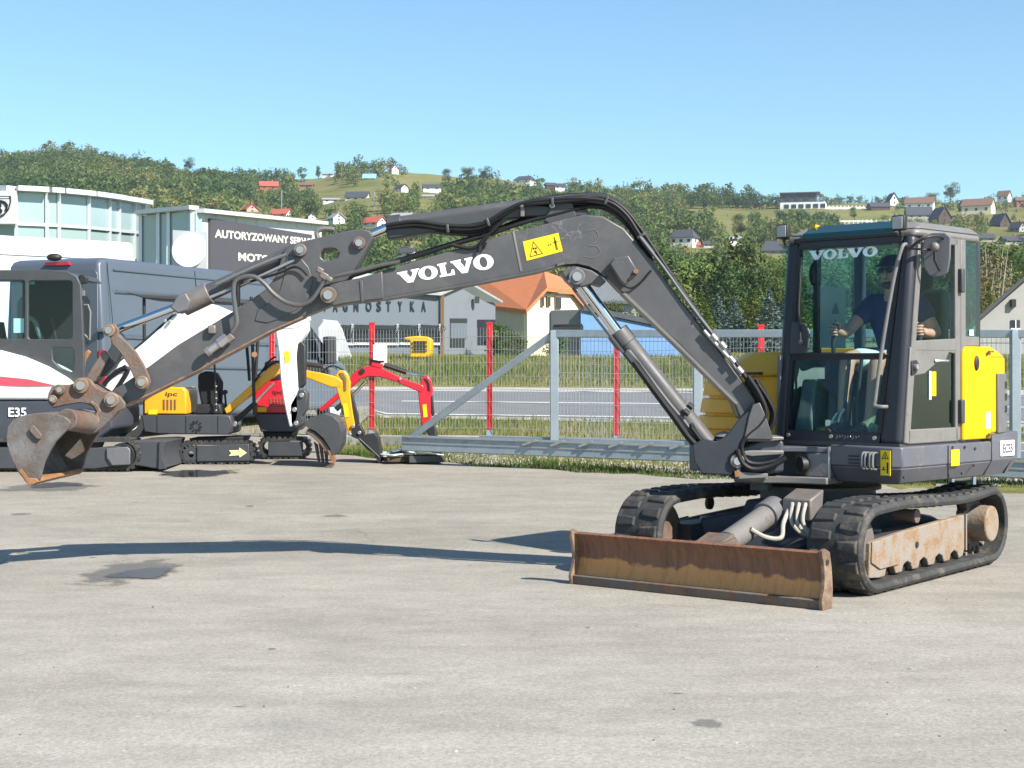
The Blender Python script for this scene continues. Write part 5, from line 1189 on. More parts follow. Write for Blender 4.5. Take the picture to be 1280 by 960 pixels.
# swing post (turned towards the boom): built in the boom plane
SD=11.18; BD=11.12
def PX(u,v,D=BD): return P(u,v,D)
c=PX(951,570,SD)
for v0,v1,r_,mm in((597,600,.17,'frame'),(555,563,.16,'frame')): pass
part(SB().cyl(PX(951,612,SD),PX(951,540,SD),.075,24),'swing_pin',M['plastic'])
def sp(pts,D,t,nm,m,bev=.008,par=None): return part(SB().pp(pts,D,t),nm,m,par,bevel=bev)
sp([(897,546),(912,541),(936,545),(980,546),(980,550),(962,552),(936,552)],BD,.16,'swing_bracket_top',M['frame'])
sp([(918,600),(925,593),(960,595),(960,600),(940,602)],BD,.18,'swing_bracket_foot',M['frame'])
sp([(913,566),(940,563),(980,563),(980,568),(940,571)],BD,.17,'swing_bracket_middle',M['frame'])
sp([(868,560),(868,577),(876,592),(914,595),(926,590),(924,565),(928,538),(942,512),(951,500),(962,530),(967,549),(944,552),(936,556),(934,586),(916,596),(900,560)],BD,.075,'swing_post',M['greylow'],.012) if 0 else None
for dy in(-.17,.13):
    part(SB().pp([(866,556),(868,577),(878,592),(914,594),(922,586),(926,566),(932,548),(938,512),(924,524),(908,545),(896,552),(880,548)],BD+dy,.02),'swing_bracket_cheek',M['castshade'],bevel=.006)
part(SB().pp([(930,549),(967,549.5),(958,522),(950,503),(941,506),(936,520)],BD-.185,.02),'swing_bracket_ear',M['grey'],bevel=.006)
part(SB().pp([(878,585),(914,590),(924,560),(966,545),(980,552),(980,590),(940,596),(878,592)],BD-.02,.10),'swing_post_body',M['skirt'],bevel=.02)
sp([(921,567),(925,565),(926,590),(960,592),(960,597),(924,599),(921,594)],BD-.2,.012,'hose_guard',M['frame'],.004)
sp([(918,589),(924,588),(925,596),(919,597)],BD-.205,.014,'rust_tab',M['rustlit'],.003)
# --- boom
BOOM=[(470,340),(480,338),(558,315),(641,290),(701,275),(730,268),(754,270),(780,285),(808,317),(842,363),(885,419),(928,475),(945,500),(949,517),(944,528),(934,530),(924,521),(916,500),(850,432),(774,363),(757,345),(740,335),(720,330),(696,332.5),(670,339.5),(589,355),(480,373.5),(470,374.5)]
mb=SB(); mb.pp(BOOM,BD,.125); bm_=part(mb,'boom',M['grey'],bevel=.012,sharp=25)
TIPF=[(408,366),(412,356),(425,352),(449,347.5),(471,341),(478,338),(480,373.5),(474,374.5),(452,377),(430,380),(416,383),(408,376)]
tipf=part(SB().pp(TIPF,BD,.142),'boom_tip',M['grey'],bevel=.010)
part(SB().pp([(449,350),(453,351),(455,377),(451,378)],BD,.148),'weld_seam',M['grey'],tipf,bevel=.004)
part(SB().pp([(640,290),(642.5,289),(653,338.5),(650,340)],BD,.129),'weld_seam',M['frame'],bm_,bevel=.003)
# lower flange strip (bare edge) along the boom underside and the curved doubler
def edge(pts,D,w_,t,nm,m,par): 
    mb=SB()
    for a,b2 in zip(pts,pts[1:]): mb.bar(P(*a,D),P(*b2,D),t,w_,up=(0,1,0))
    return part(mb,nm,m,par,flat=True)
edge([(778,367),(850,436),(918,504)],BD,.27,.020,'under_flange',M['frame'],bm_)
edge([(480,374.5),(589,356),(670,340.5),(696,333.5)],BD,.27,.014,'under_flange',M['grey'],bm_)
sp([(707,349),(702,340),(708,335),(722,333),(740,338),(752,346),(758,352),(752,357),(742,354),(730,358),(718,359)],BD,.150,'cylinder_lug',M['grey'],.008)
edge([(696,331),(708,328.5),(722,328),(736,331),(748,337),(757,345)],BD-.135,.02,.018,'stiffener',M['grey'],bm_)
def pin(u,v,D,r_,m,nm='pin',dep=.03,par=None):
    p=P(u,v,D); o=part(SB().cyl(p,p-V3(0,dep,0),r_,20),nm,m,par,bevel=.004); part(SB().cyl(p-V3(0,dep,0),p-V3(0,dep+.012,0),r_*.55,16),'bolt_head',M['steel'],o); return o
pin(721,346,BD-.15,.058,M['plasticlit']); pin(411,369,BD-.15,.058,M['bucket'],dep=.045)
for q in((712,351),(730,345),(722,336)): part(SB().cyl(P(*q,BD-.15),P(*q,BD-.165),.012,8),'bolt',M['steel'],None)
pin(921,576,BD-.19,.05,M['bucket'])
# work lamp on the boom side
sp([(762,330),(768,322),(786,319),(797,338),(782,357),(776,352)],BD-.20,.07,'boom_lamp',M['grey'],.01)
part(SB().tube([P(786,350,BD-.27),P(794,343,BD-.27),P(796,338,BD-.27)],.012,8),'lamp_bracket',M['black']); part(SB().cyl(P(795,339,BD-.27),P(795,339,BD-.29),.018,10),'lamp_bolt',M['rustlit'])
part(SB().tube([P(780,357,BD-.16),P(790,360,BD-.15),P(802,352,BD-.14),P(814,338,BD-.14)],.008,6,4),'lamp_cable',M['hose'])
# lettering and sticker on the boom
dB=BD-.1275
wl=SB(); slab_word(wl,[P(499,355.5,dB),P(619,334.5,dB),P(614.5,316,dB),P(496,341,dB)]); part(wl,'lettering',M['whitelet'],bm_,flat=True,recalc=False)
stq=[(653.5,302),(698,291),(703.5,314),(658.5,326)]
part(SB().pp(stq,BD-.1245,.0035),'warning_sticker',M['yellowsafe'],bm_,flat=True)
pr=SB(); dS=BD-.1295
def stk(u,v): a=P(*stq[0],dS);b=P(*stq[1],dS);c=P(*stq[2],dS);d=P(*stq[3],dS); return (a*(1-u)+b*u)*(1-v)+(d*(1-u)+c*u)*v
tri=[stk(.28,.10),stk(.10,.86),stk(.47,.86)]; c=(tri[0]+tri[1]+tri[2])/3; tin=[c+(p-c)*.86 for p in tri]
for k in range(3): pr.poly([tri[k],tri[(k+1)%3],tin[(k+1)%3],tin[k]])
def dot(u,v,a,b2): pr.poly([stk(u-a,v-b2),stk(u+a,v-b2),stk(u+a,v+b2),stk(u-a,v+b2)])
for d in((.25,.48,.022,.05),(.31,.50,.022,.05),(.28,.66,.03,.05),(.30,.76,.012,.05),(.66,.5,.02,.03),(.72,.5,.02,.03),(.86,.24,.016,.06),(.86,.46,.022,.14),(.845,.72,.009,.14),(.876,.72,.009,.14),(.82,.44,.02,.025),(.90,.44,.02,.025)): dot(*d)
part(pr,'sticker_print',M['ink'],bm_,flat=True,recalc=False)
# faint hand-chalked three on the boom
ch=SB(); ch.tube([P(x,y,BD-.1255) for x,y in((732,289),(742,287),(748,294),(744,303),(735,307),(746,308),(750,316),(743,322),(730,321))],.0028,5,5); part(ch,'chalk_mark',M['chalk'],bm_)
# --- arm
ARM=[(142,486),(154,480),(189,456),(221,432),(249,415),(290,390),(316,373),(333,361),(345,345),(351,324),(357,309),(372,303),(398,297),(422,291),(450,286),(462,288),(466,297),(458,312),(447,330),(440,344),(430,352),(426,366),(420,378),(408,384),(381,395),(340,413),(280,445),(247,463),(182,495),(157,506),(144,508),(137,498)]
hole=[(401,315),(405,311),(413,310.5),(420,311.5),(424,316),(422,322),(415,325),(406,326),(401,322)]
# side plates of the arm: front and back cheeks with the oval opening, body between
def holed(outline,hol,D,t):
    mb=SB(); bmx=bmesh.new()
    for y in(D-t,D+t):
        vs=[bmx.verts.new(P(u,v,D-t)+V3(0,y-(D-t),0)) for u,v in outline]; hs=[bmx.verts.new(P(u,v,D-t)+V3(0,y-(D-t),0)) for u,v in hol]
        ed=[bmx.edges.new((vs[i],vs[(i+1)%len(vs)])) for i in range(len(vs))]+[bmx.edges.new((hs[i],hs[(i+1)%len(hs)])) for i in range(len(hs))]
        bmesh.ops.triangle_fill(bmx,use_beauty=True,edges=ed)
        if y<D: A0=vs;H0=hs
        else:
            for X,Y in((A0,vs),(H0,hs)):
                for i in range(len(X)): bmx.faces.new((X[i],X[(i+1)%len(X)],Y[(i+1)%len(X)],Y[i]))
    bmx.verts.index_update()
    for v in bmx.verts: mb.av(v.co)
    for f in bmx.faces: mb.face([v.index for v in f.verts])
    bmx.free(); return mb
arm=part(holed(ARM,hole,BD,.105),'arm',M['grey'],bevel=.008,sharp=25)
# reinforced round boss on the arm side, and worn lower edge
bo=[(345+44*math.cos(R(a)),365+37*math.sin(R(a))) for a in range(0,360,12)]
part(SB().pp([(358,318),(376,322),(386,334),(391,352),(386,372),(372,386),(352,398),(334,404),(318,401),(322,388),(336,378),(350,362),(356,340)],BD-.10,.012),'arm_doubler',M['grey'],arm,bevel=.006)
edge([(157,507.5),(182,496.5),(247,464.5),(280,446.5),(340,414.5),(381,396.5)],BD,.215,.010,'worn_edge',M['rustpale'],arm)
pin(449,304,BD-.105,.045,M['rust'],dep=.03); pin(376,313,BD-.105,.045,M['bucket'],dep=.05)
part(SB().cyl(P(318,443,BD-.1),P(318,443,BD-.112),.02,10),'grease_point',M['rustlit'],arm)
part(SB().box(P(265,412,BD-.125),(.055,.04,.06)),'arm_block',M['bucket'],arm,bevel=.008)
# hydraulic coupling on the arm and its bent steel pipes
fi=part(SB().cyl(P(258,441,BD-.16),P(276,428,BD-.16),.028,14),'coupling',M['steel']); part(SB().cyl(P(274,430,BD-.16),P(284,422,BD-.16),.038,6),'nut',M['steel'],fi); part(SB().cyl(P(258,441,BD-.16),P(262,438,BD-.16),.036,14),'cap',M['frame'],fi); part(SB().box(P(287,423,BD-.16),(.06,.05,.05),Matrix.Rotation(R(-40),3,'Y')),'elbow_block',M['bucket'],fi,bevel=.006)
part(SB().tube([P(x,y,BD-.17) for x,y in((290,416),(296,404),(294,385),(292,366),(294,352),(305,346),(318,346),(330,354),(342,367),(358,378),(376,381),(390,374),(400,360),(406,349))],.0165,10,5),'bent_pipe',mat('painted_pipe',(.13,.125,.12),.3,.4,.1,8))
part(SB().tube([P(x,y,BD-.15) for x,y in((296,384),(297,370),(297,356),(302,350))],.02,8,4),'pipe_sleeve',M['hose'])
part(SB().tube([P(x,y,BD-.16) for x,y in((406,349),(424,344),(452,338),(474,332),(500,327))],.014,8,4),'bent_pipe',bpy.data.materials['painted_pipe'])
for q in((405,345,.06),(412,349,.045),(400,338,.05)): part(SB().box(P(q[0],q[1],BD-.17),(q[2],.05,q[2]*.8),Matrix.Rotation(R(30),3,'Y')),'fitting',M['bucket'],bevel=.008)
part(SB().tube([P(x,y,BD-.14) for x,y in((313,352),(350,341),(366,334),(376,336),(384,344))],.009,6,4),'grease_line',M['hose'])
part(SB().tube([P(x,y,BD-.05) for x,y in((398,300),(396,290),(404,286),(418,287))],.018,8,5),'top_hose',M['frame'])
# --- bucket cylinder (along the top of the arm)
def pcyl(a,b2,r_,D,nm,m,par=None,dy=0): return part(SB().cyl(P(*a,D)+V3(0,dy,0),P(*b2,D)+V3(0,dy,0),r_,24),nm,m,par,bevel=.006)
bc=pcyl((372,314),(238,377),.062,BD,'bucket_cylinder',M['grey']); pcyl((262,366),(228,382),.080,BD,'cylinder_head',M['bucket'],bc); pcyl((236,378),(140,414),.032,BD,'rod',M['chrome'],bc)
part(SB().pp([(212,384),(222,370),(232,366),(238,376),(234,388),(222,392)],BD-.02,.075),'head_guard',M['plasticlit'],bc,bevel=.01)
part(SB().tube([P(x,y,BD-.12) for x,y in((368,325),(330,343),(296,358),(262,372))],.011,8,3),'steel_pipe',M['steel'],bc)
part(SB().tube([P(x,y,BD-.10) for x,y in((358,318),(320,333),(270,356))],.013,8,3),'steel_pipe',M['plasticlit'],bc)
# --- bucket linkage
def link(pts,D,t,nm,m): return sp(pts,D,t,nm,m,.006)
LK=[(131,409),(136,404),(143,405),(148,412),(148,419),(158,427),(170,440),(179,455),(186,470),(188,478),(184,487),(177,489),(170,484),(168,474),(160,456),(150,441),(140,430),(137,421),(131,417)]
for dy in(-.145,.145): part(SB().pp(LK,BD+dy,.018),'link_arm',M['rust'],bevel=.006)
pin(137,413,BD-.165,.043,M['rustpale']); pin(178,478,BD-.165,.047,M['rustpale'])
part(SB().cyl(P(137,413,BD-.15),P(137,413,BD+.17),.04,16),'pivot_shaft',M['rust']); part(SB().cyl(P(178,478,BD-.15),P(178,478,BD+.17),.04,16),'pivot_shaft',M['rust'])
sp([(127,440),(131,438),(136,446),(120,476),(110,482),(102,478)],BD,.085,'tipping_link',M['bucket'],.01)
sp([(148,415),(156,425),(146,452),(130,470),(122,472),(132,444)],BD+.02,.05,'tipping_link_far',M['plastic'],.01)
# quick coupler plates
CP=[(60,492),(64,484),(71,480.5),(84,481),(92,479),(98,473),(106,471.5),(113,475),(120,484),(128,488.5),(140,490),(149,495),(156,504),(155,511),(148,514),(141,522),(134,529),(127,535),(119,541),(110,543.5),(104,542),(110,538),(116,533),(117,527),(115,521),(119,515),(116,509),(110,505),(101,503.5),(90,505),(79,507),(66,510),(59,502)]
for dy in(-.155,.13): part(SB().pp(CP,BD+dy,.022),'coupler_plate',M['rust'],bevel=.007)
part(SB().pp([(64,486),(84,483),(112,478),(150,500),(140,518),(124,530),(116,508),(98,501),(68,506)],BD,.10),'coupler_body',M['rust'],bevel=.01)
part(SB().pp([(112,503),(117,508),(121,514),(118,520),(119,527),(115,534),(121,532),(124,526),(122,519),(126,513),(121,506),(115,501)],BD-.180,.008),'coupler_rib',M['rustpale'],bevel=.004)
for q in((102,482,.055),(140,500,.052),(76,487,.035),(67,499,.03)): pin(q[0],q[1],BD-.178,q[2],M['rustpale'],'coupler_pin',.03)
# --- bucket
BN=BD-.55; BF=BD+.55
SIDE=[(7.5,545),(8.5,556),(12,568),(17,580),(24,592),(32,602),(38,607),(44,606),(48,603),(51,592),(55,577),(61,565),(69,552),(78,543),(85,536),(88,529),(86,525),(80,521),(69,517.5),(56,516),(40,517),(28,519.5),(17,524),(10,532)]
SH=[(48,603),(38,607),(32,602),(24,592),(17,580),(12,568),(8.5,556),(7.5,545),(10,532),(17,524),(28,519.5),(40,517),(56,516),(69,517.5),(80,521)]
def bw(u,v,y): q=P(u,v,BN); return V3(q.x,y,q.z)
bk=SB(); t_=.022
for y0 in(BN,BF-t_*2): bk.loft([bw(u,v,y0) for u,v in SIDE],[bw(u,v,y0+t_*2) for u,v in SIDE])
cx,cz=bw(50,555,0).x,bw(50,555,0).z
for a,b2 in zip(SH[1:],SH[2:]):
    pa,pb=bw(*a,BN+.01),bw(*b2,BN+.01); ia=V3(pa.x+(cx-pa.x)*.05,pa.y,pa.z+(cz-pa.z)*.05); ib=V3(pb.x+(cx-pb.x)*.05,pb.y,pb.z+(cz-pb.z)*.05); o=V3(0,BF-BN-.02,0)
    bk.loft([pa,pb,ib,ia],[pa+o,pb+o,ib+o,ia+o])
bu=part(bk,'bucket',M['bucketside'],bevel=.006,sharp=30)
ce=SB(); A=[bw(49,602,BN),bw(38,607.5,BN),bw(30,600,BN),bw(33,597,BN),bw(46,598,BN)]; ce.loft([q-V3(0,.012,0) for q in A],[q+V3(0,BF-BN+.012,0) for q in A]); part(ce,'cutting_edge',M['rustlit'],bu,bevel=.005)
part(SB().pp([(36,535),(41,531),(52,544),(50,549),(45,548),(37,539)],BN-.012,.014),'wear_pad',M['rust'],bu,bevel=.004)
A=[bw(24,588,BN-.014),bw(27,586,BN-.014),bw(40,603,BN-.014),bw(38,607,BN-.014)]; part(SB().loft(A,[q+V3(0,.02,0) for q in A]),'side_cutter',M['rustlit'],bu,flat=True)
part(SB().cyl(bw(97,524,BN+.30),bw(97,524,BF-.30),.085,24),'bucket_pipe',M['rust'],bu) if 0 else part(SB().cyl(P(83,524.5,BN+.04),P(116,529,BD-.1),.075,24),'bucket_tube',M['rust'],bu,bevel=.006)
part(SB().cyl(P(104,533,BD-.2),P(104,533,BD+.2),.05,16),'bucket_pin',M['rust'],bu)
for dy in(-.11,.09): part(SB().pp([(60,517),(82,521),(112,518),(119,526),(113,538),(100,541),(84,538)],BD+dy,.02),'bucket_ear',M['rust'],bu,bevel=.006)
# --- arm cylinder on top of the boom
ac=pcyl((490,282),(655,259.5),.060,BD,'arm_cylinder',M['grey']); pcyl((484,283),(502,280.5),.075,BD,'cylinder_head',M['plastic'],ac); pcyl((449,304),(489,282.5),.034,BD,'rod',M['chrome'],ac) if 0 else pcyl((452,298),(490,282),.034,BD,'rod',M['chrome'],ac)
part(SB().pp([(483,281),(500,277),(655,254),(735,262),(735,270),(700,272),(655,270),(498,297),(484,299)],BD,.085),'cylinder_guard',M['plastic'],ac,bevel=.012)
part(SB().pp([(690,252),(704,249),(716,254),(722,274),(690,282),(680,276)],BD,.10),'cylinder_mount',M['plastic'],bevel=.008)
pin(652,256,BD-.1,.02,M['steel']); pin(690,257,BD-.1,.02,M['steel'])
part(SB().box(P(653,262,BD-.1),(.03,.03,.10)),'clamp',M['frame'],bevel=.004)
# --- hoses over the boom
def hose(pts,r_,dy,m='hose'): return part(SB().tube([P(x,y,BD)+V3(0,dy,0) for x,y in pts],r_,8,5),'hose',M[m])
rh=random.Random(3)
for k in range(4):
    o=k*3.0
    hose([(484,284+o*.6),(520,279+o),(560,284+o*.9),(600,283+o),(632,266+o*.6),(655,256+o*.4),(700,251+o*.6),(735,251+o*.5),(762,256+o),(782,272+o),(798,296+o*.8),(815,318+o)],.014,-.135+.03*k,'hosegrey' if k%2 else 'hose')
for k in range(5):
    o=k*2.6
    hose([(655,258-o*.6),(690,255-o),(725,252-o),(755,250-o*.7),(778,263-o*.8),(798,287-o*.5),(815,312),(835,342-o*.4),(862,382-o*.6),(890,420-o*.5),(918,456-o*.8),(938,487-o),(948,508),(944,524),(938,540)],.0145,-.13+.055*k,'hosegrey' if k%2 else 'hose')
for k in range(3):
    o=k*3
    hose([(410,350-k),(440,346-o*.4),(480,334-o*.6),(520,322-o*.7),(560,309-o*.6),(610,295-o*.8),(650,281-o),(700,268-o),(735,260-o),(765,264-o*.8),(788,284-o*.6),(806,308-o*.5)],.015,-.09+.06*k)
hose([(566,308),(590,312),(604,304),(616,290),(632,276)],.013,-.14)
hose([(598,318),(603,303),(620,288)],.010,-.15); hose([(605,313),(608,305)],.008,-.14)
for k in range(4):                            # down the boom back into the swing post
    hose([(930,470+k*2),(944,492+k*2),(952,514+k*2),(944,530),(930,542+k*2),(922,556+k*3),(928,574+k*3),(944,578+k*3),(966,574+k*2)],.018,-.19+.03*k)
for k in range(3): hose([(946,480-k*3),(958,498-k*2),(966,516),(962,534),(948,544),(936,552+k*4)],.017,-.05+.05*k)
for k in range(3): hose([(916,560+k*2),(922,576+k*3),(936,584+k*2),(958,580+k),(976,570)],.02,-.22+.02*k)
for k in range(3):                            # over the boom cylinder foot
    hose([(861,533-k*2),(872,548),(886,566-k),(902,574-k*2),(918,578)],.017,-.16+.02*k)
part(SB().tube([P(x,y,BD-.16) for x,y in((880,413),(895,430),(912,448))],.014,8,3),'steel_pipe',M['steel'])
for q in((893,421),(904,431),(915,449),(925,462)): part(SB().cyl(P(q[0]-3,q[1]-3,BD-.17),P(q[0]+3,q[1]+4,BD-.17),.02,8),'hose_fitting',M['steel'])
part(SB().tube([P(x,y,BD-.15) for x,y in((800,296),(830,335),(862,380),(900,430),(925,470))],.011,8,3),'steel_pipe',M['plasticlit'])
for (x,y,a) in((560,287,-8),(610,279,-20),(690,254,-5),(757,252,20),(800,296,58),(838,345,55),(872,396,54),(906,442,54)): part(SB().box(P(x,y,BD-.06),(.022,.19,.062),Matrix.Rotation(R(a),3,'Y')),'hose_clamp',M['plastic'],bevel=.006)
# --- boom cylinder with its rod guard
b0=(886,558);b1=(776,420)
bcy=pcyl(b0,b1,.072,BD-.02,'boom_cylinder',M['grey']); pcyl((783,430),(771,414),.082,BD-.02,'cylinder_head',M['grey'],bcy); pcyl((774,418),(722,347),.041,BD-.02,'rod',M['chrome'],bcy)
part(SB().cyl(P(906,577,BD-.1),P(906,577,BD+.1),.05,16),'cylinder_eye',M['bucket'],bcy); part(SB().bar(P(878,548,BD),P(908,580,BD),.10,.12,up=(0,1,0)),'cylinder_foot',M['grey'],bcy,bevel=.02)
part(SB().bar(P(716,360,BD-.1),P(790,455,BD-.1),.02,.035,up=(0,1,0)),'rod_guard',M['plastic'],bcy,bevel=.004)
part(SB().pp([(784,436),(800,452),(822,484),(830,497),(822,495),(796,462),(780,442)],BD-.12,.02),'guard_plate',M['plastic'],bcy,bevel=.005)
part(SB().tube([P(x,y,BD-.12) for x,y in((786,438),(812,472),(838,506),(858,530),(872,552))],.013,8,3),'steel_pipe',M['plasticlit'],bcy)
part(SB().tube([P(x,y,BD-.14) for x,y in((792,452),(818,488),(842,520),(866,552),(896,572))],.026,8,4),'hose_sleeve',M['hose'],bcy)
for q in((862,508),(857,516)): part(SB().cyl(P(q[0]-2,q[1]-3,BD-.14),P(q[0]+4,q[1]+2,BD-.14),.022,8),'hose_fitting',M['black'],bcy)
# ------------------------------------------------------------------ cab of the excavator
YL,YR=.935,-.105; XF,XR=.415,-.68; ZB,ZT=.955,2.40; LEAN=.175
def xf(z): return XF-LEAN*max(0,(z-ZB))/(ZT-ZB)
def post(y0,y1,x0f,x1f,z0,z1,nm,m,bev=.02,par=None):
    """leaning front post: y range, depth range behind the front plane; edges along the right pillar follow its taper"""
    def yy(y,z): return y+(.085*max(0,(z-ZB))/(ZT-ZB) if .74<y<.9 else 0)
    return part(T_().loft([(xf(z0)-x0f,yy(y0,z0),z0),(xf(z0)-x0f,yy(y1,z0),z0),(xf(z0)-x1f,yy(y1,z0),z0),(xf(z0)-x1f,yy(y0,z0),z0)],[(xf(z1)-x0f,yy(y0,z1),z1),(xf(z1)-x0f,yy(y1,z1),z1),(xf(z1)-x1f,yy(y1,z1),z1),(xf(z1)-x1f,yy(y0,z1),z1)]),nm,m,par,bevel=bev,seg=3)
CAB=part(T_().box(((XF+XR)/2,(YL+YR)/2,ZB-.005),(XF-XR,YL-YR,.03)),'cab_floor',M['plastic'])
post(.765,YL,.0,.115,ZB,ZT,'front_pillar',M['pillar'],.04)
post(YR,-.005,.0,.10,ZB,ZT,'front_pillar',M['pillar'],.035)
post(-.0,.77,.004,.07,ZB,1.03,'front_sill',M['pillar'],.01)
post(-.0,.77,.004,.05,2.345,2.40,'front_header',M['pillar'],.01)
post(-.0,.77,.010,.04,1.545,1.575,'front_divider',M['black'],.004)
post(-.004,.766,.018,.024,1.03,1.546,'lower_windscreen',M['glasscab'],0); ws=post(-.004,.766,.014,.020,1.576,2.344,'windscreen',M['glasscab'],0)
gs=T_(); 
# black seals round the panes
for z0,z1,o in((1.03,1.546,.016),(1.576,2.345,.012)):
    for y,k in((-.002,0),(.762,.085)): gs.bar((xf(z0)-o,y+k*(z0-ZB)/(ZT-ZB),z0),(xf(z1)-o,y+k*(z1-ZB)/(ZT-ZB),z1),.016,.03,up=(0,1,0))
    for z in(z0,z1): gs.bar((xf(z)-o,0,z),(xf(z)-o,.76,z),.02,.016)
part(gs,'window_seal',M['black'])
# lettering on the windscreen
def wsp(y,z,o=-.004): return T_().M@V3(xf(z)-.014-o,y,z)
wl=MB(); slab_word(wl,[wsp(.085,2.258,.0),wsp(.655,2.262,.0),wsp(.655,2.330,.0),wsp(.085,2.326,.0)]); part(wl,'lettering',M['whitelet'],ws,flat=True,recalc=False)
# side frame: door with two panes, hinge side, rear quarter
def sidepoly(pts,y,th,nm,m,par=None,bev=.006): return part(T_().loft([(x,y,z) for x,z in pts],[(x,y-th,z) for x,z in pts]),nm,m,par,bevel=bev)
def side_bar(a,b2,wd,nm='door_frame',m='frame',y=.925,dep=.05,par=None,bev=.008):
    return part(T_().bar((a[0],y,a[1]),(b2[0],y,b2[1]),dep,wd,up=(0,1,0)) if 0 else T_().bar((a[0],y,a[1]),(b2[0],y,b2[1]),wd,dep,up=(0,1,0)),nm,m if not isinstance(m,str) else M[m],par,bevel=bev)
XD=-.345
sd=side_bar((XF-.075,ZB+.01),(xf(1.62)-.075,1.62),.075)
side_bar((xf(1.62)-.075,1.61),(xf(2.33)-.09,2.33),.06,par=sd); side_bar((xf(2.33)-.09,2.325),(xf(2.39)-.17,2.385),.06,par=sd); side_bar((xf(2.38)-.15,2.375),(XD,2.375),.055,par=sd)
side_bar((XD,2.40),(XD,ZB+.01),.075,par=sd); side_bar((XF-.09,ZB+.055),(XD,ZB+.055),.10,par=sd)
sidepoly([(xf(1.64)-.06,1.60),(xf(1.64)-.06,1.665),(XD,1.69),(XD,1.60)],.948,.05,'door_waist',M['frame'],sd)
sidepoly([(XF-.10,1.42),(xf(1.62)-.07,1.62),(XD+.02,1.62),(XD+.02,1.58),(XD+.12,1.59),(XD+.17,1.53),(XD+.30,1.51),(XD+.45,1.44)],.946,.045,'door_handle_panel',M['frame'],sd)
side_bar((XD-.075,2.42),(XD-.075,ZB),.07,'rear_side_post','frame')
sidepoly([(XF-.10,1.03),(XF-.10,1.61),(XD,1.61),(XD,1.03)],.930,.006,'lower_door_pane',M['glassside'],sd,0)
sidepoly([(xf(1.68)-.08,1.68),(xf(2.35)-.16,2.36),(XD,2.36),(XD,1.68)],.930,.006,'upper_door_pane',M['glassclear'],sd,0)
hd=part(T_().loft([(.30,.952,1.43),(.30,.952,1.53),(.235,.952,1.535),(.20,.952,1.50),(.24,.952,1.44)],[(.30,.962,1.43),(.30,.962,1.53),(.235,.962,1.535),(.20,.962,1.50),(.24,.962,1.44)]),'door_handle',M['black'],sd,bevel=.006)
part(T_().cyl((.265,.96,1.49),(.265,.985,1.49),.018,12),'lock',M['steel'],hd)
part(T_().tube([(-.02,.95,1.53),(-.06,.975,1.53),(-.16,.975,1.53),(-.17,.95,1.53)],.009,8),'window_catch',M['steel'],sd)
for z in(1.17,2.10): part(T_().box((XD-.02,.962,z),(.05,.04,.17)),'hinge',M['plastic'],sd,bevel=.008)
part(T_().box((XD+.31,.934,1.37),(.055,.006,.17)),'yellow_label',M['yellowsafe'],sd,flat=True); part(T_().box((XD+.36,.934,1.36),(.03,.006,.20)),'pale_label',M['alu'],sd,flat=True)
# rear quarter glass and rear frame
sidepoly([(XD-.11,1.70),(XD-.11,2.40),(XR+.01,2.40),(XR,1.70)],.928,.006,'rear_side_pane',M['glassside'],None,0)
part(T_().loft([(XD-.06,.93,1.635),(XR-.01,.93,1.635),(XR-.01,.86,1.635),(XD-.06,.86,1.635)],[(XD-.06,.93,1.71),(XR-.01,.93,1.71),(XR-.01,.86,1.71),(XD-.06,.86,1.71)]),'rear_waist',M['frame'],bevel=.01)
part(T_().box((XR+.12,.934,1.735),(.06,.004,.04)),'white_label',M['whitelet'],flat=True)
part(T_().bar((XR-.01,.915,1.62),(XR-.01,.915,2.41),.03,.03,up=(0,1,0)),'rear_corner_post',M['pillar'],bevel=.008)
part(T_().bar((XR,-.07,1.0),(XR,-.07,2.41),.07,.07,up=(0,1,0)),'rear_corner_post',M['pillar'],bevel=.01)
part(T_().box((XR+.01,.41,1.31),(.03,1.0,.66)),'rear_wall',M['trim'],bevel=.004)
part(T_().box((XR,.41,2.03),(.006,.93,.74)),'rear_window',M['glasscab'],flat=True)
# right hand side of the cab (seen through the windscreen)
part(T_().box((-.13,YR+.02,1.26),(1.0,.03,.62)),'right_side_wall',M['trim'],bevel=.004)
part(T_().box((-.16,YR+.02,1.98),(.96,.006,.80)),'right_window',M['glasscab'],flat=True)
part(T_().bar((-.12,YR+.02,1.56),(-.12,YR+.02,2.40),.05,.04,up=(0,1,0)),'right_window_bar',M['black'],flat=True)
part(T_().bar((xf(1.6)-.05,YR+.02,1.57),(XR,YR+.02,1.57),.04,.05),'right_sill',M['trim'],flat=True)
# roof with tinted front panel
rf=T_(); o=[(.215,-.10),(.215,.93),(-.66,.955),(-.70,.90),(-.70,-.08)]
o1=[(.235,-.115),(.235,.93),(.18,.955),(-.64,.955),(-.70,.90),(-.70,-.115)]
rf.loft([(x,y,2.385) for x,y in o1],[(x-(.02 if x>0 else 0),y,2.44) for x,y in o1]); rf.loft([(x-(.02 if x>0 else 0),y,2.4401) for x,y in o1],[(x-(.12 if x>0 else -.03),y-(.06 if y>.5 else -.05),2.495) for x,y in o1])
roof=part(rf,'roof',M['frame'],bevel=.025,seg=3)
part(T_().loft([(.246,.02,2.405),(.224,.02,2.452),(.10,.02,2.512),(.05,.02,2.50),(.15,.02,2.40)],[(.246,.79,2.405),(.224,.79,2.452),(.10,.79,2.512),(.05,.79,2.50),(.15,.79,2.40)]),'roof_window',M['glassteal'],roof,bevel=.006)
part(T_().box((.24,.39,2.405),(.02,.86,.025)),'roof_lip',M['black'],roof,bevel=.004)
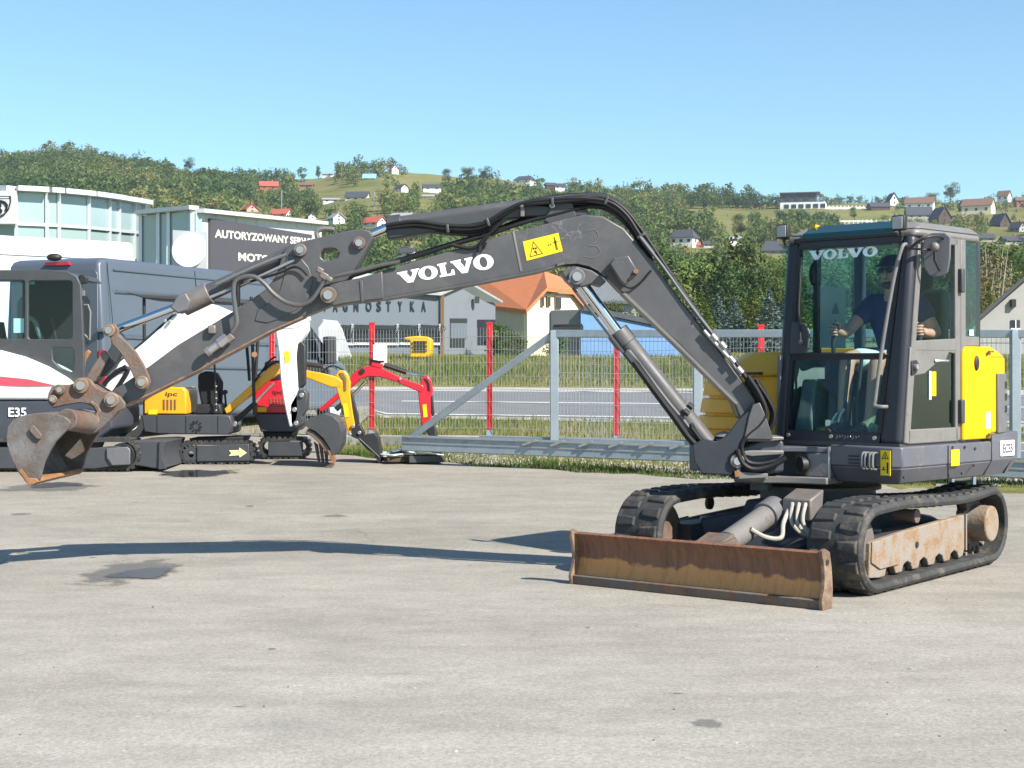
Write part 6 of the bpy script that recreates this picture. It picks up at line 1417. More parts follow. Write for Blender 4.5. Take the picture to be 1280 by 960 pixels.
# work lamps
def lamp(y,x,z):
    L_=T_().box((x,y,z),(.05,.10,.105)); lo=part(L_,'work_lamp',M['black'],bevel=.012)
    part(T_().box((x+.026,y,z),(.006,.078,.082)),'lens',M['lens'],lo,bevel=.003); part(T_().tube([(x,y,z-.05),(x-.02,y,z-.09),(x-.10,y,z-.06)],.010,6),'bracket',M['black'],lo)
lamp(-.10,.29,2.475);lamp(.855,.285,2.475)
part(T_().tube([(.25,-.08,2.43),(.29,-.10,2.42),(.29,-.10,2.44)],.012,6),'lamp_arm',M['black'])
part(T_().box((.10,.05,2.51),(.05,.03,.03)),'beacon_plug',M['yellow'],flat=True)
# hand rail along the front pillar
def fr(y,z,o=.06): return (xf(z)+o,y,z)
part(T_().tube([fr(.885,2.33,.0),fr(.88,2.30,.045),fr(.845,2.1),fr(.795,1.7),fr(.765,1.35),fr(.76,1.27),fr(.755,1.225,.055),fr(.80,1.215,.04),fr(.82,1.215,.0)],.0135,10,5),'hand_rail',M['frame'])
# wiper and its motor cover
wm=part(T_().loft([fr(.0,1.58,.002),fr(.12,1.58,.002),fr(.16,1.62,.002),fr(.16,1.74,.002),fr(.12,1.80,.002),fr(.0,1.82,.002)],[fr(.0,1.58,.02),fr(.12,1.58,.02),fr(.16,1.62,.02),fr(.16,1.74,.02),fr(.12,1.80,.02),fr(.0,1.82,.02)]),'wiper_motor_cover',M['plastic'],bevel=.01)
part(T_().tube([fr(.10,1.67,.035),fr(.06,1.90,.03),fr(.045,2.22,.02)],.008,6),'wiper_arm',M['black'],wm); part(T_().bar(fr(.075,1.72,.015),fr(.035,2.28,.015),.012,.02),'wiper_blade',M['black'],wm)
part(T_().ball(fr(.10,1.665,.03),.018,8,6),'wiper_joint',M['plasticlit'],wm)
for y in(.03,.39,.74): part(T_().cyl(fr(y,1.0,-.006),fr(y,1.0,.012),.014,10),'bolt',M['steel'])
sc=T_(); 
for k in range(9):
    y=.43+k*.022; sc.tube([fr(y,.985+.01*(k%3),.001),fr(y+.012,1.005-.008*(k%2),.001),fr(y+.004,1.01,.001)],.0022,4)
part(sc,'paint_pen_marks',M['steel'])
# mirror on a loop bracket outside the door
q=T_().M
br=part(T_().tube([(.33,.95,2.28),(.33,1.02,2.33),(.30,1.08,2.365),(.18,1.10,2.375),(.10,1.09,2.35),(.09,1.07,2.28)],.011,8,5),'mirror_bracket',M['black'])
part(T_().tube([(.32,.97,2.29),(.09,1.08,2.285)],.008,6),'bracket_bar',M['black'],br)
mp=[(0,-.17),(.05,-.155),(.085,-.09),(.10,.06),(.08,.15),(.03,.19),(-.06,.19),(-.105,.15),(-.10,-.02),(-.085,-.13),(-.05,-.165)]
ctr=V3(.14,1.05,2.245); Rm=Matrix.Rotation(R(16),3,'Z')
A=[ctr+Rm@V3(0,-p[0]*1.0,p[1]*.86) for p in mp]; B=[ctr+Rm@V3(-.045,-p[0]*.88,p[1]*.76) for p in mp]
mr=part(T_().loft(A,B),'mirror_housing',M['plasticlit'],br,bevel=.012,seg=3)
part(T_().ball(ctr+V3(.05,.02,.06),.032,12,8),'ball_joint',M['frame'],mr); part(T_().tube([ctr+V3(.05,.02,.06),ctr+V3(.05,.02,-.03),ctr+V3(.0,.03,-.10)],.010,6),'joint_arm',M['black'],mr)
# interior mirror at the left pillar
im=part(T_().ball((.17,.08,2.16),(.03,.035,.085),12,8),'inner_mirror',M['black'])
# seat, consoles, levers, pedals
st=part(T_().loft([(-.02,.25,1.36),(-.02,.70,1.36),(-.50,.70,1.36),(-.50,.25,1.36)],[(.0,.24,1.44),(.0,.71,1.44),(-.50,.71,1.46),(-.50,.24,1.46)]),'seat',M['seat'],bevel=.03)
part(T_().loft([(-.50,.22,1.44),(-.50,.74,1.44),(-.60,.74,1.44),(-.60,.22,1.44)],[(-.56,.24,2.06),(-.56,.72,2.06),(-.65,.72,2.06),(-.65,.24,2.06)]),'seat_back',M['seat'],st,bevel=.03)
part(T_().box((-.61,.475,2.13),(.07,.24,.18)),'head_rest',M['seat'],st,bevel=.03); part(T_().box((-.28,.475,1.16),(.40,.40,.40)),'seat_base',M['black'],st,bevel=.02)
for y in(.23,.78):
    cn=part(T_().box((-.10 if y<.5 else -.22,y,1.42),(.46,.11,.30)),'side_console',M['black'],bevel=.03)
    xx=.135 if y<.5 else -.11
    part(T_().tube([(xx,y,1.55),(xx+.01,y,1.66),(xx-.01,y,1.72),(xx-.02,y,1.80)],[.014,.018,.024,.020],10),'joystick',M['black'],cn)
for y in(.40,.50): part(T_().tube([(.26,y,.98),(.25,y,1.25),(.20,y,1.52),(.19,y,1.58)],.013,8),'travel_lever',M['black'])
for y in(.36,.56): part(T_().box((.30,y,1.02),(.16,.09,.02),Matrix.Rotation(R(-20),3,'Y')),'pedal',M['black'])
part(T_().loft([(.33,.0,.97),(.33,.16,.97),(-.05,.16,.97),(-.05,.0,.97)],[(.20,.0,1.40),(.20,.12,1.40),(-.05,.12,1.40),(-.05,.0,1.40)]),'instrument_column',M['trim'],bevel=.02)
part(T_().loft([(.30,.15,.975),(.36,.27,.975),(.26,.33,.975),(.22,.20,.975)],[(.27,.17,1.06),(.33,.26,1.03),(.27,.30,1.08),(.24,.2,1.05)]),'crumpled_rag',mat('yellowish_rag',(.42,.30,.10),.9,0,.2,9),bevel=.01)
for y,z in((.30,1.0),(.36,1.03)): part(T_().tube([(.30,y,.98),(.29,y+.02,z+.10),(.27,y+.05,z+.16)],.012,6,3),'grease_gun',M['steel'])
sh=part(T_().box((-.30,YR+.04,1.86),(.34,.004,.46)),'reflection_sheet',mat('pale_reflection_sheet',(.42,.50,.46),.7,0,.04,2),flat=True)  # pale sheet added in place of a house reflection in the glass
for z in(1.93,1.80): 
    w3=T_(); w3.poly([(-.38,YR+.045,z-.04),(-.28,YR+.045,z-.04),(-.33,YR+.045,z+.05)]); part(w3,'reflection_mark',M['plasticlit'],sh,flat=True,recalc=False)
# ------------------------------------------------------------------ the driver
M['skin']=mat('skin',(.52,.27,.19),.55,0,.06,12); M['shirt']=mat('navy_tshirt',(.010,.020,.085),.85,0,.1,15); M['shorts']=mat('white_shorts',(.62,.64,.62),.85,0,.06,10)
M['cap']=mat('dark_cap',(.012,.018,.035),.8,0,.1,10); M['beard']=mat('dark_beard',(.10,.058,.042),.9,0,.2,30); M['shoe']=mat('dark_shoe',(.03,.03,.032),.7,0,.1,8)
def skin_mesh(name,V,E,Rr,m,parent,sub=2):
    me=bpy.data.meshes.new(name); me.from_pydata([tuple(v) for v in V],E,[]); o=bpy.data.objects.new(name,me); COL.objects.link(o)
    md=o.modifiers.new('s','SKIN'); md.use_smooth_shade=True
    for i,r_ in enumerate(Rr):
        me.skin_vertices[0].data[i].radius=r_ if isinstance(r_,tuple) else (r_,r_)
    me.skin_vertices[0].data[0].use_root=True
    s2=o.modifiers.new('b','SUBSURF'); s2.levels=sub; s2.render_levels=sub
    dg=bpy.context.evaluated_depsgraph_get(); m2=bpy.data.meshes.new_from_object(o.evaluated_get(dg)); bpy.data.objects.remove(o)
    m2.materials.clear(); m2.materials.append(m); m2.polygons.foreach_set('use_smooth',[True]*len(m2.polygons)); m2.name=name
    return m2
PM=FT@Matrix.Translation((-.38,.42,1.44))
DR=thing('person','driver in cap, sunglasses, navy tshirt and pale shorts, hands on the levers in the cab','person',PM)
# local: x forward, y to the person's left, z up from the seat
J=dict(pel=(0,0,.10),sp=(-.02,0,.28),ch=(.0,0,.46),nk=(.01,0,.585),hd0=(.04,0,.645),hd1=(.055,0,.735),hd2=(.05,0,.81),
 ls=(.0,.19,.52),le=(-.02,.33,.28),lw=(.18,.355,.29),lh=(.235,.36,.305), rs=(.0,-.19,.52),re=(.22,-.28,.30),rw=(.42,-.20,.30),rh=(.485,-.19,.31),
 lhp=(.02,.10,.06),lk=(.49,.15,.10),la=(.57,.14,-.34),lt=(.70,.15,-.40), rhp=(.02,-.10,.06),rk=(.51,-.08,.12),ra=(.60,-.06,-.34),rt=(.73,-.07,-.40))
order=list(J); ix={k:i for i,k in enumerate(order)}
EE=[('pel','sp'),('sp','ch'),('ch','nk'),('nk','hd0'),('hd0','hd1'),('hd1','hd2'),('ch','ls'),('ls','le'),('le','lw'),('lw','lh'),('ch','rs'),('rs','re'),('re','rw'),('rw','rh'),('pel','lhp'),('lhp','lk'),('lk','la'),('la','lt'),('pel','rhp'),('rhp','rk'),('rk','ra'),('ra','rt')]
RR=dict(pel=(.11,.09),sp=(.10,.08),ch=(.10,.075),nk=.055,hd0=(.07,.072),hd1=(.085,.078),hd2=(.075,.07),ls=.060,le=.046,lw=.033,lh=(.042,.026),rs=.066,re=.046,rw=.033,rh=(.042,.026),lhp=.095,lk=.062,la=.042,lt=.040,rhp=.095,rk=.062,ra=.042,rt=.040)
body=skin_mesh('body',[J[k] for k in order],[(ix[a],ix[b2]) for a,b2 in EE],[RR[k] for k in order],M['skin'],DR)
# hands: four unequal curled fingers round the lever and a thumb, welded into the body mesh
hb=bmesh.new(); hb.from_mesh(body)
fm=MB()
for s,hk in((1,'lh'),(-1,'rh')):
    h=V3(*J[hk])
    for k,(ln,rr) in enumerate(((.070,.0095),(.078,.010),(.073,.0095),(.058,.0085))):
        y=h.y; z=h.z+.030-.020*k
        fm.tube([V3(h.x+.01,y+s*.008,z),V3(h.x+.045*ln/.075,y+s*.022,z+.002),V3(h.x+.072*ln/.075,y+s*.004,z),V3(h.x+.066*ln/.075,y-s*.026,z-.002),V3(h.x+.044*ln/.075,y-s*.034,z-.003)],[rr*1.1,rr,rr*.95,rr*.85,rr*.7],8,2)
    fm.tube([V3(h.x-.015,y-s*.012,h.z+.03),V3(h.x+.012,y-s*.032,h.z+.052),V3(h.x+.04,y-s*.036,h.z+.055),V3(h.x+.058,y-s*.026,h.z+.05)],[.0125,.0115,.010,.008],8,2)
# face: nose, ears, lips, brow on the head
H=V3(*J['hd1'])
fm.tube([H+V3(.075,0,.028),H+V3(.096,0,-.004),H+V3(.105,0,-.022),H+V3(.088,0,-.030)],[.008,.011,.014,.010],8,2)
for s in(-1,1): fm.ball(H+V3(-.005,s*.082,-.005),(.018,.009,.032),8,6)
fm.ball(H+V3(.078,0,-.058),(.014,.026,.009),10,6)
for v in fm.v: hb.verts.new(v)
hb.verts.ensure_lookup_table(); n0=len(hb.verts)-len(fm.v)
for f in fm.f: hb.faces.new([hb.verts[n0+i] for i in f]).smooth=True
hb.to_mesh(body); hb.free()
ob=bpy.data.objects.new('body',body); COL.objects.link(ob); ob.parent=DR; WM[ob.name]=PM
def cloth(nm,keys,edges,rad,m):
    im={k:i for i,k in enumerate(keys)}; me=skin_mesh(nm,[keys[k] for k in keys],[(im[a],im[b2]) for a,b2 in edges],[rad[k] for k in keys],m,DR); o=bpy.data.objects.new(nm,me); COL.objects.link(o); o.parent=DR; WM[o.name]=PM; return o
def mid(a,b2,t): return tuple(np.array(J[a])*(1-t)+np.array(J[b2])*t)
cloth('tshirt',dict(pel=(0,0,.12),sp=J['sp'],ch=J['ch'],col=(.005,0,.60),ls=J['ls'],l2=mid('ls','le',.62),rs=J['rs'],r2=mid('rs','re',.62)),[('pel','sp'),('sp','ch'),('ch','col'),('ch','ls'),('ls','l2'),('ch','rs'),('rs','r2')],dict(pel=(.165,.13),sp=(.155,.115),ch=(.178,.138),col=(.098,.09),ls=.082,l2=.076,rs=.082,r2=.076),M['shirt'])
cloth('shorts',dict(pel=(0,0,.09),lh=J['lhp'],l1=mid('lhp','lk',.5),l2=mid('lhp','lk',.86),rh=J['rhp'],r1=mid('rhp','rk',.5),r2=mid('rhp','rk',.86)),[('pel','lh'),('lh','l1'),('l1','l2'),('pel','rh'),('rh','r1'),('r1','r2')],dict(pel=(.16,.125),lh=.112,l1=.098,l2=.092,rh=.112,r1=.098,r2=.092),M['shorts'])
for s in(-1,1):
    a=J['la' if s>0 else 'ra'];sm=MB(PM); sm.tube([V3(a[0]-.06,a[1],a[2]-.055),V3(a[0]+.03,a[1],a[2]-.04),V3(a[0]+.13,a[1],a[2]-.065),V3(a[0]+.19,a[1],a[2]-.075)],[.04,.055,.045,.025],10,3); sm.build('shoe',M['shoe'],DR)
hm=MB(PM); Hc=H+V3(-.012,0,.035)
for j in range(7): pass
rows=[]
for j in range(7):
    th=R(90*j/6); rows.append([(Hc.x+.108*math.cos(th)*math.cos(a),Hc.y+.094*math.cos(th)*math.sin(a),Hc.z+.015+.088*math.sin(th)) for a in [2*math.pi*k/20 for k in range(20)]])
for A,B in zip(rows,rows[1:]):
    for k in range(20): hm.poly([A[k],A[(k+1)%20],B[(k+1)%20],B[k]])
hm.loft([(Hc.x+.085,-.07,Hc.z+.02),(Hc.x+.165,-.05,Hc.z+.005),(Hc.x+.18,0,Hc.z+.01),(Hc.x+.165,.05,Hc.z+.005),(Hc.x+.085,.07,Hc.z+.02)],[(Hc.x+.085,-.07,Hc.z+.028),(Hc.x+.165,-.05,Hc.z+.011),(Hc.x+.18,0,Hc.z+.016),(Hc.x+.165,.05,Hc.z+.011),(Hc.x+.085,.07,Hc.z+.028)])
hm.build('cap',M['cap'],DR)
gm=MB(PM)
for s in(-1,1): gm.ball(H+V3(.083,s*.034,.018),(.012,.028,.021),12,8); gm.tube([H+V3(.075,s*.064,.022),H+V3(.04,s*.086,.02),H+V3(-.01,s*.086,.012)],.005,6)
gm.tube([H+V3(.09,-.012,.024),H+V3(.094,0,.026),H+V3(.09,.012,.024)],.005,6); gm.build('sunglasses',M['ink'],DR)
bm2=MB(PM); bm2.ball(H+V3(.036,0,-.088),(.046,.052,.030),14,8); bm2.build('beard',M['beard'],DR)
hr=MB(PM); hr.ball(H+V3(-.03,0,.005),(.078,.088,.075),14,10); hr.build('hair',M['beard'],DR)
# ------------------------------------------------------------------ helpers for the machines at the back of the yard
def at3(D,dy=0): return D+dy
class K:
    """a machine seen from its side: outlines at depth D"""
    def __init__(s,name,label,D,px): s.D=D; s.t=thing(name,label,'excavator',V3((px-640)*D/FPX,D,gz(D)))
    def pl(s,pts,dy,t,nm,m,par=None,bev=.01,sharp=35): return MB().pp(pts,s.D+dy,t).build(nm,M[m] if isinstance(m,str) else m,par or s.t,bevel=bev,sharp=sharp)
    def tb(s,pts,dy,r,nm,m,par=None,n=8,sm=0): return MB().tube([P(x,y,s.D+dy) for x,y in pts],r,n,sm).build(nm,M[m],par or s.t)
    def cy(s,u,v,dy,r,dep,nm,m,par=None): p=P(u,v,s.D+dy); return MB().cyl(p,p+V3(0,dep,0),r,20).build(nm,M[m],par or s.t,bevel=.004)
    def txt(s,str_,u,v,u2,h,dy,nm,m,par=None,slant=0,tilt=0):
        D=s.D+dy; mb=MB(); a=P(u,v,D); b=P(u2,v+tilt,D); letters(mb,str_,a,b-a,(0,0,1),h*D/FPX,(b-a).length,depth=0.0,bold=.02,slant=slant); return mb.build(nm,M[m],par or s.t,flat=True)
def holed2(outline,holes,D,t):
    mb=MB(); bmx=bmesh.new(); lay=[]
    for y in(0,2*t):
        loops=[[bmx.verts.new(P(u,v,D-t)+V3(0,y,0)) for u,v in L_] for L_ in [outline]+holes]
        bmesh.ops.triangle_fill(bmx,use_beauty=True,edges=[bmx.edges.new((L_[i],L_[(i+1)%len(L_)])) for L_ in loops for i in range(len(L_))]); lay.append(loops)
    for X,Y in zip(*lay):
        for i in range(len(X)): bmx.faces.new((X[i],X[(i+1)%len(X)],Y[(i+1)%len(X)],Y[i]))
    bmx.verts.index_update()
    for v in bmx.verts: mb.av(v.co)
    for f in bmx.faces: mb.face([v.index for v in f.verts])
    bmx.free(); return mb
def rrect(x0,y0,x1,y1,r): return arc(x1-r,y1-r,r,0,90,4)+arc(x0+r,y1-r,r,90,180,4)+arc(x0+r,y0+r,r,180,270,4)+arc(x1-r,y0+r,r,270,360,4)
def crawler(k,u0,u1,v0,v1,dy,wd,lug=.02,m='track',shift=0):
    """rubber track in side view between photo columns and rows, as one belt with lugs"""
    D=k.D+dy; s=D/FPX; a=P(u0,v1,D);b=P(u1,v0,D); a.z=gz(D+.1); r_=(b.z-a.z)/2; zc=a.z+r_; L_=(b.x-a.x)-2*r_
    def loop(rr): return [(b.x-r_+rr*math.cos(R(q)),zc+rr*math.sin(R(q))) for q in range(-90,91,15)]+[(a.x+r_+rr*math.cos(R(q)),zc+rr*math.sin(R(q))) for q in range(90,271,15)]
    o,i=loop(r_-lug),loop(r_-lug-.035); mb=MB()
    R_=[[mb.av((x,y,z)) for x,z in pp_] for pp_,y in((i,D),(o,D),(o,D+wd),(i,D+wd))]
    for A,B in zip(R_,R_[1:]+R_[:1]):
        for q in range(len(o)): mb.face((A[q],A[(q+1)%len(o)],B[(q+1)%len(o)],B[q]))
    bt=mb.build('rubber_track',M[m],k.t)
    lg=MB(); per=2*L_+2*math.pi*r_; N=int(per/.075)
    for q in range(N):
        d=q*per/N
        if d<L_: x,z,an=a.x+r_+d,zc-r_+lug/2,0
        elif d<L_+math.pi*r_: an=(d-L_)/r_; x,z=b.x-r_+(r_-lug/2)*math.sin(an),zc-(r_-lug/2)*math.cos(an)
        elif d<2*L_+math.pi*r_: x,z,an=b.x-r_-(d-L_-math.pi*r_),zc+r_-lug/2,math.pi
        else: an=math.pi+(d-2*L_-math.pi*r_)/r_; x,z=a.x+r_+(r_-lug/2)*math.sin(an),zc-(r_-lug/2)*math.cos(an)
        lg.box((x,D+wd/2,z),(.04,wd,lug),Matrix.Rotation(-an,3,'Y'))
    lg.build('tread_lug',M[m],bt)['kind']='stuff'
    return a,b,r_,zc
# ------------------------------------------------------------------ white excavator at the left edge
k=K('white_excavator','white excavator with a red stripe and dark cab, cut off by the left edge',20.05,30)
N=-.62
crawler(k,-130,176,547,590.5,-.85,.32); crawler(k,-130,176,547,590.5,.5,.32)
k.pl([(-90,566),(-80,559),(118,560),(146,557.5),(160,561),(163,580),(118,586),(-80,586)],-.80,.10,'track_frame','minigrey',bev=.012)
k.pl([(133,560.5),(159,558.5),(162.5,562),(162,581),(140,582),(133,572)],-.91,.02,'cover_plate','plasticlit',bev=.01)
k.cy(152,570,-.86,.16,.2,'idler','black')
k.pl([(-120,500),(128,500),(140,510),(141,535),(120,552),(-120,552)],0,.72,'body_skirt','skirt',bev=.03)
k.txt('E35',10.5,521,33,11.5,-.735,'lettering','whitelet')
k.pl([(-120,552),(110,552),(100,575),(-120,575)],0,.45,'carbody','black')
hood=[(-130,424),(-60,430),(0,438),(30,446),(58,458),(82,472),(93,481),(95.5,489),(95,499.5),(-130,499.5)]
h=k.pl(hood,-.35,.40,'white_hood','white',bev=.035)
stp=[(-130,463),(-40,465),(0,470.5),(35,474),(70,482),(35,483),(0,481.5),(-130,480)]
k.pl(stp,-.757,.004,'red_stripe',mat('faded_red_stripe',(.58,.07,.10),.45,0,.05,3),h,bev=0)
cabo=[(-60,342),(-20,337.5),(60,337),(84,339),(96,345),(101,356),(105,440),(105,500),(90,503),(-60,500)]
holes=[rrect(-40,350.5,30.5,423.5,3),rrect(35,351,90,424,4),[(67,434),(90,435),(92.5,440),(92,464),(88,465),(74,459),(66,450),(65,437)]]
c=holed2(cabo,holes,k.D-.62,.03).build('cab_frame',M['plastic'],k.t,bevel=.012)
for h_ in holes: k.pl(h_,-.62,.006,'side_pane','glasscab' if h_[0][0]<40 or True else 'glassside',c,bev=0)
k.pl([(65,432),(91,433),(94.5,438),(94,466.5),(89,467.5),(72,461),(64.5,452),(63,436)],-.60,.02,'pane_seal','black',c,bev=0) if 0 else None
fr=holed2([(-60,342),(60,338),(96,345),(101,356),(104,500),(-60,500)],[rrect(-50,352,28,424,3),rrect(35,352,92,424,4)],k.D+.45,.03).build('cab_far_frame',M['plastic'],k.t,flat=True)
k.pl(rrect(34,349,97,428,3),.40,.02,'cab_dark_backing','seat',bev=0)  # added dark sheet standing in for the dim cab interior
k.pl([(-60,339),(60,337.5),(90,341),(99,349),(60,345),(-60,346)],-.05,.58,'cab_roof','plastic',bev=.03)
k.pl([(97,350),(101,356),(105,500),(100,500)],-.08,.5,'cab_front_frame','plastic') if 0 else None
k.tb([(100,352),(103,425),(104.5,498)],.35,.03,'front_pillar','plastic')
k.pl([(-40,420),(-10,400),(-6,424),(10,424),(8,440),(-40,440)],-.1,.25,'seat','seat',bev=.03)
k.tb([(36,397),(44,402),(50,420),(58,432)],-.2,.03,'arm_rest','frame',sm=4); k.tb([(70,425),(66,405),(64,398)],-.1,.018,'joystick','black')
k.pl([(17,398),(30,398),(30,416),(17,416)],-.585,.003,'paper_sheet','whitelet',bev=0); k.pl([(35.5,352),(43,352),(43,355.5),(35.5,355.5)],-.60,.003,'green_label',mat('green_label',(.05,.45,.25),.5,0,.05,4),bev=0)
k.tb([(105,381),(110,381),(113,390),(112,425),(106,418)],-.58,.012,'hand_rail','frame'); 
lm=k.pl([(98,344),(104,343),(109,347),(108,354),(100,355)],-.55,.04,'work_lamp','black'); k.cy(100,361,-.6,.02,.05,'bolt','steel'); k.cy(100,367,-.6,.02,.05,'bolt','steel'); k.pl([(101.5,363),(105.5,363),(105.5,370),(101.5,370)],-.6,.02,'latch','frame',bev=.003)
k.pl([(103,442),(110,437),(113,440),(106,452),(105,460),(103,458)],-.55,.03,'rusty_hook','rustlit')
# boom, arm, bucket
boom=[(112,520),(128,490),(150,452),(180,428),(216,396),(231,387),(243,381),(253,377.5),(268,381),(287,389),(320,392),(345,388),(368,386),(384,392),(386,400),(374,410),(350,412),(320,416),(287,420),(250,432),(215,455),(180,482),(150,510),(130,530)]
k.pl(boom,-.05,.13,'boom','white',bev=.015)
k.pl([(148,452),(178,426),(214,394),(222,387),(226,390),(218,400),(184,431),(154,458)],-.10,.06,'cylinder','black')
k.tb([(140,470),(150,462),(160,462),(150,480),(135,500)],-.2,.03,'hose','hose',sm=5); k.tb([(120,500),(135,474),(158,458)],-.2,.03,'hose','hose',sm=5)
for q in((206,401),(212,401.5),(217,391),(221,391)): k.cy(q[0],q[1],-.24,.02,.04,'bolt','steel')
arm=[(342,402),(352,395),(372,392),(384,396),(385,412),(380,421),(372,430),(370,445),(372,480),(373,517),(370,531),(362,534),(358,518),(354,498),(351,478),(349.5,458),(348.5,440),(345.5,420)]
k.pl(arm,-.05,.12,'arm','white',bev=.015); k.pl([(355,440),(361,438),(362.5,452),(356.5,454)],-.176,.003,'yellow_label','yellowsafe',bev=0)
k.pl([(371,430),(378,427),(382,432),(381.5,480),(376,486),(371,480)],-.05,.075,'bucket_cylinder','black',bev=.02)
k.pl([(362,506),(372,488),(380,486),(384,492),(383,512),(377,520),(380,530),(370,536),(363,530)],-.05,.12,'bucket_link','plastic',bev=.015)
for q in((377,494),(368,512),(370,529)): k.cy(q[0],q[1],-.2,.03,.04,'pin','steel')
bkt=[(379,529),(390,521),(404,517),(416,520),(424,528),(427,540),(426,555),(421,566),(415,570),(412,560),(404,548),(394,539),(385,535)]
bo=k.pl(bkt,-.33,.02,'bucket_side','plastic',bev=.006); k.pl(bkt,.27,.02,'bucket_side','plastic',bev=.006)
sh=MB(); L_=bkt[1:9]
for a,b in zip(L_,L_[1:]): A=[P(*a,k.D-.34),P(*b,k.D-.34),P(b[0]-1.6,b[1]+1,k.D-.34),P(a[0]-1.6,a[1]+1,k.D-.34)]; sh.loft(A,[q+V3(0,.62,0) for q in A])
sh.build('bucket_shell',M['plastic'],k.t,flat=True)
k.pl([(384,536),(394,541),(404,550),(413,562),(416,571),(409,568),(400,556),(390,546),(382,542)],-.02,.30,'bucket_back','rust',bev=.01)
for dy in(-.31,-.15,0,.14,.27): k.pl([(409,562),(417,566),(419.5,574),(418,581.5),(414,577)],dy,.035,'tooth','rustlit',bev=.006)
for i in range(3): k.pl([(392+i*6,552+i*2),(397+i*6,556+i*2),(400+i*5,577+i*1.5),(397+i*5,577+i*1.5)],.05,.03,'tooth','rust',bev=.005)
# blade of the white excavator, at its right
k.pl([(160,552.5),(195,551),(206,552),(203,560),(202.5,572),(207,585),(196,586),(160,580)],-.2,.62,'blade','minigrey',bev=.012); k.pl([(199,551),(207,552),(203.5,562),(203,573),(208,586),(198,587)],-.84,.012,'blade_end','minigrey',bev=.004)
# ------------------------------------------------------------------ two small excavators
def mini(D,name,label,paint,px,data):
    k=K(name,label,D,px); return k
k=K('small_excavator','small amber yellow excavator with a dark seat beside the white excavator',20.65,255)
crawler(k,222,319,551,581,-.45,.22); crawler(k,222,319,551,581,.30,.22)
k.pl([(246,558),(311,555),(312,576),(246,577)],-.43,.04,'track_frame','minigrey',bev=.008)
aw=[(286,563),(299,562.5),(299,559.5),(308.5,566),(299.5,572),(299,569),(286,570),(289,566.5)]; k.pl(aw,-.476,.004,'arrow_mark',mat('pale_yellow_mark',(.72,.72,.30),.6,0,.05,4),bev=0)
sp=MB(); c=P(239,568,k.D-.42)
for i in range(12): a=i*math.pi/6; sp.box((c.x+.11*math.cos(a),c.y,c.z+.11*math.sin(a)),(.05,.05,.03),Matrix.Rotation(-a,3,'Y'))
sp.ring(c,(0,1,0),.10,.04,.06,20); sp.build('sprocket',M['minigrey'],k.t)
for u in(262,278,294): k.cy(u,577,-.44,.035,.1,'track_roller','steel')
k.pl([(236,548),(305,546),(300,556),(240,556)],0,.3,'carbody','black')
k.pl([(176.5,519),(274,518.5),(287,519.5),(290,527),(287,541),(284,543.5),(198,542.5),(180,540)],0,.42,'frame_skirt','minigrey',bev=.015)
fan=MB(); c=P(245,533,k.D-.43)
for i in range(9):
    a=i*2*math.pi/9
    q=[c+V3(math.cos(a+da)*r_,0,math.sin(a+da)*r_) for da,r_ in((0,.035),(.12,.075),(-.2,.082),(-.25,.04))]; fan.loft(q,[x+V3(0,.012,0) for x in q])
fan.build('fan_vent',M['ink'],k.t,flat=True)
for u in(196,232,272): k.pl([(u,520),(u+.7,520),(u+.7,541),(u,541)],-.422,.003,'panel_gap','ink',bev=0)
h=k.pl([(179.5,518),(179.5,500),(182,492),(196,486.5),(211,483.5),(229,484),(232.5,489),(233,518)],-.02,.38,'engine_hood','orangey',bev=.02)
k.txt('ipc',206,497,221,7,-.402,'lettering','ink',h,.15)
vt=MB(); 
for i in range(4):
    for j in range(7): p=P(205+i*4.6,500+j*1.9,k.D-.405); vt.box(p,(.022,.008,.012))
vt.build('vent_holes',M['brownroof'],h,flat=True)['kind']='stuff'; k.pl([(185.5,512.5),(196.5,512),(196.5,518),(185.5,518)],-.405,.003,'yellow_label','yellowsafe',h,bev=0)
k.pl([(247,468),(256,464),(266,466),(272,478),(271,500),(262,515),(255,515),(250,500),(247,485)],0,.22,'seat','seat',bev=.03)
k.pl([(246,505),(275,505),(278,518),(244,518)],0,.25,'seat_base','black',bev=.02)
for u,u2 in((180,181),(314,318)): k.tb([(u,371),(u2,519)],-.36,.022,'canopy_post','black'); k.tb([(u,371),(u2,519)],.36,.022,'canopy_post','black')
k.pl([(156,365),(176,367.5),(232,370.5),(306,375),(318,378),(306,380),(232,376),(180,373),(168,369)],0,.45,'canopy','plastic',bev=.015)
k.tb([(268,452),(269,480),(270.5,514)],-.3,.014,'grab_post','black')
for v in range(5): k.cy(270,483+v*7.5,-.33,.012,.03,'bolt','steel')
for u,v in((276,492),(281,490)): k.tb([(u,v),(u+2,514)],-.05,.014,'lever','black'); k.cy(u,v,-.08,.03,.06,'knob','black')
b1=[(280,511),(287,505),(318,477),(336,459),(343,455),(352,457),(379,462.5),(400,466),(420,471),(428,477),(426,484),(414,484),(398,478),(379,470.5),(356,468),(348,468),(338,474),(310,497),(288,515),(283,517.5)]
b=k.pl(b1,-.12,.075,'boom','orangey',bev=.01); k.txt('ipc',316,480,326,6,-.20,'lettering','ink',b,.2,-8)
k.pl([(296,502),(298,500),(338,464),(336.5,461),(318,474)],-.20,.004,'shadow_strip','brown',b,bev=0) if 0 else None
k.tb([(289,531),(320,503)],-.2,.035,'boom_cylinder','black'); k.tb([(318,504),(342,479)],-.2,.018,'rod','chrome'); k.cy(293,530,-.25,.035,.05,'pin','steel'); k.cy(299,529,-.25,.025,.05,'pin','steel')
k.tb([(316,481),(336,452),(345,446)],-.24,.012,'hose','hose',sm=4); k.tb([(322,470),(345,452),(372,458)],-.22,.014,'hose','hose',sm=4)
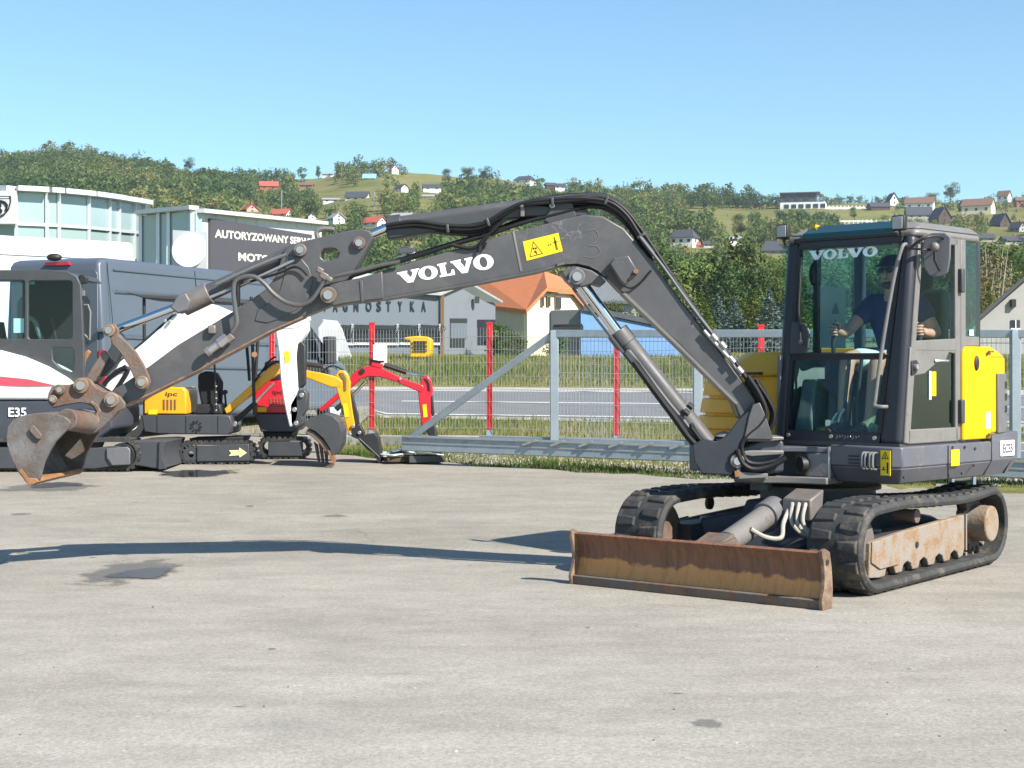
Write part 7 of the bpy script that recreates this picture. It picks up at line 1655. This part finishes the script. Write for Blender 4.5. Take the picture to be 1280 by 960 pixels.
k.tb([(381,455),(404,458)],-.1,.032,'arm_cylinder','black'); k.tb([(404,458),(422,461)],-.1,.016,'rod','chrome'); k.tb([(402,466),(415,457),(430,463)],-.12,.01,'hose','hose',sm=4)
k.pl([(419,480),(420,468),(424,463),(430,463),(435,469),(437.5,478),(437,488),(440,512),(443.5,531),(441,539),(436,542),(433,534),(428,512),(423,494)],-.12,.07,'arm','orangey',bev=.01)
k.pl([(424,466),(429,466),(433,473),(433,488),(430.5,488),(430,475),(426,470)],-.20,.004,'arm_slot','brown',bev=0)
k.pl([(428.5,505),(434,504),(436.5,521),(431,522)],-.195,.003,'pale_label','yellowsafe',bev=0); k.pl([(436,488),(440,490),(448,520),(449,530),(444,532),(440,512)],-.1,.04,'bucket_cylinder','black')
k.pl([(441,532),(450,531),(456,542),(447,549),(438,545)],-.12,.08,'bucket_link','black'); 
for q in((437,543),(449,541),(441,533)): k.cy(q[0],q[1],-.22,.025,.04,'pin','steel')
bk2=[(446,547),(456,543.5),(468,542.5),(472,547),(474,558),(476.5,577),(474,579.5),(471.5,577),(468,567),(460,563),(453,556)]
for dy in(-.30,.08): k.pl(bk2,dy,.012,'bucket_side','black',bev=.003)
sh=MB(); L_=bk2[:7]
for a,b in zip(L_,L_[1:]): A=[P(*a,k.D-.3),P(*b,k.D-.3),P(b[0]-1.5,b[1]+.6,k.D-.3),P(a[0]-1.5,a[1]+.6,k.D-.3)]; sh.loft(A,[q+V3(0,.38,0) for q in A])
sh.build('bucket_shell',M['black'],k.t,flat=True); k.tb([(449,548),(474,571)],-.32,.006,'edge_line','frame')
# red one behind
k=K('small_red_excavator','small red excavator with its boom stretched right towards the gate',21.4,350)
crawler(k,322,388,546,574,-.45,.22); crawler(k,322,388,546,574,.30,.22); k.pl([(335,552),(378,552),(378,570),(335,570)],-.43,.04,'track_frame','minigrey',bev=.008)
for u in(345,357,369): k.cy(u,570,-.44,.035,.1,'track_roller','steel')
k.pl([(318,517),(364,517),(372,519),(374,534),(368,540),(326,540)],0,.42,'frame_skirt','minigrey',bev=.015); k.pl([(328,540),(366,540),(362,552),(332,552)],0,.3,'carbody','black')
h=k.pl([(315,516.5),(316,498),(322,484),(334,477),(352,475),(362,478),(364,516.5)],-.02,.40,'engine_hood','redpaint',bev=.02)
k.txt('ipc',340,494.5,353,6.5,-.423,'lettering','ink',h,.15)
vt=MB()
for i in range(5):
    for j in range(6): p=P(338+i*4,498+j*2,k.D-.425); vt.box(p,(.02,.008,.012))
vt.build('vent_holes',M['brick'],h,flat=True)['kind']='stuff'; k.pl([(322,509),(333,509),(333,515),(322,515)],-.425,.003,'yellow_label','yellowsafe',h,bev=0)
for u,u2 in((312,306),(319,324)): k.tb([(u2,400),(u,476)],-.3,.022,'canopy_post','black')
k.tb([(306,395),(360,392)],-.3,.022,'canopy_bar','black'); k.pl([(300,388),(380,386),(382,391),(300,394)],0,.42,'canopy','plastic',bev=.012)
k.pl([(330,452),(344,450),(350,462),(350,476),(332,477)],0,.2,'seat','seat',bev=.03)
b1=[(398,512),(408,503),(424,489),(436,474),(444,464),(454,459),(464,457),(478,460.5),(497,470),(512,476.5),(528,481),(531,486),(527,491),(511,484.5),(494,477),(476,471.5),(461,470.5),(450,474),(441,483),(430,492),(412,508),(402,515)]
k.pl(b1,-.12,.075,'boom','redpaint',bev=.01)
k.pl([(464,458),(464,452.5),(472,451.5),(478,455),(477,461)],-.12,.08,'cylinder_bracket','redpaint'); k.cy(453,463.5,-.22,.035,.04,'pin','black'); k.cy(500,474,-.21,.02,.04,'pin','steel')
k.tb([(480,456),(508,465.5)],-.12,.034,'arm_cylinder','black'); k.tb([(508,465.5),(531,470)],-.12,.018,'rod','chrome')
k.tb([(441,494),(457,477)],-.12,.022,'rod','chrome'); k.tb([(441,494),(420,512)],-.12,.035,'boom_cylinder','black'); k.tb([(463,450),(473,452),(480,452)],-.2,.014,'hose','hose')
k.pl([(522.5,488),(526,478),(529,470),(534,469.5),(539,476),(541,489),(538,498),(538.5,522),(535,537),(531.5,543),(528.5,543),(527,530),(524,505)],-.12,.07,'arm','redpaint',bev=.01)
k.pl([(530,473),(534,474),(537,481),(537.5,489),(535,488),(534,480)],-.195,.004,'arm_slot','ink',bev=0); k.pl([(528,506),(533,505),(534.5,521),(529.5,522)],-.195,.003,'pale_label','yellowsafe',bev=0)
k.pl([(537,492),(541,494),(543,518),(540,521),(537.5,512)],-.12,.04,'bucket_cylinder','black'); k.pl([(533,536),(544,532),(545,545),(548,552),(553,562),(551,570),(541,570),(538,552)],-.12,.18,'bucket','black')
for q in((545,534),(541,541),(532,540)): k.cy(q[0],q[1],-.22,.025,.04,'pin','steel')
# ------------------------------------------------------------------ grey van behind them
vr=V3((133-640)*23.5/FPX,23.5,0); vd=V3(.397,.918,0); vn=V3(vd.y,-vd.x,0)   # side plane through the rear corner, heading vd, vn towards the camera side
VW=2.0
def vp(u,v,o=0):
    d=V3((u-640)/FPX,1,(HZ-v)/FPX); kk=vr.dot(vn)/d.dot(vn); return V3(0,0,CH)+d*kk+vn*o
t=thing('panel_van','dark blue grey high roofed panel van parked behind the machines, seen from the rear corner','van',V3(vr.x+1,vr.y+3,gz(26)))
zb_=gz(25)+.32
def vz(u,z): q=vp(u,400); return V3(q.x,q.y,z)
so_=[vz(133,zb_),vp(133,330),vp(136,324),vp(142,321.5),vp(285,337),vp(335,342.5),vp(352,350),vp(381,397),vp(404,430),vp(416,443),vp(432,456),vp(438,468),vz(440,1.1),vz(440,zb_)]
def inw(p,f):                                # tumblehome: the sides lean in towards the roof
    zz=max(0,min(1,(p.z-1.6)/1.6)); return p-vn*(f+.16*zz*zz)
A=[inw(p,0) for p in so_]; B=[p-vn*VW+vn*.16*max(0,min(1,(p.z-1.6)/1.6))**2 for p in so_]
vb=MB().loft(A,B).build('body',M['vangrey'],t,bevel=.07,sharp=50,seg=4)
def vside(pts,o,nm,m,par=vb,th=.01):
    q=[inw(vp(*p),0)+vn*o for p in pts]; return MB().loft(q,[x-vn*th for x in q]).build(nm,M[m] if isinstance(m,str) else m,par,flat=True)
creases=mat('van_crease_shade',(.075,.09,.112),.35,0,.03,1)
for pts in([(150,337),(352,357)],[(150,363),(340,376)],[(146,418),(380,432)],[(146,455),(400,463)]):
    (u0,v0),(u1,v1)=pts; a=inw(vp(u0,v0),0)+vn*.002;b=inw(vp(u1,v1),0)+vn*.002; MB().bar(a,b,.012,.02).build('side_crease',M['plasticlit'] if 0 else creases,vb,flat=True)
for u in(143,252,340): a=vz(u,zb_+.2);b=vp(u,327+.1*(u-140)); mb=MB(); mb.tube([inw(a,0)+vn*.001,inw((a+b)/2,0)+vn*.001,inw(b,0)+vn*.001],.006,4); mb.build('panel_seam',M['black'],vb)
# front door glass, mirror, windscreen edge
vside([(380,405),(386,402),(397,432),(398,449),(380,447)],.006,'door_window','glassdark'); vside([(379,397),(382,396),(411,440),(409,443)],.004,'screen_edge','black')
ms=MB(); q=vp(405,438,.12); ms.box(q,(.20,.30,.52),Matrix.Rotation(R(20),3,'Z')); mo=ms.build('wing_mirror',M['black'],vb,bevel=.03); MB().bar(vp(398,448,0),vp(405,452,.12),.06,.05).build('mirror_arm',M['black'],mo,flat=True)
MB().box(vp(408,446,.22),(.06,.06,.16)).build('turn_lamp',M['alu'],mo,bevel=.01)
vside([(372,452),(412,463),(412,470),(372,458)],.008,'side_strip','black')
for u in(165,420):
    c=vz(u,gz(25)+.36)-vn*.12; o=MB().ring(c,vn,.36,.22,.22,28).build('wheel',M['black'],t); MB().ring(c+vn*.03,vn,.22,.05,.16,20).build('rim',M['alu'],o)
# rear doors, lamps, window
def vback(s,z): # s metres from the near rear corner across the back, z height
    q=vr-vn*s; return V3(q.x,q.y,z)-vd*.0
def rearpoly(pts,o,nm,m,par=vb,th=.01,bev=0):
    q=[vback(s,z)-vd*o for s,z in pts]; return MB().loft(q,[x+vd*th for x in q]).build(nm,M[m] if isinstance(m,str) else m,par,bevel=bev)
zr=3.1
dr=rearpoly([(.14,.75),(.95,.75),(.95,2.98),(.22,2.98),(.16,2.9)],.012,'rear_door','vangrey',bev=.008); rearpoly([(1.0,.75),(1.82,.75),(1.8,2.9),(1.74,2.98),(1.0,2.98)],.012,'rear_door','vangrey',bev=.008)
for s0 in(.30,1.15): rearpoly([(s0,1.95),(s0+.04,1.85),(s0+.46,1.85),(s0+.52,1.95),(s0+.52,2.50),(s0+.46,2.58),(s0+.06,2.58),(s0,2.5)],.018,'rear_window','winhouse',dr if s0<1 else vb)
rearpoly([(.14,2.80),(1.82,2.80),(1.82,2.815),(.14,2.815)],.016,'door_crease',creases)
rl=rearpoly([(.66,3.05),(1.16,3.05),(1.12,3.10),(.70,3.10)],.03,'brake_lamp','redpaint',th=.05)
cm=MB(); cm.ball(vback(.93,3.17)-vd*.06,(.12,.08,.06),12,8); cm.build('rear_camera',M['black'],rl)
for z in(1.0,2.05): MB().box(vback(.05,z)-vd*.03,(.16,.06,.06)).build('door_hinge',M['vangrey'],vb,bevel=.01)
for s in(.07,1.93): rearpoly([(s-.06,1.15),(s+.06,1.15),(s+.06,1.75),(s-.06,1.75)],.02,'tail_lamp','redpaint',th=.03)
rearpoly([(.0,.45),(2.0,.45),(2.0,.72),(0,.72)],.06,'bumper','plastic',th=.08,bev=.02)
# ------------------------------------------------------------------ thin air between the yard and the hills
hm_=MB(); hm_.box((0,560,108),(1700,1250,226)); o=hm_.build('haze',None,flat=True,recalc=True)
m=bpy.data.materials.new('thin_haze'); m.use_nodes=True; n=m.node_tree
for x in list(n.nodes):
    if x.type!='OUTPUT_MATERIAL': n.nodes.remove(x)
pv=n.nodes.new('ShaderNodeVolumePrincipled'); pv.inputs['Density'].default_value=.00013; pv.inputs['Color'].default_value=(.86,.92,1,1); pv.inputs['Anisotropy'].default_value=.2
n.links.new(pv.outputs[0],[x for x in n.nodes if x.type=='OUTPUT_MATERIAL'][0].inputs['Volume'])
o.data.materials.clear(); o.data.materials.append(m); o['kind']='stuff'
